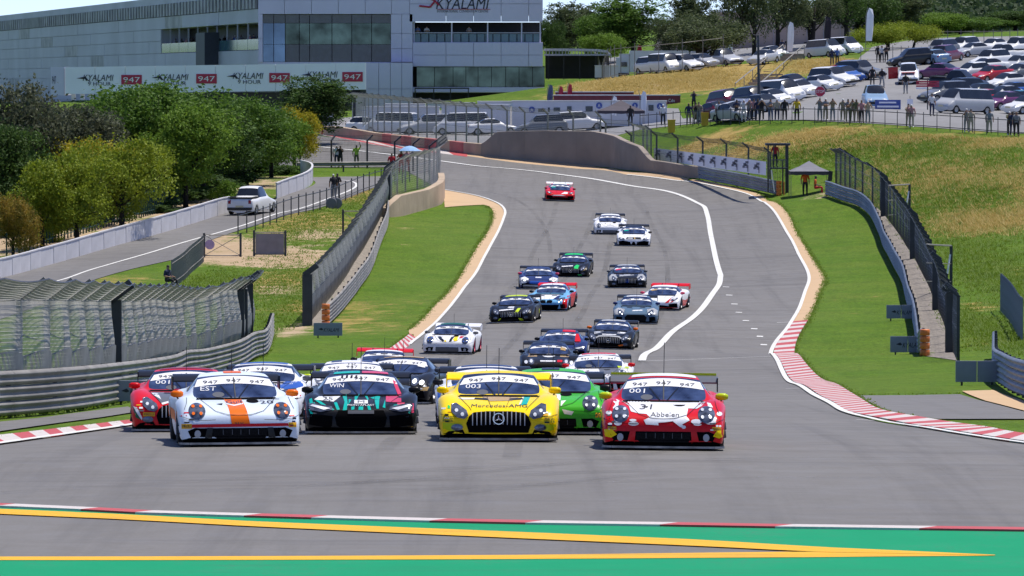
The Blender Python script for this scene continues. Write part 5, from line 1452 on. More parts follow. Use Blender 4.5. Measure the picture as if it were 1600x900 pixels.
# ------------------------------------------------------------------ buildings
M_clad = mat("pale_cladding", (.62, .59, .72), .45, .1, var=.06, vscale=.15)
M_clad_d = mat("grey_cladding", (.42, .425, .49), .55, .1, var=.12, vscale=.12)
M_fin = mat("weathered_fin", (.40, .385, .40), .7, var=.3, vscale=.5)
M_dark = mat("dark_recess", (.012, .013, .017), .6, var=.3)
M_pylon = mat("charcoal_pylon", (.035, .04, .055), .6, var=.1)
M_bglass = mat("mirror_glass", (.05, .075, .07), .05, .8, var=.7, vscale=.5)
M_bglass2 = mat("blue_curtain_glass", (.10, .16, .26), .08, .6, var=.35, vscale=.4)
M_balu = mat("teal_balustrade_glass", (.06, .15, .19), .12, .0, var=.2, vscale=.5)
M_redprint = mat("red_print", (.45, .02, .06), .5, var=.05)
M_bannerw = mat("white_banner", (.88, .86, .92), .6, var=.04, vscale=.3)
M_maroon = mat("maroon_container", (.16, .02, .03), .5, var=.25)
M_tanwall = mat("pinkish_tan_render", (.46, .36, .31), .9, var=.1, vscale=.1)
M_roofsheet = mat("white_sheet_roof", (.62, .62, .62), .5, .2, var=.1)
M_canvas = mat("grey_canvas", (.17, .17, .20), .8, var=.1)
M_canvas_d = mat("dark_canvas", (.06, .05, .065), .8, var=.15)
M_blue = mat("blue_sign", (.05, .09, .35), .5, var=.08)
M_cabwin = mat("cabin_window", (.03, .04, .06), .15, var=.3, spec=.7)

def wx(px, D): return (px - 800) / FPX * D
def wz(py, D): return ZC + ray(800, py)[1] * D
def fbox(mb, x0, y0, x1, y1, D, depth, inset=0.0):
    """camera-facing box measured on the photo at distance D"""
    mb.box(wx(x0, D), wx(x1, D), D, D + depth, wz(y1, D), wz(y0, D)); return mb
def fpart(root, name, m, x0, y0, x1, y1, D, depth):
    o = fbox(MB(), x0, y0, x1, y1, D, depth).build(name, m, root); o.location = -Vector(root.location); return o
def put(root, o): o.location = -Vector(root.location); return o
def ftext(root, s, px, py, wpx, hpx, D, m, shear=0.0, name="lettering"):
    k = D / FPX; A, F, sz = text2d(s); Q = A / sz * np.array([wpx * k, hpx * k]); Q[:, 0] += Q[:, 1] * shear
    me = mesh_py(name, [(wx(px, D) + q[0], D, wz(py, D) + q[1]) for q in Q], F)
    o = link(name, me, m, root); o.location = -Vector(root.location); return o

# --- long pit building receding on the left
pA = Vector((wx(-110, 923), 923, 0)); pB = Vector((wx(405, 554), 554, 0))
pit = empty("pit_building", (pB.x, pB.y, 8), 0, "long grey clad building with fins and a crowded balcony above the trees", "building")
dirv = (pB - pA).normalized(); LEN = (pB - pA).length; nrm = Vector((dirv.y, -dirv.x, 0))       # towards the camera side
if nrm.x < 0 and False: nrm = -nrm
nrm = Vector((dirv.y, -dirv.x, 0)); nrm = nrm if nrm.dot(Vector((0, 0, 0)) - pB) > 0 else -nrm
MA = Matrix((( dirv.x, nrm.x, 0, pA.x), (dirv.y, nrm.y, 0, pA.y), (0, 0, 1, ZC), (0, 0, 0, 1)))  # x along, y out of the facade, z above camera level
def abox(name, m, s0, s1, y0, y1, z0, z1, parent=pit):
    o = MB().box(s0, s1, y0, y1, z0, z1, MA).build(name, m, parent); return put(pit, o) if parent is pit else o
def s_at(px):
    # distance along the facade seen in column px
    k = (px - 800) / FPX; return (k * pA.y - pA.x) / (dirv.x - k * dirv.y)
w0, w1 = s_at(252), s_at(403.5)
abox("wall_core", M_clad_d, 0, w0, -14, -.15, -5, 9.95); abox("wall_core", M_clad_d, w0, w1, -14, -.15, -5, 3.25); abox("wall_core", M_clad_d, w0, w1, -14, -.15, 6.2, 9.95)
abox("wall_core", M_clad_d, w1, LEN, -14, -.15, -5, 9.95)
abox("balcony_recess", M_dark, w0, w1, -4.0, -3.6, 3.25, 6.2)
rows = [-2.8, -1.3, .2, 1.7, 3.25, 4.75, 6.2, 7.7]
cols = np.linspace(0, LEN, 27)
for i in range(26):
    for j in range(len(rows) - 1):
        a, b = cols[i], cols[i + 1]
        if j in (4, 5):
            if a >= w0 - 1 and b <= w1 + 20: continue
            if b > w0 and a < w0: b = w0
        abox("facade_panel", M_clad_d if (i * 7 + j * 3) % 11 else M_fin, a + .05, b - .05, -.15, .0 + .01 * ((i + j) % 3), rows[j] + .03, rows[j + 1] - .03)
abox("roof_band", M_clad_d, 0, LEN, -.15, .05, 9.25, 10.1); abox("fin_backing", M_pylon, 0, LEN, -.15, -.08, 7.7, 9.25)
for k in range(int(LEN / 2.6)):
    abox("fin", M_fin, k * 2.6, k * 2.6 + 1.25, -.08, .22, 7.75, 9.22)
for k in range(10):
    a = w0 + (w1 - w0) * k / 10; b = w0 + (w1 - w0) * (k + 1) / 10
    abox("balustrade_pane", M_balu, a + .1, b - .1, -.14, -.06, 3.3, 4.45)
    abox("mullion", M_clad_d, a - .06, a + .06, -.2, -.05, 4.45, 6.2)
sp0, sp1 = s_at(328), s_at(342)
abox("pylon", M_pylon, sp0, sp1, -.1, 1.6, -3, 5.4)

# --- convention centre wing
DW = 552.0
cc = empty("convention_centre", (wx(630, DW), DW, 9), 0, "pale panelled building with mirror glass box and dark rooftop lettering", "building")
def cp(name, m, x0, y0, x1, y1, d=0.0, depth=.6): return fpart(cc, name, m, x0, y0, x1, y1, DW + d, depth)
cp("wall_core", M_clad, 404, -80, 848, 22, 1.2, 16)
for (x0, x1) in ((404, 411), (611, 645)): cp("wall_core", M_clad, x0, 22, x1, 97, 1.2, 16)
cp("wall_core", M_clad, 404, 97, 571, 136, 1.2, 16); cp("wall_core", M_clad, 645, 66, 848, 104, 1.2, 16); cp("wall_core", M_clad, 645, 136, 851, 145, 1.2, 16)
cp("wall_core", M_clad, 571, 97, 645, 172, 1.2, 16)
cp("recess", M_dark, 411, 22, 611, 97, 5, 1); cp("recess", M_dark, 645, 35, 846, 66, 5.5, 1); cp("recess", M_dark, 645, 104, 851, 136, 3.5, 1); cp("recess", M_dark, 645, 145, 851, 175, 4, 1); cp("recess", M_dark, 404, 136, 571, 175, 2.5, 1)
def panels(x0, x1, ys, xs, m=M_clad, d=.7, depth=.5):
    xs = [x0] + [x for x in xs if x0 < x < x1] + [x1]
    for j in range(len(ys) - 1):
        for i in range(len(xs) - 1): cp("facade_panel", m, xs[i] + .3, ys[j] + .3, xs[i + 1] - .3, ys[j + 1] - .3, d, depth)
panels(404, 640, (-75, -50, -25, 0, 22), (445, 487, 529, 571, 612))
panels(640, 848, (-75, -50, -22, 6, 34), (697, 740, 783, 826))
panels(611, 645, (22, 52, 76, 97), (628,)); panels(404, 411, (22, 60, 97), ())
panels(645, 848, (66.5, 86, 104), (697, 740, 783, 826))
panels(571, 645, (98, 139, 166), (592, 610, 628), d=-1.2, depth=1.6)
cp("soffit_band", M_clad, 645, 136.5, 851, 144, .4, .6)
# glass box
gx0 = [411, 428, 446, 468, 484, 519, 550, 581, 611]
for i in range(len(gx0) - 1):
    m = M_bglass2 if i < 2 else M_bglass
    for (y0, y1, mm) in ((23, 36, M_cabwin), (36.5, 69, m), (69.5, 96.5, M_cabwin if i > 1 else M_bglass2)):
        cp("glass_pane", mm, gx0[i] + .5, y0, gx0[i + 1] - .5, y1, 1.3 + .08 * (i % 3), .15)
# upper balcony
for x in (647, 706, 762, 815, 844): cp("balcony_post", M_clad, x - 1, 35, x + 1, 66, 1.2, .3)
cp("handrail", M_clad_d, 645, 50.5, 846, 52, 1.3, .12)
for k in range(16): cp("rail_pane", M_balu, 646 + k * 12.5, 53, 657 + k * 12.5, 65.5, 1.35, .06)
# lower reflecting windows
rx = [651, 679, 708, 728, 747, 768, 790, 811, 832, 851]
for i in range(len(rx) - 1): cp("glass_pane", M_bglass, rx[i] + .4, 105, rx[i + 1] - .4, 135.5, 1.1 + .05 * (i % 2), .15)
for x in (648, 677, 703, 731): cp("canopy_post", M_black, x, 138, x + 1.6, 168, -2.2, .15)
cp("canopy_beam", M_black, 648, 137, 733, 139, -2.3, .3); cp("canopy_rail", M_black, 648, 156, 733, 157.2, -2.2, .1)
ftext(cc, "KYALAMI", 723, 5.5, 80, 17, DW + .66, M_ink, .18); ftext(cc, "INTERNATIONAL CONVENTION CENTRE", 723, 17.5, 80, 4, DW + .66, M_ink)
cp("underline", M_redprint, 683, 14, 766, 14.8, .6, .05)
kx = MB()
for (a, b) in (((655, 9), (672, 11)), ((672, 11), (680, 1)), ((680, 1), (668, -4)), ((676, -3), (686, 8))):
    kx.tube([(wx(a[0], DW), DW + .62, wz(a[1], DW)), (wx(b[0], DW), DW + .62, wz(b[1], DW))], .10, 5)
put(cc, kx.build("emblem", M_redprint, cc))

# --- banner slab in front
DS = 536.0
sl = empty("banner_gantry", (wx(330, DS), DS, 9), 0, "long white banner wall with red 947 boxes in front of the buildings", "banner")
def slab_y(x): return -7.0 * (x - 102) / 470
mb = MB(); n = 10
xs = np.linspace(102, 572, n + 1)
for i in range(n):
    for part, (a, b) in enumerate(((xs[i] + .25, xs[i + 1] - .25),)):
        q = MB(); v = []
        for (x, yy, dd) in ((a, 105 + slab_y(a), 0), (b, 105 + slab_y(b), 0), (b, 147 + slab_y(b), 0), (a, 147 + slab_y(a), 0)):
            v.append((wx(x, DS), DS + dd, wz(yy, DS)))
        w = [(p[0], p[1] + .5, p[2]) for p in v]
        q.poly(v); q.poly(w[::-1])
        for k in range(4): q.quad(v[k], v[(k + 1) % 4], w[(k + 1) % 4], w[k])
        put(sl, q.build("banner_panel", M_bannerw, sl))
fpart(sl, "end_wall", M_clad, 80, 104.5, 101.5, 149, DS + .2, 8)
for (x, y) in ((150, 123.5), (267, 122.5), (384, 120.5), (500, 118.5)):
    ftext(sl, "KYALAMI", x + 4, y - 2, 46, 9.5, DS - .08, M_ink, .2); ftext(sl, "9 HOUR", x + 6, y + 7.5, 36, 6, DS - .08, M_ink)
    q = MB(); q.poly([(wx(x - 30, DS), DS - .06, wz(y - 1, DS)), (wx(x - 16, DS), DS - .06, wz(y - 4, DS)), (wx(x - 12, DS), DS - .06, wz(y + 1, DS)), (wx(x - 6, DS), DS - .06, wz(y + 6, DS)), (wx(x - 17, DS), DS - .06, wz(y, DS))]); put(sl, q.build("logo_dart", M_ink, sl))
for (x, y) in ((206, 124.5), (323, 123), (437, 121.5), (551, 120)):
    fpart(sl, "logo_box", M_redprint, x - 16, y - 7.5, x + 16, y + 7.5, DS - .07, .06); ftext(sl, "947", x, y, 26, 8, DS - .09, M_white)
ftext(sl, "947", 85, 125, 6, 12, DS + .12, M_ink)
for k in range(9): fpart(sl, "support", M_clad, 112 + k * 14, 147.2, 118 + k * 14, 156, DS + 1.0, .4)
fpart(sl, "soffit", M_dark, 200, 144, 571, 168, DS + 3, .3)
for x in (520, 548): fpart(sl, "scaffold_post", M_black, x, 141, x + 2, 170, DS + 1.5, .2)
fpart(sl, "scaffold_rail", M_zinc, 512, 151, 560, 153, DS + 1.4, .2); fpart(sl, "pillar", M_pylon, 563, 140, 572, 168, DS + .6, .6)

# --- paddock cabins, containers
def cabin(name, label, cat, x0, y0, x1, y1, D, depth, m, wins=(), logos=(), texts=(), group=None, winm=None):
    r = empty(name, (wx((x0 + x1) / 2, D), D, wz(y1, D)), 0, label, cat, group)
    fpart(r, "shell", m, x0, y0 + 1.2, x1, y1, D, depth); fpart(r, "roof_edge", M_roofsheet, x0 - .5, y0, x1 + .5, y0 + 1.4, D - .08, depth + .1)
    fpart(r, "skid", M_dark, x0 + 1, y1, x1 - 1, y1 + 2.0, D + .15, depth - .2)
    for (a, b, c, d) in wins: fpart(r, "window", winm or M_cabwin, a, b, c, d, D - .05, .1)
    for (a, b, rr) in logos:
        q = MB(); q.lathe([(0, 0), (rr * D / FPX, 0), (rr * D / FPX, .04), (0, .04)], 14, Matrix.Translation((wx(a, D), D - .02, wz(b, D))) @ Matrix.Rotation(math.pi / 2, 4, 'X')); put(r, q.build("logo_disc", M_blue, r))
        ftext(r, "A", a, b, rr * .9, rr * 1.1, D - .08, M_white)
    for (s, a, b, w, h, m2) in texts: ftext(r, s, a, b, w, h, D - .07, m2)
    return r
M_cabw = mat("white_cabin", (.60, .61, .66), .5, var=.08, vscale=.4)
cabin("site_cabin", "long white site cabin with blue round logo behind the track wall", "cabin", 800, 157, 930, 200, 452, 3, M_cabw, [(865, 168, 875, 174), (841, 170, 852, 175), (886, 166, 893, 173), (915, 166, 926, 174), (856, 168, 859, 175)], [(831, 171.5, 5)])
cabin("site_cabin", "white site cabin with two blue logos behind the dark gazebo", "cabin", 931, 157, 1042, 197, 446, 3, M_cabw, [(1013, 164, 1021, 173)], [(936, 165, 5), (1031, 166, 5), (992, 165, 4.5)])
cabin("site_cabin", "low white unit below the curved glass wing", "cabin", 690, 163, 797, 206, 462, 3, M_cabw, [(716, 176, 728, 181)], [], [("BOSCH", 598, 178, 0.1, .1, M_ink)][:0])
cabin("site_cabin", "grey white cabin at the start of the far wire fence", "cabin", 560, 166, 686, 208, 470, 3, M_cabw, [(590, 176, 606, 181)])
for i_, (a_, b_, c_, d_, D_c) in enumerate(((600, 162, 664, 178, 500), (668, 160, 742, 177, 505), (746, 158, 800, 176, 500), (804, 150, 848, 166, 520), (476, 176, 520, 196, 480))):
    cabin("marquee", "low white hospitality unit below the convention building, %s from the left" % ('second', 'third', 'fourth', 'fifth', 'first')[i_], "marquee", a_, b_, c_, d_, D_c, 4, M_cabw, [(a_ + 6, b_ + 6, a_ + 16, b_ + 12), (c_ - 20, b_ + 6, c_ - 8, b_ + 12)], group="white hospitality units in the paddock")
cabin("shipping_container", "dark red shipping container with white letters behind the white cabins", "container", 865, 148, 1063, 180, 462, 2.6, M_maroon, [], [], [("Cdn", 1049, 157, 10, 5, M_white)])
cabin("shipping_container", "second dark red container behind the first one's roof", "container", 868, 143, 990, 152, 470, 2.6, M_maroon)
cabin("shipping_container", "white container at the foot of the grassy bank", "container", 1090, 148, 1160, 172, 466, 2.6, M_cabw)
cabin("shipping_container", "white box container beside the curved roof shed", "container", 930, 102, 966, 121, 548, 3, M_cabw)
# curved roof shed
sh = empty("open_shed", (wx(900, 566), 566, 11.5), 0, "open dark shed under a curved white sheet roof", "shed")
fpart(sh, "back_wall", M_dark, 852, 86, 945, 123, 572, .4)
for x in (856, 880, 905, 930, 948): fpart(sh, "post", M_black, x, 86, x + 1.5, 124, 566, .15)
q = MB(); P = [(wx(x, 566), z) for x, z in ((850, wz(76, 566)), (900, wz(76, 566)), (935, wz(77, 566)), (948, wz(79, 566)), (954, wz(84, 566)), (955, wz(87, 566)))]
pr = P + [(a, b - .25) for a, b in P[::-1]]; q.prism(pr, 565, 573); put(sh, q.build("roof", M_roofsheet, sh))
for k in range(20): fpart(sh, "roof_rib", M_clad_d, 853 + k * 5, 77.4, 854 + k * 5, 86, 564.85, .1)
fpart(sh, "fascia", M_clad_d, 850, 84.5, 955, 87, 564.9, .12)
# tan hall behind the trees
th = empty("tan_hall", (wx(1230, 640), 640, 14), 0, "large pinkish tan hall with a flat roof behind the gum trees", "building")
fpart(th, "wall", M_tanwall, 1118, 19, 1420, 92, 640, 20); fpart(th, "roof_edge", M_roofsheet, 1115, 16, 1424, 19.4, 639.6, 21)
q = MB(); q.poly([(wx(a, 636), 636, wz(b, 636)) for a, b in ((1026, 78), (1034, 56), (1062, 34), (1112, 22), (1118, 22), (1118, 90), (1026, 90))]); 
v = [(wx(a, 636), wz(b, 636)) for a, b in ((1026, 90), (1026, 78), (1034, 56), (1062, 34), (1112, 22), (1119, 22), (1119, 90))]
q = MB(); q.prism(v, 636, 650); put(th, q.build("gable", M_tanwall, th))
for x in range(1130, 1415, 26): fpart(th, "wall_joint", M_clad_d, x, 20, x + .6, 90, 639.9, .05)
for (a, b, c, d) in ((1115, 78, 1131, 92), (1256, 66, 1300, 78)): fpart(th, "doorway", M_dark, a, b, c, d, 639.85, .2)
# ------------------------------------------------------------------ trees
def leaf_mat(name, c0, c1, c2):
    m, nt, b, vec = base_mat(name, .65, .25)
    n1 = noise(nt, vec, .8, 3); n2 = noise(nt, vec, 5, 2)
    c = mixc(nt, maprange(nt, n1, .35, .65), c0, c1); c = mixc(nt, maprange(nt, n2, .5, .75, 0, .7), c, c2)
    nt.links.new(c, b.inputs["Base Color"])
    tr = nd(nt, "ShaderNodeBsdfTranslucent"); nt.links.new(c, tr.inputs[0])
    ms = nd(nt, "ShaderNodeMixShader"); ms.inputs[0].default_value = .36
    out = nt.nodes["Material Output"]
    nt.links.new(b.outputs[0], ms.inputs[1]); nt.links.new(tr.outputs[0], ms.inputs[2]); nt.links.new(ms.outputs[0], out.inputs[0])
    return m
LEAF = {
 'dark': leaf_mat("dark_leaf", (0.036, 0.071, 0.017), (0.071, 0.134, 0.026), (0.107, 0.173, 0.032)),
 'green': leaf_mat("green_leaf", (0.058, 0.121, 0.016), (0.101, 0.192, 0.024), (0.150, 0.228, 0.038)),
 'bright': leaf_mat("bright_leaf", (0.097, 0.184, 0.018), (0.162, 0.269, 0.031), (0.226, 0.310, 0.049)),
 'olive': leaf_mat("olive_leaf", (0.145, 0.207, 0.017), (0.253, 0.305, 0.023), (0.349, 0.370, 0.033)),
 'yellow': leaf_mat("yellow_leaf", (0.282, 0.263, 0.016), (0.443, 0.363, 0.025), (0.524, 0.403, 0.040)),
 'rust': leaf_mat("rusty_leaf", (0.155, 0.132, 0.019), (0.310, 0.194, 0.031), (0.341, 0.264, 0.031)),
 'grey': leaf_mat("grey_green_leaf", (0.054, 0.065, 0.034), (0.101, 0.116, 0.065), (0.155, 0.163, 0.109)),
 'gum': leaf_mat("gum_leaf", (0.054, 0.078, 0.031), (0.101, 0.132, 0.054), (0.155, 0.171, 0.085)),
}
M_bark = mat("bark", (.045, .034, .026), .9, var=.35, vscale=2, bump=.5, bscale=6)
M_bark_d = mat("dark_bark", (.022, .018, .015), .9, var=.3, vscale=2)
def tree_meshes(seed, h, cr, ch, cz, n_leaf, leaf, n_limb=7, lobes=9, trunk_r=.22, droop=0.0, forks=1, flat=1.0):
    rnd = random.Random(seed)
    # lobes of the crown
    L = []
    for k in range(lobes):
        a = rnd.uniform(0, 2 * math.pi); r = cr * rnd.uniform(.25, .72) if k else 0
        z = cz + ch * rnd.uniform(-.36, .36) * (1 - .5 * (r / cr)); 
        L.append((r * math.cos(a), r * math.sin(a), z, cr * rnd.uniform(.32, .52), ch * rnd.uniform(.20, .32) * flat))
    mb = MB()
    top = cz + ch * .1
    for fk in range(forks):
        off = (rnd.uniform(-.5, .5) * (forks > 1), rnd.uniform(-.4, .4) * (forks > 1))
        pts = [(off[0] * .3, off[1] * .3, -.3), (off[0] * .6 + rnd.uniform(-.1, .1), off[1] * .6, h * .2), (off[0] * 1.6 + rnd.uniform(-.25, .25), off[1] * 1.6, h * .45), (off[0] * 2.2 + rnd.uniform(-.4, .4), off[1] * 2.2, top)]
        mb.tube(pts, [trunk_r * 1.25, trunk_r, trunk_r * .75, trunk_r * .3], 8)
        for k in range(n_limb):
            l = L[(k + fk) % len(L)]; f = rnd.uniform(.28, .8)
            b = Vector(pts[2]) * f + Vector(pts[1]) * (1 - f)
            e = Vector(l[:3]); m = (b + e) * .5 + Vector((rnd.uniform(-.3, .3), rnd.uniform(-.3, .3), -.25))
            mb.tube([b, m, e], [trunk_r * .42, trunk_r * .28, trunk_r * .08], 6)
            for _ in range(2):
                e2 = e + Vector((rnd.uniform(-1, 1) * l[3], rnd.uniform(-1, 1) * l[3], rnd.uniform(-.5, .9) * l[4])); mb.tube([m, (m + e2) * .5, e2], [trunk_r * .2, trunk_r * .13, trunk_r * .05], 5)
    tm = mb.mesh("trunk", True)
    rs = np.random.RandomState(seed)
    # leaves: clumps on lobe shells
    cl = []
    nclump = max(30, n_leaf // 26)
    for k in range(nclump):
        l = L[rnd.randrange(len(L))]
        d = rs.normal(size=3); d /= np.linalg.norm(d); rr = rs.uniform(.55, 1.05) ** .6
        cl.append((l[0] + d[0] * l[3] * rr, l[1] + d[1] * l[3] * rr, l[2] + d[2] * l[4] * rr - droop * max(0, -d[2]) * ch * .2, rs.uniform(.35, .75)))
    C = np.array(cl); idx = rs.randint(0, len(C), n_leaf)
    P = C[idx, :3] + rs.normal(size=(n_leaf, 3)) * C[idx, 3:4] * np.array([.55, .55, .45 + droop]) * (cr / 4.5) * 1.15
    up = rs.normal(size=(n_leaf, 3)); up /= np.linalg.norm(up, axis=1, keepdims=True)
    if droop: up[:, 2] -= droop * 1.5; up /= np.linalg.norm(up, axis=1, keepdims=True)
    sd = np.cross(up, rs.normal(size=(n_leaf, 3))); sd /= np.linalg.norm(sd, axis=1, keepdims=True)
    s = leaf * rs.uniform(.6, 1.4, (n_leaf, 1))
    a = P - sd * s * .32; b = P + up * s * .5 ; c = P + sd * s * .32; d = P + up * s * 1.1 * -.6
    V = np.stack([a, d, c, b], 1).reshape(-1, 3); F = np.arange(n_leaf * 4).reshape(-1, 4)
    lm = mesh_py("crown", V, F.tolist())
    return tm, lm
TREES = {
 'broad': tree_meshes(1, 8, 4.6, 7.0, 5.6, 17000, .23), 'broad2': tree_meshes(2, 8, 4.4, 7.4, 5.4, 17000, .23, lobes=11), 'round': tree_meshes(3, 6, 4.2, 5.6, 4.4, 15000, .20, lobes=8),
 'tall': tree_meshes(4, 12, 3.6, 10, 7.5, 16000, .26, lobes=12), 'gum': tree_meshes(5, 12, 4.4, 6.0, 9.0, 7500, .30, lobes=8, trunk_r=.34, droop=.6, forks=2), 'gum2': tree_meshes(6, 13, 4.8, 9.0, 9.2, 8500, .32, lobes=11, trunk_r=.36, droop=.5, forks=1),
 'low': tree_meshes(7, 4, 4.8, 3.6, 3.4, 14000, .20, lobes=11, trunk_r=.16, forks=3, flat=1.1), 'bush': tree_meshes(8, 1.6, 1.7, 2.0, 1.0, 4500, .14, lobes=5, trunk_r=.06),
}
TDIM = {k: (max(v.co.z for v in m[1].vertices) * .96, np.percentile([abs(v.co.x) for v in m[1].vertices], 97)) for k, m in TREES.items()}
def tree(kind, leaf, px, top, D, wpx, label, cat="tree", rz=None, name=None, group=None, bark=None):
    """foot seen in column px at distance D, reaching photo row top, wpx wide"""
    g = GD(px, D); r = empty(name or ("tree" if cat == "tree" else "bush"), g, rz if rz is not None else random.uniform(0, 6.28), label, cat, group)
    tm, lm = TREES[kind]; s = (wz(top, D) - g.z) / TDIM[kind][0]; w = wpx * D / FPX / 2 / TDIM[kind][1]
    inst("trunk", tm, bark or M_bark_d, r); inst("crown", lm, LEAF[leaf], r)
    r.scale = (w, w, s); return r
TG = "trees along the service road"
tree('broad', 'grey', 40, 122, 322, 190, "dusky grey green tree at the left edge, tallest above the wall there", group=TG)
tree('broad2', 'grey', 112, 160, 335, 140, "dusky dark tree behind the olive ones, second from the left edge", group=TG)
tree('round', 'olive', 190, 208, 306, 140, "round olive tree overhanging the white wall", group=TG)
tree('round', 'olive', 120, 232, 300, 130, "olive tree with yellow tips, left neighbour of the round olive one", group=TG)
tree('round', 'yellow', 142, 212, 320, 150, "yellow topped tree between the olive ones and the dark green ones", group=TG)
tree('round', 'rust', 20, 302, 290, 80, "small rusty orange tree at the left edge beside the wall", group=TG)
tree('broad2', 'green', 252, 124, 350, 210, "big green tree rising in front of the banner, left of the pickup", group=TG)
tree('broad', 'dark', 318, 148, 352, 160, "broad dark green tree directly behind the wall before the pickup", group=TG)
tree('broad2', 'dark', 190, 150, 358, 160, "dark green tree behind the yellow topped one", group=TG)
tree('broad', 'green', 385, 146, 366, 150, "green tree above the white pickup", group=TG)
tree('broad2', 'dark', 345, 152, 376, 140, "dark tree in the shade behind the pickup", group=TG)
tree('round', 'bright', 424, 178, 380, 100, "light green tree right of the pickup at the road bend", group=TG)
tree('round', 'yellow', 460, 164, 394, 80, "golden yellow tree at the road bend, rightmost but one", group=TG)
tree('tall', 'dark', 484, 118, 425, 86, "dark green tree with ragged top in front of the banner's right end", group=TG)
tree('broad', 'green', 205, 132, 344, 180, "mid green tree filling the gap right of the dusky ones", group=TG)
tree('broad2', 'bright', 290, 158, 340, 120, "lighter green tree low in front of the big green one", group=TG)
tree('broad', 'dark', 150, 158, 350, 140, "dark tree filling the gap behind the yellow topped one", group=TG)
tree('broad2', 'green', 420, 160, 392, 110, "green tree behind the light one at the road bend", group=TG)
tree('broad2', 'dark', 5, 190, 316, 130, "dark tree cut by the left edge behind the rusty one", group=TG)
tree('round', 'olive', 66, 262, 300, 100, "olive tree between the rusty one and the yellow tipped one", group=TG)
tree('bush', 'green', 440, 258, 386, 70, "leafy bush at the curved end of the white wall", "bush")
tree('bush', 'bright', 352, 282, 340, 44, "small light green bush on the wall just behind the pickup", "bush")
tree('bush', 'olive', 68, 350, 305, 60, "olive shrub behind the white wall between two trunks", "bush")
tree('bush', 'dark', 300, 290, 350, 120, "dark shrub mass added as shade under the trees left of the pickup", "bush")  # added bush, its dark leaves stand in for shade below the crowns
tree('bush', 'dark', 235, 320, 335, 110, "dark shrub added as shade under the big green tree beyond the wall", "bush")  # also added to darken the ground under the crown
for i, (x, t_, D, w) in enumerate(((20, 330, 312, 130), (85, 318, 318, 120), (150, 312, 325, 120), (215, 292, 338, 120), (265, 285, 345, 110), (320, 270, 356, 110), (365, 262, 366, 100), (405, 250, 384, 90))):  # added row of dark bushes imitating the shadow under the trees
    tree('bush', 'dark', x, t_, D, w, "dark clump added as shade beneath the roadside trees, %s from the left" % 'first second third fourth fifth sixth seventh eighth'.split()[i], "bush", group="clumps added as shade beneath the roadside trees")
# behind the paddock
TP = "trees behind the paddock"
tree('tall', 'gum', 882, 4, 640, 62, "loose grey green tree beside the convention building", group=TP)
tree('tall', 'gum', 915, 6, 655, 56, "feathery tree second from the convention building", group=TP)
tree('round', 'dark', 860, 28, 630, 44, "dark low tree touching the convention building", group=TP)
tree('broad2', 'green', 948, 18, 620, 80, "dense green tree left of the tall centre one behind the white truck", group=TP)
tree('tall', 'green', 990, -6, 612, 90, "tallest dense green tree above the white truck", group=TP)
tree('broad', 'bright', 950, 50, 600, 80, "lighter green tree low behind the curved roof shed", group=TP)
tree('round', 'gum', 1046, 24, 590, 60, "thin grey tree between the dense green trees and the gums", group=TP)
TGm = "gum trees on the bank"
tree('gum', 'gum', 1090, 24, 536, 110, "leaning gum tree with twin dark trunks on the grassy bank", group=TGm, rz=.5)
tree('gum', 'gum', 1108, 14, 541, 110, "gum tree right of the twin trunked one on the bank", group=TGm, rz=2.2)
tree('tall', 'gum', 1086, -20, 572, 60, "upright gum tree behind the twin trunked pair", group=TGm)
tree('gum2', 'gum', 1178, -55, 556, 90, "tall bare trunked gum tree behind the stairs", group=TGm)
tree('gum2', 'gum', 1215, -30, 585, 90, "gum tree left of the white feather flag", group=TGm)
tree('gum', 'gum', 1268, -14, 590, 90, "gum tree between the white and the black feather flags", group=TGm)
tree('gum2', 'dark', 1322, -28, 600, 90, "dark gum tree behind the white van", group=TGm)
tree('gum2', 'dark', 1368, -22, 610, 90, "dark gum tree left of the second white flag", group=TGm)
tree('tall', 'gum', 1408, -25, 620, 90, "dark gum tree rising behind the low olive tree", group=TGm)
tree('tall', 'gum', 1340, -25, 625, 110, "shaggy gum tree behind the black feather flag", group=TGm)
tree('low', 'olive', 1388, 32, 566, 90, "low spreading olive tree with bare stems behind the black car", group=TGm, rz=1.0)
tree('low', 'olive', 1425, 30, 574, 76, "second low olive tree, right part of the spreading pair", group=TGm, rz=3.0)
tree('broad', 'bright', 1462, 18, 640, 90, "bright green tree at the foot of the wooded hill", group=TGm)
tree('broad2', 'green', 1500, 30, 650, 90, "green tree behind the parked white cars, second along the hill foot", group=TGm)
tree('broad', 'green', 1540, 26, 660, 90, "green tree behind the far parked cars, third along the hill foot", group=TGm)
tree('broad2', 'dark', 1585, 16, 665, 100, "dark tree at the right end of the hill foot", group=TGm)
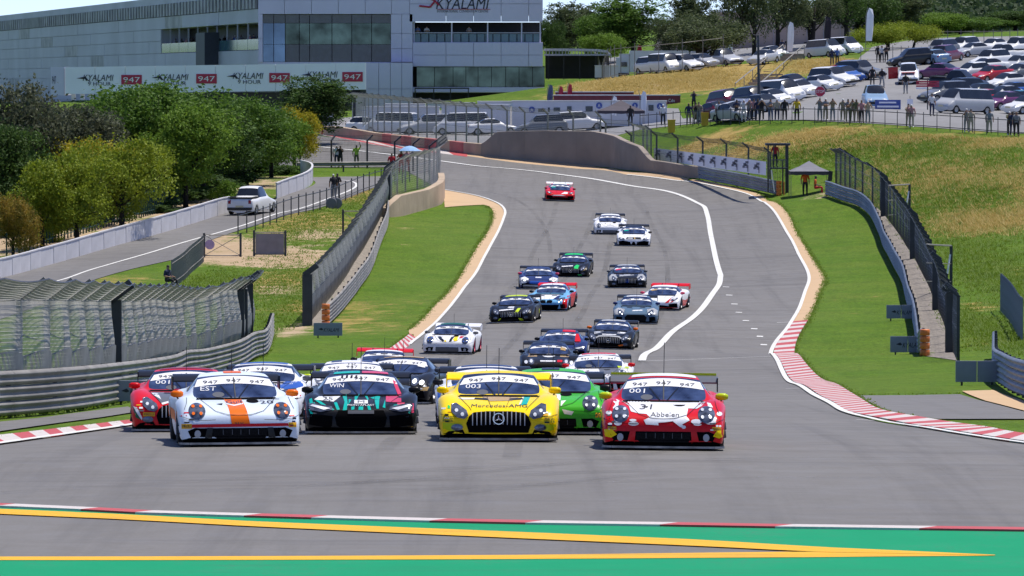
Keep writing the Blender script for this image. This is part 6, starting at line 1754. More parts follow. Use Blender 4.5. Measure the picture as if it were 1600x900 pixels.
# wooded hill: one far mass
def woods():
    rs = np.random.RandomState(11); V = []; F = []; k = 0
    n_t = 420
    for i in range(n_t):
        D = rs.uniform(720, 1500); px = rs.uniform(1350, 1720)
        x = wx(px, D); rise = (D - 700) / 800
        z0 = ZC + (125 - 62) / FPX * D + rise * 8 + max(0, (px - 1400) / 200) * rise * 14
        r = rs.uniform(3.5, 6.5); n = 300
        d = rs.normal(size=(n, 3)); d /= np.linalg.norm(d, axis=1, keepdims=True); d[:, 2] = np.abs(d[:, 2]) * .9 - .15
        P = np.array([x, D, z0]) + d * r * rs.uniform(.75, 1.08, (n, 1))
        nrm_ = d + rs.normal(size=(n, 3)) * .5; nrm_ /= np.linalg.norm(nrm_, axis=1, keepdims=True)
        a = np.cross(nrm_, rs.normal(size=(n, 3))); a /= np.linalg.norm(a, axis=1, keepdims=True); b = np.cross(nrm_, a)
        s = rs.uniform(.22, .55, (n, 1))
        V.append(np.stack([P - a * s, P - b * s * .8, P + a * s, P + b * s * .8], 1).reshape(-1, 3))
    V = np.concatenate(V); F = np.arange(len(V)).reshape(-1, 4)
    o = link("far_woods", mesh_py("far_woods", V, F.tolist()), leaf_mat("hazy_hill_leaf", (.028, .055, .022), (.05, .085, .03), (.07, .10, .04)))  # dull bluish leaf colours have the distance haze mixed in
    tag(o, "dense green wood covering the far hillside at top right", "wood", kind="stuff")
    # the hillside under it
    gx_ = np.linspace(1300, 1800, 26); gD = np.linspace(690, 1600, 14); Q = []
    for D in gD:
        for px in gx_:
            rise = (D - 700) / 800; e = min(1, max(0, (px - 1320) / 60))
            Q.append((wx(px, D), D, -6 * (1 - e) + ZC + (125 - 66) / FPX * D * e + e * (rise * 8 + max(0, (px - 1400) / 200) * rise * 14) - 1.5))
    Fh = [(j * 26 + i, j * 26 + i + 1, (j + 1) * 26 + i + 1, (j + 1) * 26 + i) for j in range(13) for i in range(25)]
    h = link("hill", mesh_py("hill", Q, Fh, True), mat("hill_undergrowth", (.03, .05, .015), .95, var=.3)); h["kind"] = "structure"
woods()
# ------------------------------------------------------------------ ordinary vehicles
def stations(L, W, H, hood, cowl, rf, rr, tail, deck, nose_h=.62, arch=.66):
    h = L / 2; w = W / 2; ax = (-h + .82, h - .78); belt = deck
    S = []
    def cab(y):           # roof height along the cabin
        if y < rf: f = (y - cowl) / max(rf - cowl, .01); return hood + .06 + (H - hood - .06) * max(0, min(1, f)) ** .9
        if y <= rr: return H - .03 * abs((y - (rf + rr) / 2) / (rr - rf + .01))
        f = (y - rr) / max(tail - rr, .01); return H + (deck - H) * min(1, f)
    ys = sorted({-h, -h + .08, ax[0] - .40, ax[0] - .22, ax[0], ax[0] + .22, ax[0] + .40, cowl, (cowl + rf) / 2, rf, (rf + rr) / 2, rr, tail, ax[1] - .40, ax[1] - .22, ax[1], ax[1] + .22, ax[1] + .40, h - .08, h})
    ys2 = [ys[0]]
    for y in ys[1:]:
        if y - ys2[-1] > .07 or y in (cowl, rf, rr, tail): ys2.append(y)
    for y in ys2:
        ends = min(1, min(y + h, h - y) / .10); nd_ = .82 + .18 * ends ** .5
        z0 = .24
        for a in ax:
            d = abs(y - a)
            if d < .39: z0 = max(z0, .24 + (arch - .24) * math.sqrt(max(0, 1 - (d / .41) ** 2)))
        if y < cowl - 1e-6:
            f = (y + h) / (cowl + h); zc = nose_h + (hood - nose_h) * f ** .5 * 1.0; zc = zc - (1 - ends) * .10
            row = (zc, w * .55, zc - .005, w * .74, zc - .02, w * .86, zc - .06)
        elif y > tail + 1e-6:
            zc = deck - (1 - ends) * .10
            row = (zc, w * .6, zc - .005, w * .76, zc - .01, w * .88, zc - .06)
        else:
            z = cab(y); f = (z - belt) / max(H - belt, .01); f = max(0, min(1, f))
            row = (z, w * (.80 - .14 * f), z - .04 * f - .005, w * .88, max(min(z - .01, belt), hood), w * .93, max(min(z - .03, belt - .05), hood - .03))
        S.append((y, *row, w * nd_, min(.62 + .0 * y, row[0] - .12) if z0 < .55 else max(z0 + .01, .68), min(z0, .66)))
    gi = [i for i, s in enumerate(S) if cowl - 1e-6 <= s[0] < rf - 1e-6]; ri = [i for i, s in enumerate(S) if rr - 1e-6 <= s[0] < tail - 1e-6]
    si = [i for i, s in enumerate(S) if (cowl + rf) / 2 - 1e-6 <= s[0] < (rr + tail) / 2 - .02]
    return S, (gi[0], gi[-1] + 1), (ri[0], ri[-1] + 1), (si[0], si[-1] + 1), ax
VEH = {'sedan': (4.5, 1.75, 1.46, .90, -.95, -.15, .75, 1.55, 1.02), 'hatch': (4.0, 1.72, 1.50, .92, -.85, -.15, 1.25, 1.80, .98), 'suv': (4.6, 1.86, 1.74, 1.04, -.95, -.35, 1.65, 2.12, 1.10),
       'minibus': (4.9, 1.90, 1.95, 1.12, -1.75, -1.05, 2.15, 2.38, 1.15), 'pickup': (5.2, 1.85, 1.78, 1.06, -.95, -.30, .75, 1.0, 1.06), 'canopy': (5.1, 1.85, 1.80, 1.06, -.95, -.30, 2.1, 2.48, 1.10)}
VM = {}
def vehicle_meshes(k):
    S, g, rw, si, ax = stations(*VEH[k])
    me0 = loft(S, g, si)
    mi = np.zeros(len(me0.polygons), int); me0.polygons.foreach_get("material_index", mi)
    for p in me0.polygons:
        ys = [me0.vertices[q].co.y for q in p.vertices]; xs = [abs(me0.vertices[q].co.x) for q in p.vertices]
        if rw[0] < len(S) and min(ys) >= S[rw[0]][0] - 1e-4 and max(ys) <= S[rw[1]][0] + 1e-4 and mi[p.index] == 0 and max(xs) < VEH[k][1] / 2 * .82 and k != 'pickup': mi[p.index] = 4
        if k == 'pickup' and min(ys) >= S[rw[0]][0] - 1e-4 and max(ys) <= S[rw[1]][0] + 1e-4 and mi[p.index] == 0 and max(xs) < VEH[k][1] / 2 * .82: mi[p.index] = 4
    me0.polygons.foreach_set("material_index", mi.tolist())
    me = subdivided(me0, 1)
    parts, vs = split_mesh(me, {0: "body", 1: "windscreen", 2: "side_window", 3: "underbody", 4: "rear_window"})
    bvh = BVHTree.FromPolygons([tuple(p) for p in vs], [tuple(p.vertices) for p in me.polygons])
    return parts, bvh, ax
for k in VEH: VM[k] = vehicle_meshes(k)
mb = MB(); mb.lathe([(.20, -.10), (.30, -.105), (.325, -.07), (.325, .07), (.30, .105), (.20, .10)], 18, Matrix.Rotation(math.pi / 2, 4, 'Y')); PT = mb.mesh("tyre", True)
mb = MB(); mb.lathe([(0, .085), (.05, .09), (.17, .07), (.205, .10), (.205, -.1), (0, -.09)], 14, Matrix.Rotation(math.pi / 2, 4, 'Y')); PR = mb.mesh("rim", True)
M_prim = mat("silver_rim", (.35, .35, .36), .35, .7, var=.1)
M_tail = mat("tail_lamp_red", (.30, .01, .01), .25, var=.1); M_plate = mat("number_plate_yellow", (.60, .55, .35), .5, var=.05)
M_hl = mat("clear_headlamp", (.55, .58, .62), .15, .4, var=.1)
M_cglass = mat("car_glass", (.018, .022, .03), .08, 0, var=.2, spec=.7)
def vp(n, c, r=.3): return mat("car_" + n, c, r, 0, var=.03, coat=.3, spec=.4)
VC = {k: vp(k, c) for k, c in dict(white=(.72, .72, .72), silver=(.42, .43, .45), grey=(.15, .16, .175), black=(.012, .013, .015), red=(.40, .012, .02), maroon=(.12, .008, .02), blue=(.03, .10, .36), navy=(.012, .02, .06), teal=(.02, .14, .20), purple=(.13, .03, .11), green=(.01, .03, .02), lightblue=(.22, .34, .50)).items()}
def vehicle(kind, col, px, py, rz, label, name=None, cat=None, group=None, D=None):
    g = GD(px, D) if D else G(px, py)
    parts, bvh, ax = VM[kind]
    n_ = {'sedan': 'parked_sedan', 'hatch': 'parked_hatchback', 'suv': 'parked_suv', 'minibus': 'minibus', 'pickup': 'pickup_truck', 'canopy': 'canopy_pickup'}[kind]
    r = empty(name or n_, g, 0, label, cat or {'sedan': 'car', 'hatch': 'car', 'suv': 'car', 'minibus': 'minibus', 'pickup': 'pickup', 'canopy': 'pickup'}[kind], group)
    nn = normal_at(g.x, g.y, 2); a = R(rz)
    h = Vector((-math.sin(a), math.cos(a), 0)); f = (h - nn * h.dot(nn)).normalized()
    r.rotation_euler = Matrix((f.cross(nn), f, nn)).transposed().to_euler(); r.location.z += .035
    inst("body", parts["body"], VC[col], r); inst("windscreen", parts["windscreen"], M_cglass, r); inst("underbody", parts["underbody"], M_under, r)
    for sg in (1, -1): inst("side_window", parts["side_window" + str(sg)], M_cglass, r)
    if "rear_window" in parts: inst("rear_window", parts["rear_window"], M_cglass, r)
    L, W, H = VEH[kind][:3]
    for ya in ax:
        for s in (-1, 1):
            w = empty("wheel", (s * (W / 2 - .12), ya, .325)); w.parent = r
            inst("tyre", PT, M_tyre, w); q = inst("rim", PR, M_prim, w)
            if s < 0: q.rotation_euler = (0, math.pi, 0)
    for (nm, m, sy, z, w_, h_, x) in (("headlight", M_hl, -1, .66, .15, .075, .60), ("tail_light", M_tail, 1, .84, .09, .12, .68)):
        for s in (-1, 1):
            ky = (nm, kind, s)
            if ky not in PATCHES:
                p2, f2 = fill2d(rect(s * x - w_, z - h_, s * x + w_, z + h_), .1)
                P3 = []
                for (u, v) in p2:
                    l, nr, i, d = bvh.ray_cast(Vector((u, sy * 6, v)), Vector((0, -sy, 0)))
                    P3.append((l + nr * .012) if l else Vector((u, sy * L / 2, v)))
                PATCHES[ky] = mesh_py(nm, P3, f2 if sy < 0 else [q[::-1] for q in f2])
            inst(nm, PATCHES[ky], m, r)
    for sy in (-1, 1):
        q = inst("number_plate", PLATE, M_plate, r); q.location = (0, sy * (L / 2 + .015), .55)
    for sy in (-1, 1):
        q = inst("bumper", BUMP, M_black if kind in ('pickup', 'canopy', 'suv') else VC[col], r); q.location = (0, sy * (L / 2 - .04), .42); q.scale = (W / 1.8, 1, 1)
    if kind == 'pickup':
        q = inst("load_bed", BED, M_black, r); q.location = (0, L / 2 - .85, 1.07)
    return r
mb = MB(); mb.box(-.26, .26, -.01, .01, -.06, .06); PLATE = mb.mesh("number_plate")
mb = MB(); mb.prism([(-.80, -.08), (-.70, -.12), (.70, -.12), (.80, -.08), (.80, .06), (-.80, .06)], -.09, .09); BUMP = mb.mesh("bumper")
mb = MB()
for a in ((-.80, -.72, -.72, .78), (.72, .80, -.72, .78), (-.72, .72, -.72, -.66), (-.72, .72, .72, .78)): mb.box(a[0], a[1], a[2], a[3], -.02, .07)
mb.box(-.72, .72, -.66, .72, -.005, .012); BED = mb.mesh("load_bed")
PG = "vehicles in the car park"
PK = [
 ('minibus','white',1222,160,32,"white minibus at the left end of the car park row, above the stop sign"),
 ('hatch','white',1252,152,32,"white hatchback with its nose beside the stop sign"),
 ('sedan','white',1284,143,32,"white sedan behind the stop sign, third in the left row"),
 ('canopy','white',1303,136,39,"white canopied pickup with a dark striped roof in the left row"),
 ('hatch','blue',1322,129,32,"bright blue hatchback in the left row"),
 ('sedan','red',1328,118,32,"red car roof behind the blue hatchback"),
 ('canopy','grey',1345,125,39,"grey canopied pickup at the top end of the left row"),
 ('sedan','navy',1240,141,32,"dark car behind the white sedan in the left row"),
 ('suv','navy',1180,166,32,"dark blue car in front of the white minibus"),
 ('suv','maroon',1140,170,32,"maroon square car below the white container"),
 ('sedan','maroon',1122,187,32,"low maroon car behind the fence of spectators"),
 ('sedan','silver',1150,188,32,"silver car half hidden by spectators next to the maroon one"),
 ('sedan','white',1208,166,32,"white car nose between the dark blue car and the minibus"),
 ('hatch','grey',1196,176,32,"grey hatchback below the white car nose"),
 ('suv','black',1424,103,285,"large black car side on below the olive tree"),
 ('sedan','lightblue',1461,100,200,"pale blue car at the tail of the black one"),
 ('suv','maroon',1480,97,150,"dark brownish off roader next to the pale blue car"),
 ('suv','grey',1470,88,320,"dark grey car behind the off roader"),
 ('sedan','silver',1521,89,305,"silver sedan in the back row side on"),
 ('pickup','white',1566,97,306,"white double cab pickup in the back row"),
 ('suv','white',1548,107,314,"white off roader in front of the double cab"),
 ('pickup','white',1590,85,314,"white pickup at the top right edge"),
 ('suv','white',1505,84,320,"white car behind the silver sedan, farthest row"),
 ('sedan','white',1552,82,320,"white sedan farthest row beside the fence"),
 ('pickup','black',1500,141,62,"big black pickup in the middle of the car park"),
 ('sedan','purple',1467,124,230,"purple grey car behind the big black pickup"),
 ('hatch','white',1518,124,304,"white hatchback behind the black pickup's cab"),
 ('sedan','white',1540,116,302,"white car in the second row, right of the hatchback"),
 ('sedan','red',1550,128,310,"red car tucked behind the white sedan"),
 ('sedan','white',1574,140,304,"white sedan side on in front of the red car"),
 ('hatch','silver',1592,112,310,"silver car at the right edge, third row"),
 ('sedan','grey',1594,125,306,"grey car at the right edge behind the white sedan"),
 ('suv','black',1500,154,300,"black station wagon in front of the big black pickup"),
 ('suv','grey',1478,160,300,"dark grey car roof left of the black wagon"),
 ('sedan','green',1530,158,308,"dark green sedan right of the black wagon"),
 ('minibus','silver',1505,178,309,"silver people carrier nearest the spectators at right"),
 ('sedan','red',1536,168,310,"red saloon behind the people carrier's nose"),
 ('sedan','blue',1582,156,302,"blue sedan at the right edge"),
 ('sedan','silver',1568,162,302,"silver blue car left of the blue sedan"),
 ('sedan','purple',1570,172,312,"plum coloured car in the front right row"),
 ('hatch','teal',1588,171,304,"teal hatchback in the front right row"),
 ('sedan','white',1606,178,310,"white car cut by the right edge, front row"),
 ('suv','white',1070,111,35,"white off roader under the twin trunked gum tree"),
 ('minibus','white',1040,113,28,"white van left of the gum tree on the upper bank"),
 ('suv','white',1022,114,35,"small white van at the tail of the truck"),
 ('hatch','silver',1098,106,35,"silver hatchback behind the gum trunks"),
 ('pickup','silver',1132,103,28,"silver double cab pickup right of the gum trunks"),
 ('sedan','silver',1193,100,330,"silver sedan at the head of the stairs"),
 ('minibus','white',1290,90,35,"white minibus beside the black feather flag"),
 ('minibus','white',1318,86,35,"second white minibus nearer the olive tree"),
 ('sedan','white',1208,92,28,"white car behind the stair rail"),
]
for (k, c, x, y, rz, lb) in PK: vehicle(k, c, x, y, rz, lb, group=PG)
vehicle('pickup', 'white', 394, 334, 165, "white double cab pickup driving away on the service road", name="pickup_truck")
vehicle('suv', 'white', 905, 205, 95, "white off roader behind the far wire fence by the dark gazebo")
for (k_, c_, x_, D_v, r_, l_) in (('minibus', 'white', 612, 452, 250, "white van behind the far fence, left of the low white unit"), ('canopy', 'silver', 668, 450, 280, "silver canopied pickup behind the far fence"), ('minibus', 'white', 722, 447, 265, "white van behind the far fence before the convention building"),
        ('sedan', 'white', 770, 444, 100, "white car behind the far fence where the wall rises"), ('suv', 'grey', 845, 440, 275, "grey off roader behind the raised wall top"), ('hatch', 'white', 575, 456, 90, "white hatchback at the start of the far fence")):
    vehicle(k_, c_, x_, 0, r_, l_, D=D_v, group="vehicles in the paddock yard")
rc = vehicle('suv', 'white', 1420, 130, 355, "red and white rescue car with its door open in the car park", name="rescue_car")
q = MB(); q.box(-.60, .60, -1.95, -1.0, 1.02, 1.035); q.build("red_bonnet", VC['red'], rc)
q = MB(); q.box(-.03, .03, -.95, 0, .45, 1.45); o_ = q.build("open_door", VC['red'], rc); o_.location = (-.93, -.55, 0); o_.rotation_euler = (0, 0, R(-62))
vehicle('canopy', 'lightblue', 1367, 169, 0, "light blue car with red roof strip behind the blue board", name="official_car")
# white lorry on the upper bank
lr = empty("lorry", GD(1030, 556), 0, "long white box lorry parked under the trees", "lorry")
def lp(nm, m, *a): return fpart(lr, nm, m, *a)
lp("cargo_box", M_cabw, 984, 79, 1076, 113, 556, 2.5); lp("cab", M_cabw, 963, 90, 983, 116, 556.1, 2.2); lp("cab_roof_fairing", M_cabw, 968, 84, 983, 90, 556.2, 2.0)
lp("windscreen", M_cglass, 970, 97, 979.5, 104, 555.98, .12); lp("bumper", M_black, 963, 114, 983, 117.5, 556, 2.0); lp("trailer_box", M_cabw, 1080, 80, 1118, 112, 557, 2.5)
ftext(lr, "AVI", 1095, 88, 10, 6, 556.9, M_ink)
for x in (973, 1000, 1060, 1070, 1105):
    q = MB(); q.lathe([(0, -.15), (.45, -.15), (.48, -.1), (.48, .1), (.45, .15), (0, .15)], 16, Matrix.Translation((wx(x, 556), 556.3, wz(117, 556))) @ Matrix.Rotation(math.pi / 2, 4, 'X')); put(lr, q.build("wheel", M_tyre, lr, smooth=True))
# ------------------------------------------------------------------ people
def person_mesh(pose):
    J = {'pel': (0, 0, .95), 'spi': (0, .01, 1.15), 'che': (0, .0, 1.36), 'nec': (0, -.01, 1.50), 'hed': (0, -.03, 1.62), 'top': (0, -.01, 1.74)}
    for s, n in ((1, 'r'), (-1, 'l')):
        J['hip' + n] = (s * .10, 0, .92); J['kne' + n] = (s * .115, -.02, .50); J['ank' + n] = (s * .12, .02, .10); J['toe' + n] = (s * .14, -.16, .04)
        J['sho' + n] = (s * .19, 0, 1.42); J['elb' + n] = (s * .26, .03, 1.15); J['han' + n] = (s * .25, -.06, .90); J['fin' + n] = (s * .25, -.09, .80)
    if pose == 'camera':
        for s, n in ((1, 'r'), (-1, 'l')): J['elb' + n] = (s * .27, -.14, 1.24); J['han' + n] = (s * .09, -.27, 1.52); J['fin' + n] = (s * .05, -.29, 1.59)
    if pose == 'folded':
        for s, n in ((1, 'r'), (-1, 'l')): J['elb' + n] = (s * .27, -.05, 1.16); J['han' + n] = (-s * .06, -.20, 1.20); J['fin' + n] = (-s * .13, -.18, 1.22)
    if pose == 'raised':
        J['elbr'] = (.30, -.05, 1.62); J['hanr'] = (.22, -.10, 1.86); J['finr'] = (.20, -.12, 1.95)
    if pose == 'walk':
        J['kner'] = (.11, -.20, .53); J['ankr'] = (.12, -.22, .10); J['toer'] = (.13, -.40, .06); J['knel'] = (-.11, .06, .50); J['ankl'] = (-.12, .30, .16); J['toel'] = (-.13, .20, .04)
        J['hanl'] = (-.24, -.24, .98); J['finl'] = (-.24, -.30, .90)
    if pose == 'sit':
        for n in ('pel', 'spi', 'che', 'nec', 'hed', 'top', 'shor', 'shol', 'elbr', 'elbl'): x, y, z = J[n]; J[n] = (x, y, z - .48)
        for s, n in ((1, 'r'), (-1, 'l')):
            J['hip' + n] = (s * .10, 0, .44); J['kne' + n] = (s * .16, -.42, .50); J['ank' + n] = (s * .16, -.42, .10); J['toe' + n] = (s * .17, -.60, .04); J['han' + n] = (s * .14, -.28, .62); J['fin' + n] = (s * .12, -.38, .60)
    E = [('pel', 'spi'), ('spi', 'che'), ('che', 'nec'), ('nec', 'hed'), ('hed', 'top')]
    Rr = {'pel': (.15, .11), 'spi': (.135, .10), 'che': (.165, .115), 'nec': (.055, .055), 'hed': (.085, .10), 'top': (.06, .07)}
    for n in 'rl':
        E += [('pel', 'hip' + n), ('hip' + n, 'kne' + n), ('kne' + n, 'ank' + n), ('ank' + n, 'toe' + n), ('che', 'sho' + n), ('sho' + n, 'elb' + n), ('elb' + n, 'han' + n), ('han' + n, 'fin' + n)]
        Rr.update({'hip' + n: (.10, .10), 'kne' + n: (.07, .07), 'ank' + n: (.05, .05), 'toe' + n: (.045, .04), 'sho' + n: (.07, .07), 'elb' + n: (.048, .048), 'han' + n: (.036, .036), 'fin' + n: (.026, .026)})
    ks = list(J); ix = {k: i for i, k in enumerate(ks)}
    me = bpy.data.meshes.new("p"); me.from_pydata([J[k] for k in ks], [(ix[a], ix[b]) for a, b in E], [])
    o = bpy.data.objects.new("p", me); COL.objects.link(o)
    o.modifiers.new("k", 'SKIN'); sb = o.modifiers.new("s", 'SUBSURF'); sb.levels = 1; sb.render_levels = 1
    for i, k in enumerate(ks): me.skin_vertices[0].data[i].radius = Rr[k]; me.skin_vertices[0].data[i].use_root = (k == 'pel')
    dg = bpy.context.evaluated_depsgraph_get(); r = bpy.data.meshes.new_from_object(o.evaluated_get(dg)); bpy.data.objects.remove(o)
    # cloth regions by nearest bone
    reg = {}
    for (a, b) in E:
        if a in ('pel', 'spi', 'che') and b in ('spi', 'che', 'shor', 'shol'): reg[(a, b)] = 0
        elif a == 'che' or a.startswith('sho'): reg[(a, b)] = 0
        elif a.startswith(('pel', 'hip', 'kne')): reg[(a, b)] = 1
        elif a.startswith('ank'): reg[(a, b)] = 3
        elif a == 'hed': reg[(a, b)] = 3
        else: reg[(a, b)] = 2
    reg[('che', 'nec')] = 0
    seg = [(Vector(J[a]), Vector(J[b]), m) for (a, b), m in reg.items()]; mi = []
    for p in r.polygons:
        c = p.center; best = (9, 0)
        for a, b, m in seg:
            d = b - a; t = max(0, min(1, (c - a).dot(d) / d.length_squared)); q = (c - (a + d * t)).length
            if q < best[0]: best = (q, m)
        mi.append(best[1])
    r.materials.clear()
    r.polygons.foreach_set("material_index", mi); r.polygons.foreach_set("use_smooth", [True] * len(mi)); r.update()
    return r
PM = {k: person_mesh(k) for k in ('stand', 'camera', 'folded', 'raised', 'walk', 'sit')}
M_skin = [mat("skin_a", (.30, .17, .11), .6, var=.08), mat("skin_b", (.10, .055, .035), .6, var=.08), mat("skin_c", (.42, .26, .19), .6, var=.08)]
M_hair = [mat("dark_hair", (.02, .015, .012), .7, var=.2), mat("brown_hair", (.09, .05, .03), .7, var=.2), mat("white_cap", (.65, .65, .64), .7, var=.05)]
CL = {k: mat("cloth_" + k, c, .85, var=.12, vscale=6) for k, c in dict(white=(.62, .62, .63), grey=(.20, .21, .23), khaki=(.26, .22, .15), navy=(.02, .028, .07), black=(.016, .016, .019), blue=(.07, .15, .38), yellow=(.60, .40, .02), orange=(.62, .10, .012), red=(.42, .02, .03), olive=(.10, .11, .05), pink=(.45, .22, .22), denim=(.06, .09, .18), lime=(.38, .55, .05), beige=(.38, .32, .25)).items()}
def person(pose, shirt, trousers, px, py, rz, label, group=None, D=None, hs=1.0, skin=0, hair=0, at_=None):
    g = Vector(at_) if at_ is not None else (GD(px, D) if D else G(px, py))
    o = inst("person", PM[pose], [CL[shirt], CL[trousers], M_skin[skin % 3], M_hair[hair % 3]], None, g); o.rotation_euler = (0, 0, R(rz)); o.scale = (hs * 1.06, hs * 1.06, hs); o.location.z += .02
    tag(o, label, "person", group); return o
SG = "spectators along the top fence"
PL = [
 ('raised','white','black',1036,197,10,"spectator in white with one arm raised, leftmost by the white cabins",0),
 ('stand','navy','khaki',1076,196,0,"spectator in navy top and khaki shorts beside the yellow bin",1),
 ('camera','black','khaki',1087,195,20,"spectator in black holding something up, left of the yellow bin",0),
 ('stand','khaki','grey',1092,194,-20,"spectator in khaki just left of the yellow bin",2),
 ('stand','white','black',1123,193,15,"spectator in white shirt and black trousers by the silver car",0),
 ('folded','navy','black',1151,191,0,"spectator in navy with folded arms beside the pole",1),
 ('stand','white','white',1162,191,10,"spectator all in white near the dark pole",0),
 ('camera','grey','navy',1171,190,0,"spectator in grey with camera near the dark pole",2),
 ('stand','pink','black',1178,190,0,"spectator in a pink top near the dark pole",0),
 ('stand','navy','navy',1184,190,15,"spectator in dark clothes left of the dark pole",1),
 ('camera','black','black',1190,190,0,"spectator in black with camera right at the dark pole",0),
 ('folded','grey','denim',1204,190,0,"spectator in grey and jeans first right of the pole",0),
 ('stand','beige','navy',1214,190,0,"spectator in a beige shirt second right of the pole",2),
 ('stand','black','black',1226,190,0,"spectator in black left of the yellow shirted one",1),
 ('stand','yellow','black',1245,190,0,"spectator in a yellow shirt among the fence posts",0),
 ('camera','grey','grey',1281,189.5,-10,"spectator in grey pointing a camera below the stop sign",2),
 ('folded','grey','khaki',1290,189.5,0,"grey clad spectator right of the stop sign post",0),
 ('camera','khaki','grey',1301,190,0,"khaki clad spectator with camera, left of the crowd by the board",0),
 ('stand','khaki','khaki',1317,190.5,0,"spectator all in khaki in the crowd by the board",2),
 ('folded','grey','khaki',1325,191,10,"spectator in pale grey and khaki shorts amid the crowd",0),
 ('camera','beige','olive',1332,191,0,"spectator in beige and olive amid the crowd",0),
 ('stand','olive','khaki',1338,191.5,0,"spectator in olive amid the crowd left of the board",1),
 ('stand','pink','black',1346,193,0,"spectator in salmon shirt under the blue board",0),
 ('camera','beige','grey',1356,194,10,"spectator in beige and grey under the blue board's right end",2),
 ('camera','beige','khaki',1419,199,20,"left one of the spectator pair by the white signpost",2),
 ('stand','pink','beige',1424,200,-10,"right one of the spectator pair by the white signpost",0),
 ('camera','grey','grey',1510,207,10,"grey clad spectator left in the pair before the people carrier",0),
 ('stand','beige','beige',1517,208,0,"beige clad spectator right in the pair before the people carrier",2),
 ('stand','grey','beige',1546,209,0,"lone spectator with backpack on the right of the fence",0),
 ('camera','olive','black',1577,212,20,"spectator in olive with camera, left of the right edge trio",0),
 ('stand','navy','navy',1582,212.5,0,"dark clad spectator in the middle of the right edge trio",1),
 ('stand','grey','black',1588,213,-10,"grey clad spectator at the right of the right edge trio",0),
]
for (p, a, b, x, y, rz, lb, sk) in PL: person(p, a, b, x, y, rz, lb, SG, skin=sk, hair=sk + len(lb))
LG = "people in the car park"
for (p, a, b, x, y, rz, lb, sk) in [
 ('walk','black','black',1363,135,0,"person in black walking left of the rescue car",0), ('walk','black','grey',1378,138,10,"person in black with pale trousers walking toward the fence",1),
 ('stand','black','grey',1415,147,180,"person in a black top and shorts facing the rescue car",0), ('stand','white','navy',1456,182,20,"person in white shirt beside the red sign post",0),
 ('stand','black','black',1372,98,0,"first of the dark group at the fence gate below the olive tree",1), ('stand','white','black',1378,98,0,"white shirted person at the fence gate below the olive tree",0), ('folded','black','black',1385,98,0,"second dark figure at the fence gate below the olive tree",1),
 ('stand','grey','grey',1472,98,0,"grey figure beside the brownish off roader",0), ('stand','navy','navy',1300,103,0,"dark figure on the bank behind the blue hatchback",1), ('stand','blue','black',1308,102,20,"blue shirted figure on the bank behind the blue hatchback",0),
 ('camera','navy','black',1084,173,0,"figure sitting high on the stair behind the spectators",0), ('stand','navy','denim',1222,86,0,"figure in navy at the top of the stairs",0), ('stand','black','navy',1230,85,0,"figure in black at the top of the stairs",1)]:
    person(p, a, b, x, y, rz, lb, LG, skin=sk, hair=sk)
# trackside
person('stand', 'orange', 'black', 1258, 307, 0, "marshal in an orange vest standing below the grey canopy", skin=0)
person('sit', 'orange', 'red', 1274, 304, 90, "marshal in orange sitting on the ground beside the canopy", skin=1)
person('stand', 'white', 'navy', 526, 262, 15, "photographer in white shirt at the far bend fence", skin=0, hair=2)
person('camera', 'black', 'black', 532, 263, -20, "photographer in black at the far bend fence", skin=1)
person('raised', 'lime', 'olive', 557, 262, 10, "marshal in a lime vest raising an arm at the far bend", skin=0)
person('camera', 'red', 'red', 627, 272, 0, "marshal in red leaning on the fence beside the blue umbrella", skin=0)
person('stand', 'red', 'beige', 612, 276, 20, "marshal in red low behind the mesh, left of the umbrella", skin=0)
person('stand', 'pink', 'red', 636, 270, -10, "person under the blue umbrella at the fence", skin=2)
person('stand', 'black', 'grey', 521, 312, 200, "rider in black and white helmet beside the service road", skin=0, hair=2)
person('folded', 'black', 'grey', 527, 311, 150, "companion in black beside the service road rider", skin=1)
person('sit', 'navy', 'black', 262, 452, 60, "photographer in navy crouching behind the left fence", skin=0)
# crowd on the balconies
BG = "spectators on the balconies"
for k in range(18):
    s_ = w0 + (w1 - w0) * (k + .5 + random.uniform(-.25, .25)) / 18
    p = MA @ Vector((s_, -1.1 - random.random() * .6, 3.3))
    cc_ = ('white', 'grey', 'pink', 'navy', 'black', 'blue')[k % 6]; od = 'first second third fourth fifth sixth seventh eighth ninth tenth eleventh twelfth thirteenth fourteenth fifteenth sixteenth seventeenth last'.split()[k]
    person(random.choice(['stand', 'folded', 'camera']), cc_, 'black', 0, 0, random.uniform(-60, 60), "spectator in %s behind the long balcony glass, %s from its left end" % (cc_, od), BG, at_=p, skin=k, hair=k)
for (x, c) in ((653, 'blue'), (667, 'white'), (733, 'grey')):
    person('folded', c, 'black', 0, 0, 0, "spectator in %s at the rail of the upper right balcony" % c, BG, at_=(wx(x, DW + 2), DW + 2, wz(66, DW + 2)), skin=2)
person('walk', 'lime', 'navy', 901, 118, 40, "worker in a lime vest on the steps beside the open shed", skin=1)
person('stand', 'black', 'black', 985, 198, 0, "worker in the shade of the dark gazebo", skin=1)
person('stand', 'orange', 'red', 501, 212, 0, "marshal in orange half hidden by the tree at the far wall", skin=0)
# umbrella over the far marshals
g = G(640, 272); um = empty("umbrella", g, 0, "pale blue umbrella held over marshals at the far bend", "umbrella")
q = MB(); q.lathe([(0.01, .38), (.25, .34), (.55, .2), (.80, 0), (.78, -.02), (.5, .16), (.01, .34)], 12, Matrix.Translation((0, 0, 1.75))); q.build("canopy", mat("pale_blue_cloth", (.25, .42, .68), .8), um, smooth=False)
q = MB(); q.tube([(0, 0, .9), (0, 0, 2.1)], .015, 6); q.build("shaft", M_black, um)
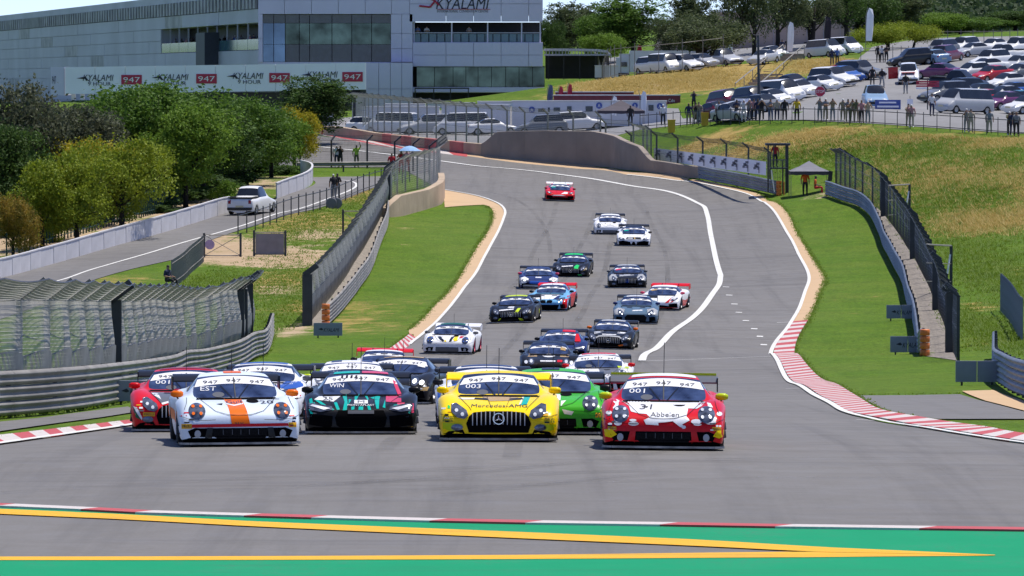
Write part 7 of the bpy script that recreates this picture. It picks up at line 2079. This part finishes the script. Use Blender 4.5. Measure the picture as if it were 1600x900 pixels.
# ------------------------------------------------------------------ trackside furniture
# printed banner on the fence above the right wall
def on_path(pts, f):
    P = np.array([p[:2] for p in pts]); d = np.concatenate([[0], np.cumsum(np.linalg.norm(np.diff(P, axis=0), axis=1))]); t = f * d[-1]
    return np.array([np.interp(t, d, P[:, 0]), np.interp(t, d, P[:, 1])])
def banner_between(name, label, a, b, Da, Db, n, m):
    """a/b = (column, top row, bottom row) at each end"""
    P0 = at(a[0], a[2], Da); root = empty(name, P0, 0, label, "banner"); q = MB()
    for i in range(n):
        f0, f1 = i / n, (i + 1) / n; quad = []
        for f, r in ((f0, 2), (f1, 2), (f1, 1), (f0, 1)):
            D = Da + (Db - Da) * f; p = at(a[0] + (b[0] - a[0]) * f, a[r] + (b[r] - a[r]) * f, D); p.y -= .03 * math.sin(f * 40); quad.append(p)
        q.quad(*[p - P0 for p in quad]); q.quad(*[p - P0 + Vector((0, .02, 0)) for p in quad[::-1]])
    q.build("banner_cloth", m, root, smooth=False)
    return root, P0
bn, P0 = banner_between("fence_banner", "white banner with grey tree emblems on the fence above the right wall", (1021.5, 231, 249.5), (1197, 252.5, 274), 384, 348, 20, M_bannerw)
M_print = mat("grey_print", (.17, .17, .20), .7, var=.1)
for k in range(10):
    f = (k + .55) / 10.2; D = 384 + (348 - 384) * f - .12; cx = 1021.5 + 175.5 * f; cyy = 240.2 + 23 * f; q = MB(); kk = D / FPX
    c = at(cx, cyy, D) - P0
    q.box(c.x - .035, c.x + .035, c.y - .012, c.y, c.z - .40, c.z + .05)
    for (dx, dz, w, h) in ((-.22, .12, .10, .10), (.22, .14, .10, .10), (-.07, .26, .11, .08), (.10, .30, .09, .08), (-.30, -.04, .08, .08), (.30, -.02, .08, .08), (-.12, .05, .09, .08), (.12, .06, .09, .08)):
        q.box(c.x + dx - w, c.x + dx + w, c.y - .016, c.y - .006, c.z + dz - h, c.z + dz + h)
        q.tube([(c.x, c.y - .006, c.z - .15), (c.x + dx, c.y - .006, c.z + dz)], .018, 4)
    q.build("tree_emblem", M_print, bn)
# brake boards
def board(px0, py0, px1, py1, label, txt, D=None, m=M_board, split=True):
    cx = (px0 + px1) / 2; g = GD(cx, D) if D else G(cx, py1 + 1.0); D = g.y; k = D / FPX; w = (px1 - px0) * k; h = (py1 - py0) * k
    r = empty("marker_board", g, 0, label, "board", "grey blue boards beside the track")
    z0 = .10
    for (a, b) in (((-w / 2, -.012), (.012, w / 2)) if split else ((-w / 2, w / 2),)):
        q = MB(); q.box(a, b, -.04, .04, z0, z0 + h); q.build("panel", m, r)
    for a in (-w * .35, w * .35): q = MB(); q.box(a - .03, a + .03, .05, .11, -.2, z0 + h * .9); q.build("leg", M_post, r)
    if txt:
        A, F, sz = text2d(txt); Q = A / sz * np.array([w * .52, h * .30]); Q[:, 0] += Q[:, 1] * .2 + w * .12
        link("lettering", mesh_py("lettering", [(p[0], -.047, z0 + h * .45 + p[1]) for p in Q], F), M_ink, r)
        q = MB(); q.poly([(-w * .34, -.046, z0 + h * .50), (-w * .22, -.046, z0 + h * .62), (-w * .16, -.046, z0 + h * .48), (-w * .22, -.046, z0 + h * .42)]); q.build("logo_dart", M_ink, r)
    return r
board(1385, 479, 1431, 500, "upper lettered board leaning on the right barrier", "KYALAMI")
board(1391, 528, 1446, 553, "lettered board beside the orange end of the right barrier", "KYALAMI")
board(1493, 568, 1560, 601, "blank board at the end of the near right barrier", None)
board(490, 507, 535, 527, "lettered board on the grass below the left barrier's orange end", "KYALAMI", split=False)
board(178, 600, 250, 632, "lettered board half hidden by the red car at the left barrier", "KYALAMI", split=False)
# canopies
def gazebo(label, px, py, D, w, eave, ridge, m, name="canopy_tent"):
    g = GD(px, D) if D else G(px, py); r = empty(name, g, 0, label, "canopy"); h = w / 2
    q = MB(); top = (0, 0, ridge); c = [(-h, -h, eave), (h, -h, eave), (h, h, eave), (-h, h, eave)]; mid = [(-h * .5, -h * .5, eave + (ridge - eave) * .42), (h * .5, -h * .5, eave + (ridge - eave) * .42), (h * .5, h * .5, eave + (ridge - eave) * .42), (-h * .5, h * .5, eave + (ridge - eave) * .42)]
    for i in range(4):
        j = (i + 1) % 4; q.quad(c[i], c[j], mid[j], mid[i]); q.poly([mid[i], mid[j], top])
    q.build("roof", m, r)
    for i in range(4):
        j = (i + 1) % 4; a, b = Vector(c[i]), Vector(c[j]); q = MB(); n = 6
        for k in range(n):
            p0 = a.lerp(b, k / n); p1 = a.lerp(b, (k + 1) / n); q.quad(p0, p1, p1 - Vector((0, 0, .22 + .05 * ((k + 1) % 2))), p0 - Vector((0, 0, .22 + .05 * (k % 2))))
        q.build("valance", M_canvas_d, r)
        q = MB(); q.tube([(c[i][0] * .97, c[i][1] * .97, -.1), (c[i][0] * .97, c[i][1] * .97, eave)], .025, 6); q.build("leg", M_zinc, r)
    return r
gz = gazebo("grey peaked canopy tent beside the marshal tower", 1264, 306, 353, 2.7, 1.65, 2.35, M_canvas)
q = MB(); q.prism([(1.2, .95), (1.5, 1.0), (1.55, 1.65), (1.3, 1.7)], -1.45, -1.2); q.build("rolled_side", M_black, gz)
gazebo("dark peaked canopy tent in front of the white cabins", 970, 200, 437, 4.0, 1.55, 2.45, M_canvas_d)
# marshal tower
tw = empty("marshal_tower", G(1215, 306), 0, "dark steel marshal tower at the end of the banner fence", "tower")
D_ = tw.location.y
for (x0, x1, y0, y1) in ((1199, 1201.5, 226, 300), (1208, 1209.5, 226, 262), (1227, 1232, 227, 305), (1222, 1224, 250, 305)):
    fpart(tw, "leg", M_post, x0, y0, x1, y1, D_ + (.8 if x0 > 1220 else 0), .12)
fpart(tw, "roof", M_post, 1197, 224, 1235, 227.5, D_ - .2, 1.8); fpart(tw, "platform", M_post, 1203, 262, 1231, 264, D_, 1.3)
for (a, b) in ((1203, 1229),): fpart(tw, "mesh_side", M_wire_d, a, 249, b, 250.5, D_ - .05, .05)
for k in range(14): fpart(tw, "mesh_bar", M_wire_d, 1203 + k * 2, 250, 1203.5 + k * 2, 262, D_ - .05, .03)
for k in range(10): fpart(tw, "mesh_bar", M_wire_d, 1204 + k * 2.6, 264, 1204.5 + k * 2.6, 304, D_ - .03, .03)
q = MB(); q.tube([(wx(1205, D_), D_ - .2, wz(266, D_)), (wx(1210, D_), D_ - .2, wz(300, D_))], .05, 6); put(tw, q.build("brace", M_white, tw))
fpart(tw, "gate_post", M_orange, 1216, 284, 1218, 306, D_ - .3, .1); fpart(tw, "gate_post", M_orange, 1224, 284, 1226, 306, D_ - .3, .1)
person('stand', 'red', 'black', 0, 0, 20, "marshal in red on the platform of the tower", at_=(wx(1211, D_ + .5), D_ + .5, wz(262, D_ + .5)), hs=.95)
# access frames on the right fence
def access_frame(label, fx, fy, px, py_top, py_base):
    """a braced side frame: from the fence top to a post of its own behind it"""
    g = G(px, py_base); D = g.y; h = wz(py_top, D) - g.z; f = at(fx, fy, D - 6); r = empty("access_frame", g, 0, label, "gate")
    q = MB(); q.box(-.07, .07, -.07, .07, -.2, h); q.build("post", M_post, r)
    a_ = f - Vector(g)
    for dz in (0, -.9, -1.8):
        q = MB(); q.tube([Vector((0, 0, h + dz)), a_ + Vector((0, 0, dz))], .045 if dz == 0 else .02, 5); q.build("bar", M_zinc, r)
    q = MB(); q.tube([(-.35, -.5, 0), (-.05, -.05, h * .8)], .05, 6); q.build("white_stay", M_white, r)
    return r
access_frame("upper access frame behind the right fence", 1388, 290, 1421, 288, 342)
access_frame("lower access frame behind the right fence", 1447, 382, 1486, 384, 452)
# palisade fences
def palisade(name, label, pts, h, sp, w, m, rails=True, top_rail=True):
    P = path3(pts, sp); r = empty(name, tuple(P[0]), 0, label, "fence"); iv = -Vector(r.location)
    q = MB(); q.box(-w / 2, w / 2, -w / 2, w / 2, -.1, h); me = q.mesh("pale")
    for p in P: inst("pale", me, m, r, Vector(p) + iv)
    if rails:
        for z in ((.3, h * .88) if top_rail else (h * .5,)):
            q = MB(); q.tube([Vector(p) + iv + Vector((0, 0, z)) for p in P[::max(1, len(P) // 12)]] + [Vector(P[-1]) + iv + Vector((0, 0, z))], .03, 5); q.build("rail", m, r)
    return r
palisade("palisade_fence", "pale palisade fence leading up from the near left fence", trace([(268, 452), (285, 440), (300, 425), (318, 409)], 1.0), 1.5, .42, .05, M_zinc)
palisade("post_fence", "row of thin dark posts along the service road's near edge", trace([(372, 368), (408, 357), (440, 345), (480, 333), (520, 322), (560, 305), (600, 292), (640, 284)], 1.0), 1.35, 2.6, .07, M_post)
palisade("palisade_fence", "grey slatted fence high on the right edge", trace([(1564, 486), (1580, 505), (1597, 532)], 1.0), 1.75, .5, .07, M_zinc_b)
palisade("green_fence", "dark green steel fence behind the trees on the left", trace([(-60, 410), (25, 397), (100, 374), (200, 345), (300, 312)], 1.0), 1.7, .8, .08, mat("green_steel", (.015, .06, .05), .5, .2))
palisade("post_fence", "spectator fence posts along the crest of the right bank", trace([(1000, 203), (1060, 198.5), (1140, 195), (1220, 193.5), (1300, 194.5), (1400, 200), (1500, 207), (1600, 214), (1700, 220)], 1.0), 1.3, 1.35, .05, M_post)
palisade("wire_fence", "tall wire fence across the back of the car park", trace([(1345, 99), (1395, 97), (1450, 100), (1480, 96)], 2.0), 1.7, 1.6, .06, M_zinc)
palisade("wire_fence", "wire fence behind the farthest parked cars", trace([(1460, 74), (1530, 74), (1640, 74)], 2.0), 2.0, 2.2, .07, M_zinc)
palisade("wire_fence", "line of pale poles before the white lorry", trace([(930, 123), (980, 120), (1030, 117), (1080, 111), (1130, 105)], 2.0), 3.4, 3.0, .07, M_zinc)
# field gates
def field_gate(label, px0, px1, py0, py1, D=None, panel=False):
    g = G(px0, py1); r = empty("field_gate", g, 0, label, "gate"); k = g.y / FPX; w = (px1 - px0) * k; h = (py1 - py0) * k
    for x in (0, w): q = MB(); q.box(x - .06, x + .06, -.06, .06, -.1, h * 1.08); q.build("post", M_post, r)
    for z in (.1, h): q = MB(); q.tube([(0, 0, z), (w, 0, z)], .03, 5); q.build("bar", M_zinc, r)
    for (a, b) in (((0, h), (w, .1)), ((0, .1), (w, h))): q = MB(); q.tube([(a[0], 0, a[1]), (b[0], 0, b[1])], .018, 5); q.build("stay_wire", M_zinc, r)
    if panel: q = MB(); q.box(.08, w - .08, -.02, .02, .1, h * .95); q.build("panel", mat("grey_mesh_panel", (.22, .21, .23), .7), r)
    return r
field_gate("wire gate with a lilac disc by the palisade fence", 319, 376, 367, 402)
field_gate("small grey panelled gate on the dirt patch", 397, 446, 363, 400, panel=True)
q = MB(); g = G(328, 399); q.lathe([(0, 0), (.28, 0), (.28, .03), (0, .03)], 16, Matrix.Translation((g.x, g.y - .12, g.z + .62)) @ Matrix.Rotation(math.pi / 2, 4, 'X')); o = q.build("warning_disc", mat("lilac_disc", (.42, .32, .50), .6)); tag(o, "round lilac disc hanging on the wire gate", "disc")
field_gate("square frame gate behind the middle of the infield fence", 536, 574, 330, 366)
# feather flags
def feather(label, px, py, D, h, m, lean=.12):
    g = GD(px, D); r = empty("feather_flag", g, 0, label, "flag"); q = MB(); q.tube([(0, 0, 0), (0, 0, h * .8), (lean * h * .4, 0, h)], .03, 5); q.build("pole", M_zinc, r)
    out = [(0, .25 * h), (0, .6 * h), (.02 * h, .85 * h), (.07 * h, .99 * h), (.15 * h, .95 * h), (.17 * h, .80 * h), (.16 * h, .5 * h), (.13 * h, .25 * h)]
    v = [(x + .03, .12 * math.sin(z * 3), z) for x, z in out]; q = MB(); q.poly(v); q.poly([(x, y + .02, z) for x, y, z in v[::-1]]); q.build("flag_cloth", m, r); return r
M_flag = mat("white_flag_cloth", (.88, .88, .92), .8, var=.05); M_flagr = mat("red_flag_cloth", (.40, .02, .05), .8, var=.1); M_flagk = mat("black_flag_cloth", (.03, .02, .03), .8, var=.2); M_flagb = mat("slate_flag_cloth", (.10, .12, .20), .8, var=.1)
feather("white feather flag at the head of the stairs", 1229, 0, 548, 4.3, M_flag); feather("black and red feather flag behind the white minibus", 1287, 0, 552, 4.4, M_flagk); feather("white feather flag above the low olive tree", 1352, 0, 560, 4.9, M_flag)
feather("white feather flag left of the dark gazebo", 955, 0, 446, 2.9, M_flag); feather("white feather flag right of the dark gazebo", 1000, 0, 440, 3.1, M_flag, -.1)
feather("red feather flag by the convention building", 872, 0, 468, 2.6, M_flagr); feather("second red feather flag by the convention building", 886, 0, 468, 2.6, M_flagr); feather("slate feather flag at the convention building corner", 855, 0, 466, 3.0, M_flagb)
feather("red feather flag behind the lorry", 994, 0, 575, 3.6, M_flagr); feather("short white flag above the silver pickup", 1136, 0, 565, 3.4, M_flag)
# signs
sg = empty("stop_sign", GD(1281, 402), 0, "red octagonal stop sign above the spectators", "sign")
D_ = 402.0
q = MB(); q.lathe([(0, 0), (.40, 0), (.40, .03), (0, .03)], 8, Matrix.Translation((0, -.02, wz(143, D_) - sg.location.z)) @ Matrix.Rotation(math.pi / 2, 4, 'X') @ Matrix.Rotation(math.pi / 8, 4, 'Z')); q.build("plate", M_redprint, sg)
q = MB(); q.lathe([(0, -.004), (.44, -.004), (.44, .02), (0, .02)], 8, Matrix.Translation((0, .0, wz(143, D_) - sg.location.z)) @ Matrix.Rotation(math.pi / 2, 4, 'X') @ Matrix.Rotation(math.pi / 8, 4, 'Z')); q.build("border", M_white, sg)
q = MB(); q.tube([(0, .05, 0), (0, .05, wz(143, D_) - sg.location.z)], .03, 6); q.build("post", M_zinc, sg)
A, F, sz = text2d("STOP"); Q = A / sz * np.array([.62, .24]); link("lettering", mesh_py("lettering", [(p[0], -.08, wz(143, D_) - sg.location.z + p[1]) for p in Q], F), M_white, sg)
rs_ = empty("direction_sign", GD(1449, 400), 0, "stack of narrow red direction panels on a dark post", "sign"); D_ = 400.0
for k in range(4): fpart(rs_, "panel", M_redprint if not (k == 3) else M_bannerw, 1431, 126.5 + k * 3.4, 1448 if k == 3 else 1467, 129 + k * 3.4, D_ - .05, .05)
q = MB(); q.tube([(0, .03, 0), (0, .03, wz(122, D_) - rs_.location.z)], .05, 6); q.build("post", M_post, rs_)
bs = empty("blue_board", GD(1386, 398), 0, "blue board with pale lettering above the fence crowd", "sign"); fpart(bs, "panel", M_blue, 1367, 156, 1407, 171, 398, .06); fpart(bs, "strip", M_bannerw, 1373, 159, 1400, 161.5, 397.95, .04)
fpart(bs, "strip", M_bannerw, 1370, 165, 1404, 168, 397.95, .04)
for x in (1372, 1402): fpart(bs, "post", M_post, x, 171, x + 1, 196, 398.1, .05)
wsn = empty("white_sign", GD(1421, 396), 0, "small white sign on a thin pole at the fence", "sign"); fpart(wsn, "panel", M_bannerw, 1417, 155, 1426, 163, 396, .05); fpart(wsn, "pole", M_zinc, 1421, 150, 1422, 198, 396.1, .05)
ws2 = empty("white_sign", GD(1160, 398), 0, "white notice board before the parked dark cars", "sign"); fpart(ws2, "panel", M_bannerw, 1148, 154, 1172, 167, 398, .06); fpart(ws2, "post", M_zinc, 1159, 167, 1161, 192, 398.1, .05)
pl = empty("lamp_pole", GD(1186, 415), 0, "tall dark lamp pole rising from the spectator fence", "pole"); q = MB(); q.tube([(0, 0, -.2), (-.1, 0, wz(55, 415) - pl.location.z)], [.14, .09], 8); q.build("shaft", M_post, pl); q = MB(); q.tube([(-.1, 0, wz(56, 415) - pl.location.z), (-.5, 0, wz(54, 415) - pl.location.z)], .05, 6); q.build("arm", M_post, pl)
# bins
for (x, D, lb) in ((1101, 398, "yellow wheelie bin beside the spectators"), (1049, 400, "yellow cone shaped bin near the white cabin")):
    b = empty("bin", GD(x, D), 0, lb, "bin"); q = MB(); q.prism([(-.26, 0), (.26, 0), (.30, .95), (-.30, .95)], -.28, .28); q.build("tub", mat("yellow_plastic", (.62, .38, .01), .5), b); q = MB(); q.box(-.32, .32, -.32, .30, .95, 1.02); q.build("lid", mat("yellow_plastic", (.62, .38, .01), .5), b)
# stairs on the bank
st = empty("stairway", G(1160, 150), 0, "concrete stairway with steel rails climbing the dry bank", "stairs")
s0, s1 = at(1168, 147, 478), at(1240, 84, 552)
for k in range(16):
    f = k / 15; p = s0.lerp(s1, f); q = MB(); q.box(p.x - 1.1, p.x + 1.1, p.y - 2.3, p.y + 2.3, p.z - 1.2, p.z); put(st, q.build("step", M_conc_g if k % 2 else M_conc, st))
for dx in (-1.15, 1.15):
    q = MB(); q.tube([s0 + Vector((dx, 0, 1)), s1 + Vector((dx, 0, 1))], .06, 5); put(st, q.build("handrail", M_zinc, st))
    for k in range(7): p = s0.lerp(s1, k / 6); q = MB(); q.tube([p + Vector((dx, 0, 0)), p + Vector((dx, 0, 1))], .04, 5); put(st, q.build("baluster", M_zinc, st))
q = MB(); fbox(q, 1112, 146, 1180, 172, 468, .3); o = q.build("retaining_wall", M_conc_g); tag(o, "grey retaining wall at the foot of the stairway", "wall")
# riders' shields by the service road
for (x, y, lb) in ((518, 326, "round grey shield leaning at the roadside, left one"), (526, 326, "round grey shield leaning at the roadside, right one")):
    g = G(x, y); q = MB(); q.lathe([(0, 0), (.34, 0), (.38, .03), (.34, .06), (0, .06)], 16, Matrix.Translation((g.x, g.y, g.z + .36)) @ Matrix.Rotation(math.pi / 2, 4, 'X')); o = q.build("round_shield", M_canvas); tag(o, lb, "shield")
# long dry grass on the right bank and verges: uncountable
def tufts(name, label, blobs_, n, hmin, hmax, m, seed, keep=None):
    """clumps scattered thinning out from each patch centre: (column, row, half width px, half height px, weight)"""
    rs = np.random.RandomState(seed); P = []; W = np.array([b[4] for b in blobs_], float); W /= W.sum()
    for b, wt in zip(blobs_, W):
        k = int(n * wt); c = G(b[0], b[1]); sx = abs(G(b[0] + b[2], b[1]).x - c.x); sy = abs(G(b[0], b[1] - b[3]).y - G(b[0], b[1] + b[3]).y) * .5
        q = rs.normal(size=(k, 2)) * .62; q = q[np.linalg.norm(q, axis=1) < 1.7]
        P.append(np.column_stack([c.x + q[:, 0] * sx, c.y + q[:, 1] * sy]))
    P = np.concatenate(P)
    if keep is not None: P = P[inside(keep, P[:, 0], P[:, 1])]
    n = len(P); z = terr(P[:, 0], P[:, 1]); V = []
    cl = np.clip(rs.normal(size=n) * .5 + 1, .4, 1.9)
    for b in range(5):
        an = rs.uniform(0, 2 * np.pi, n); L = rs.uniform(hmin, hmax, n) * cl; w = .03; ox = rs.normal(size=(n, 2)) * .13
        bx_ = np.column_stack([P[:, 0] + ox[:, 0], P[:, 1] + ox[:, 1], z - .02]); dv = np.column_stack([np.cos(an), np.sin(an)]); tip = bx_ + np.column_stack([dv * (L * .95)[:, None], L * .75])
        sd = np.column_stack([-dv[:, 1], dv[:, 0], np.zeros(n)]) * w
        V.append(np.stack([bx_ - sd, bx_ + sd, tip], 1))
    V = np.concatenate(V).reshape(-1, 3); F = np.arange(len(V)).reshape(-1, 3)
    o = link(name, mesh_py(name, V, F.tolist()), m); return tag(o, label, "grass", kind="stuff")
M_drygrass = leaf_mat("dry_grass_blades", (.38, .28, .085), (.48, .36, .13), (.22, .23, .05)); M_greengrass = leaf_mat("green_grass_blades", (.09, .16, .011), (.14, .22, .018), (.19, .24, .03))
RIGHT_BANK = RF + [(p[0], p[1]) for p in (G(1640, 560), G(1900, 400), GD(1900, 372), GD(1600, 364), GD(1300, 381), GD(1060, 392), GD(1010, 396))] + [(p[0], p[1] + 1.5) for p in FF[::-1]][:0] + [tuple(GD(1080, 384)[:2]), tuple(GD(1210, 362)[:2]), tuple(GD(1300, 350)[:2])]
LEFT_BANK = LF2[::-1] + [tuple(G(430, 520)[:2]), tuple(G(300, 560)[:2]), tuple(G(250, 452)[:2]), tuple(G(330, 415)[:2]), tuple(G(420, 352)[:2]), tuple(G(560, 306)[:2]), tuple(G(598, 294)[:2])]
tufts("dry_grass", "long dry golden grass on the right bank", [(1480,280,130,28,3),(1540,345,90,20,3),(1600,290,40,36,1),(1240,216,130,12,2),(1120,218,70,12,1),(1560,222,100,14,2),(1400,218,150,9,1.5),(1390,258,80,16,.4)], 11000, .10, .30, M_drygrass, 3, RIGHT_BANK)
tufts("bank_grass", "rough green grass on the right bank", [(1480,330,120,60,3),(1560,430,80,60,3),(1540,520,60,50,2),(1420,270,90,40,2),(1300,235,120,20,2),(1560,250,90,26,2),(1450,240,120,16,3),(1500,300,110,34,3)], 38000, .06, .18, M_greengrass, 4, RIGHT_BANK)
tufts("verge_grass", "rough grass between the left fences", [(440,440,70,40,2),(480,350,60,30,2),(330,440,60,20,1),(430,500,50,30,1),(560,310,40,16,1)], 9000, .05, .15, M_greengrass, 5, LEFT_BANK)
tufts("bank_weeds", "dry grass on the bank below the gum trees", [(980,135,80,14,1),(1100,125,60,14,1),(1280,102,50,9,.6)], 9000, .10, .32, M_drygrass, 6)

# ragged grass creeping over the paving edges
def edge_tufts(name, label, lines, n, seed):
    rs = np.random.RandomState(seed); P = []
    tot = sum(length(l) for l in lines)
    for l in lines:
        k = int(n * length(l) / tot); q = resample(l, 400); i = rs.randint(0, 400, k); P.append(q[i] + rs.normal(size=(k, 2)) * np.array([.05, .12]))
    P = np.concatenate(P); n = len(P); z = terr(P[:, 0], P[:, 1]) + .03; V = []
    for b in range(5):
        an = rs.uniform(0, 2 * np.pi, n); L = rs.uniform(.03, .09, n); dv = np.column_stack([np.cos(an), np.sin(an)]); bx_ = np.column_stack([P + rs.normal(size=(n, 2)) * .08, z]); sd = np.column_stack([-dv[:, 1], dv[:, 0], np.zeros(n)]) * .022
        V.append(np.stack([bx_ - sd, bx_ + sd, bx_ + np.column_stack([dv * (L * .9)[:, None], L * .8])], 1))
    V = np.concatenate(V).reshape(-1, 3); o = link(name, mesh_py(name, V, np.arange(len(V)).reshape(-1, 3).tolist()), M_greengrass); return tag(o, label, "grass", kind="stuff")
AP_R = trace([(1133,289.5),(1188,304.5),(1217,318.5),(1235,338.5),(1238,344.5),(1256,379.5),(1278,414.5),(1290,437),(1281,460),(1263,503)], 1)
AP_L = trace([(639,516),(669,488.5),(695,461.5),(719,429.5),(747,381.5),(759,364.5),(769,337),(766,326.5),(754,321)], 1)
edge_tufts("edge_grass", "ragged grass along the kerbs, aprons and barrier feet", [rk_out, lk_out, AP_R, AP_L, RB, LB, LB2, nk_out, trace([(1338,619),(1500,617)], 1)], 9000, 8)
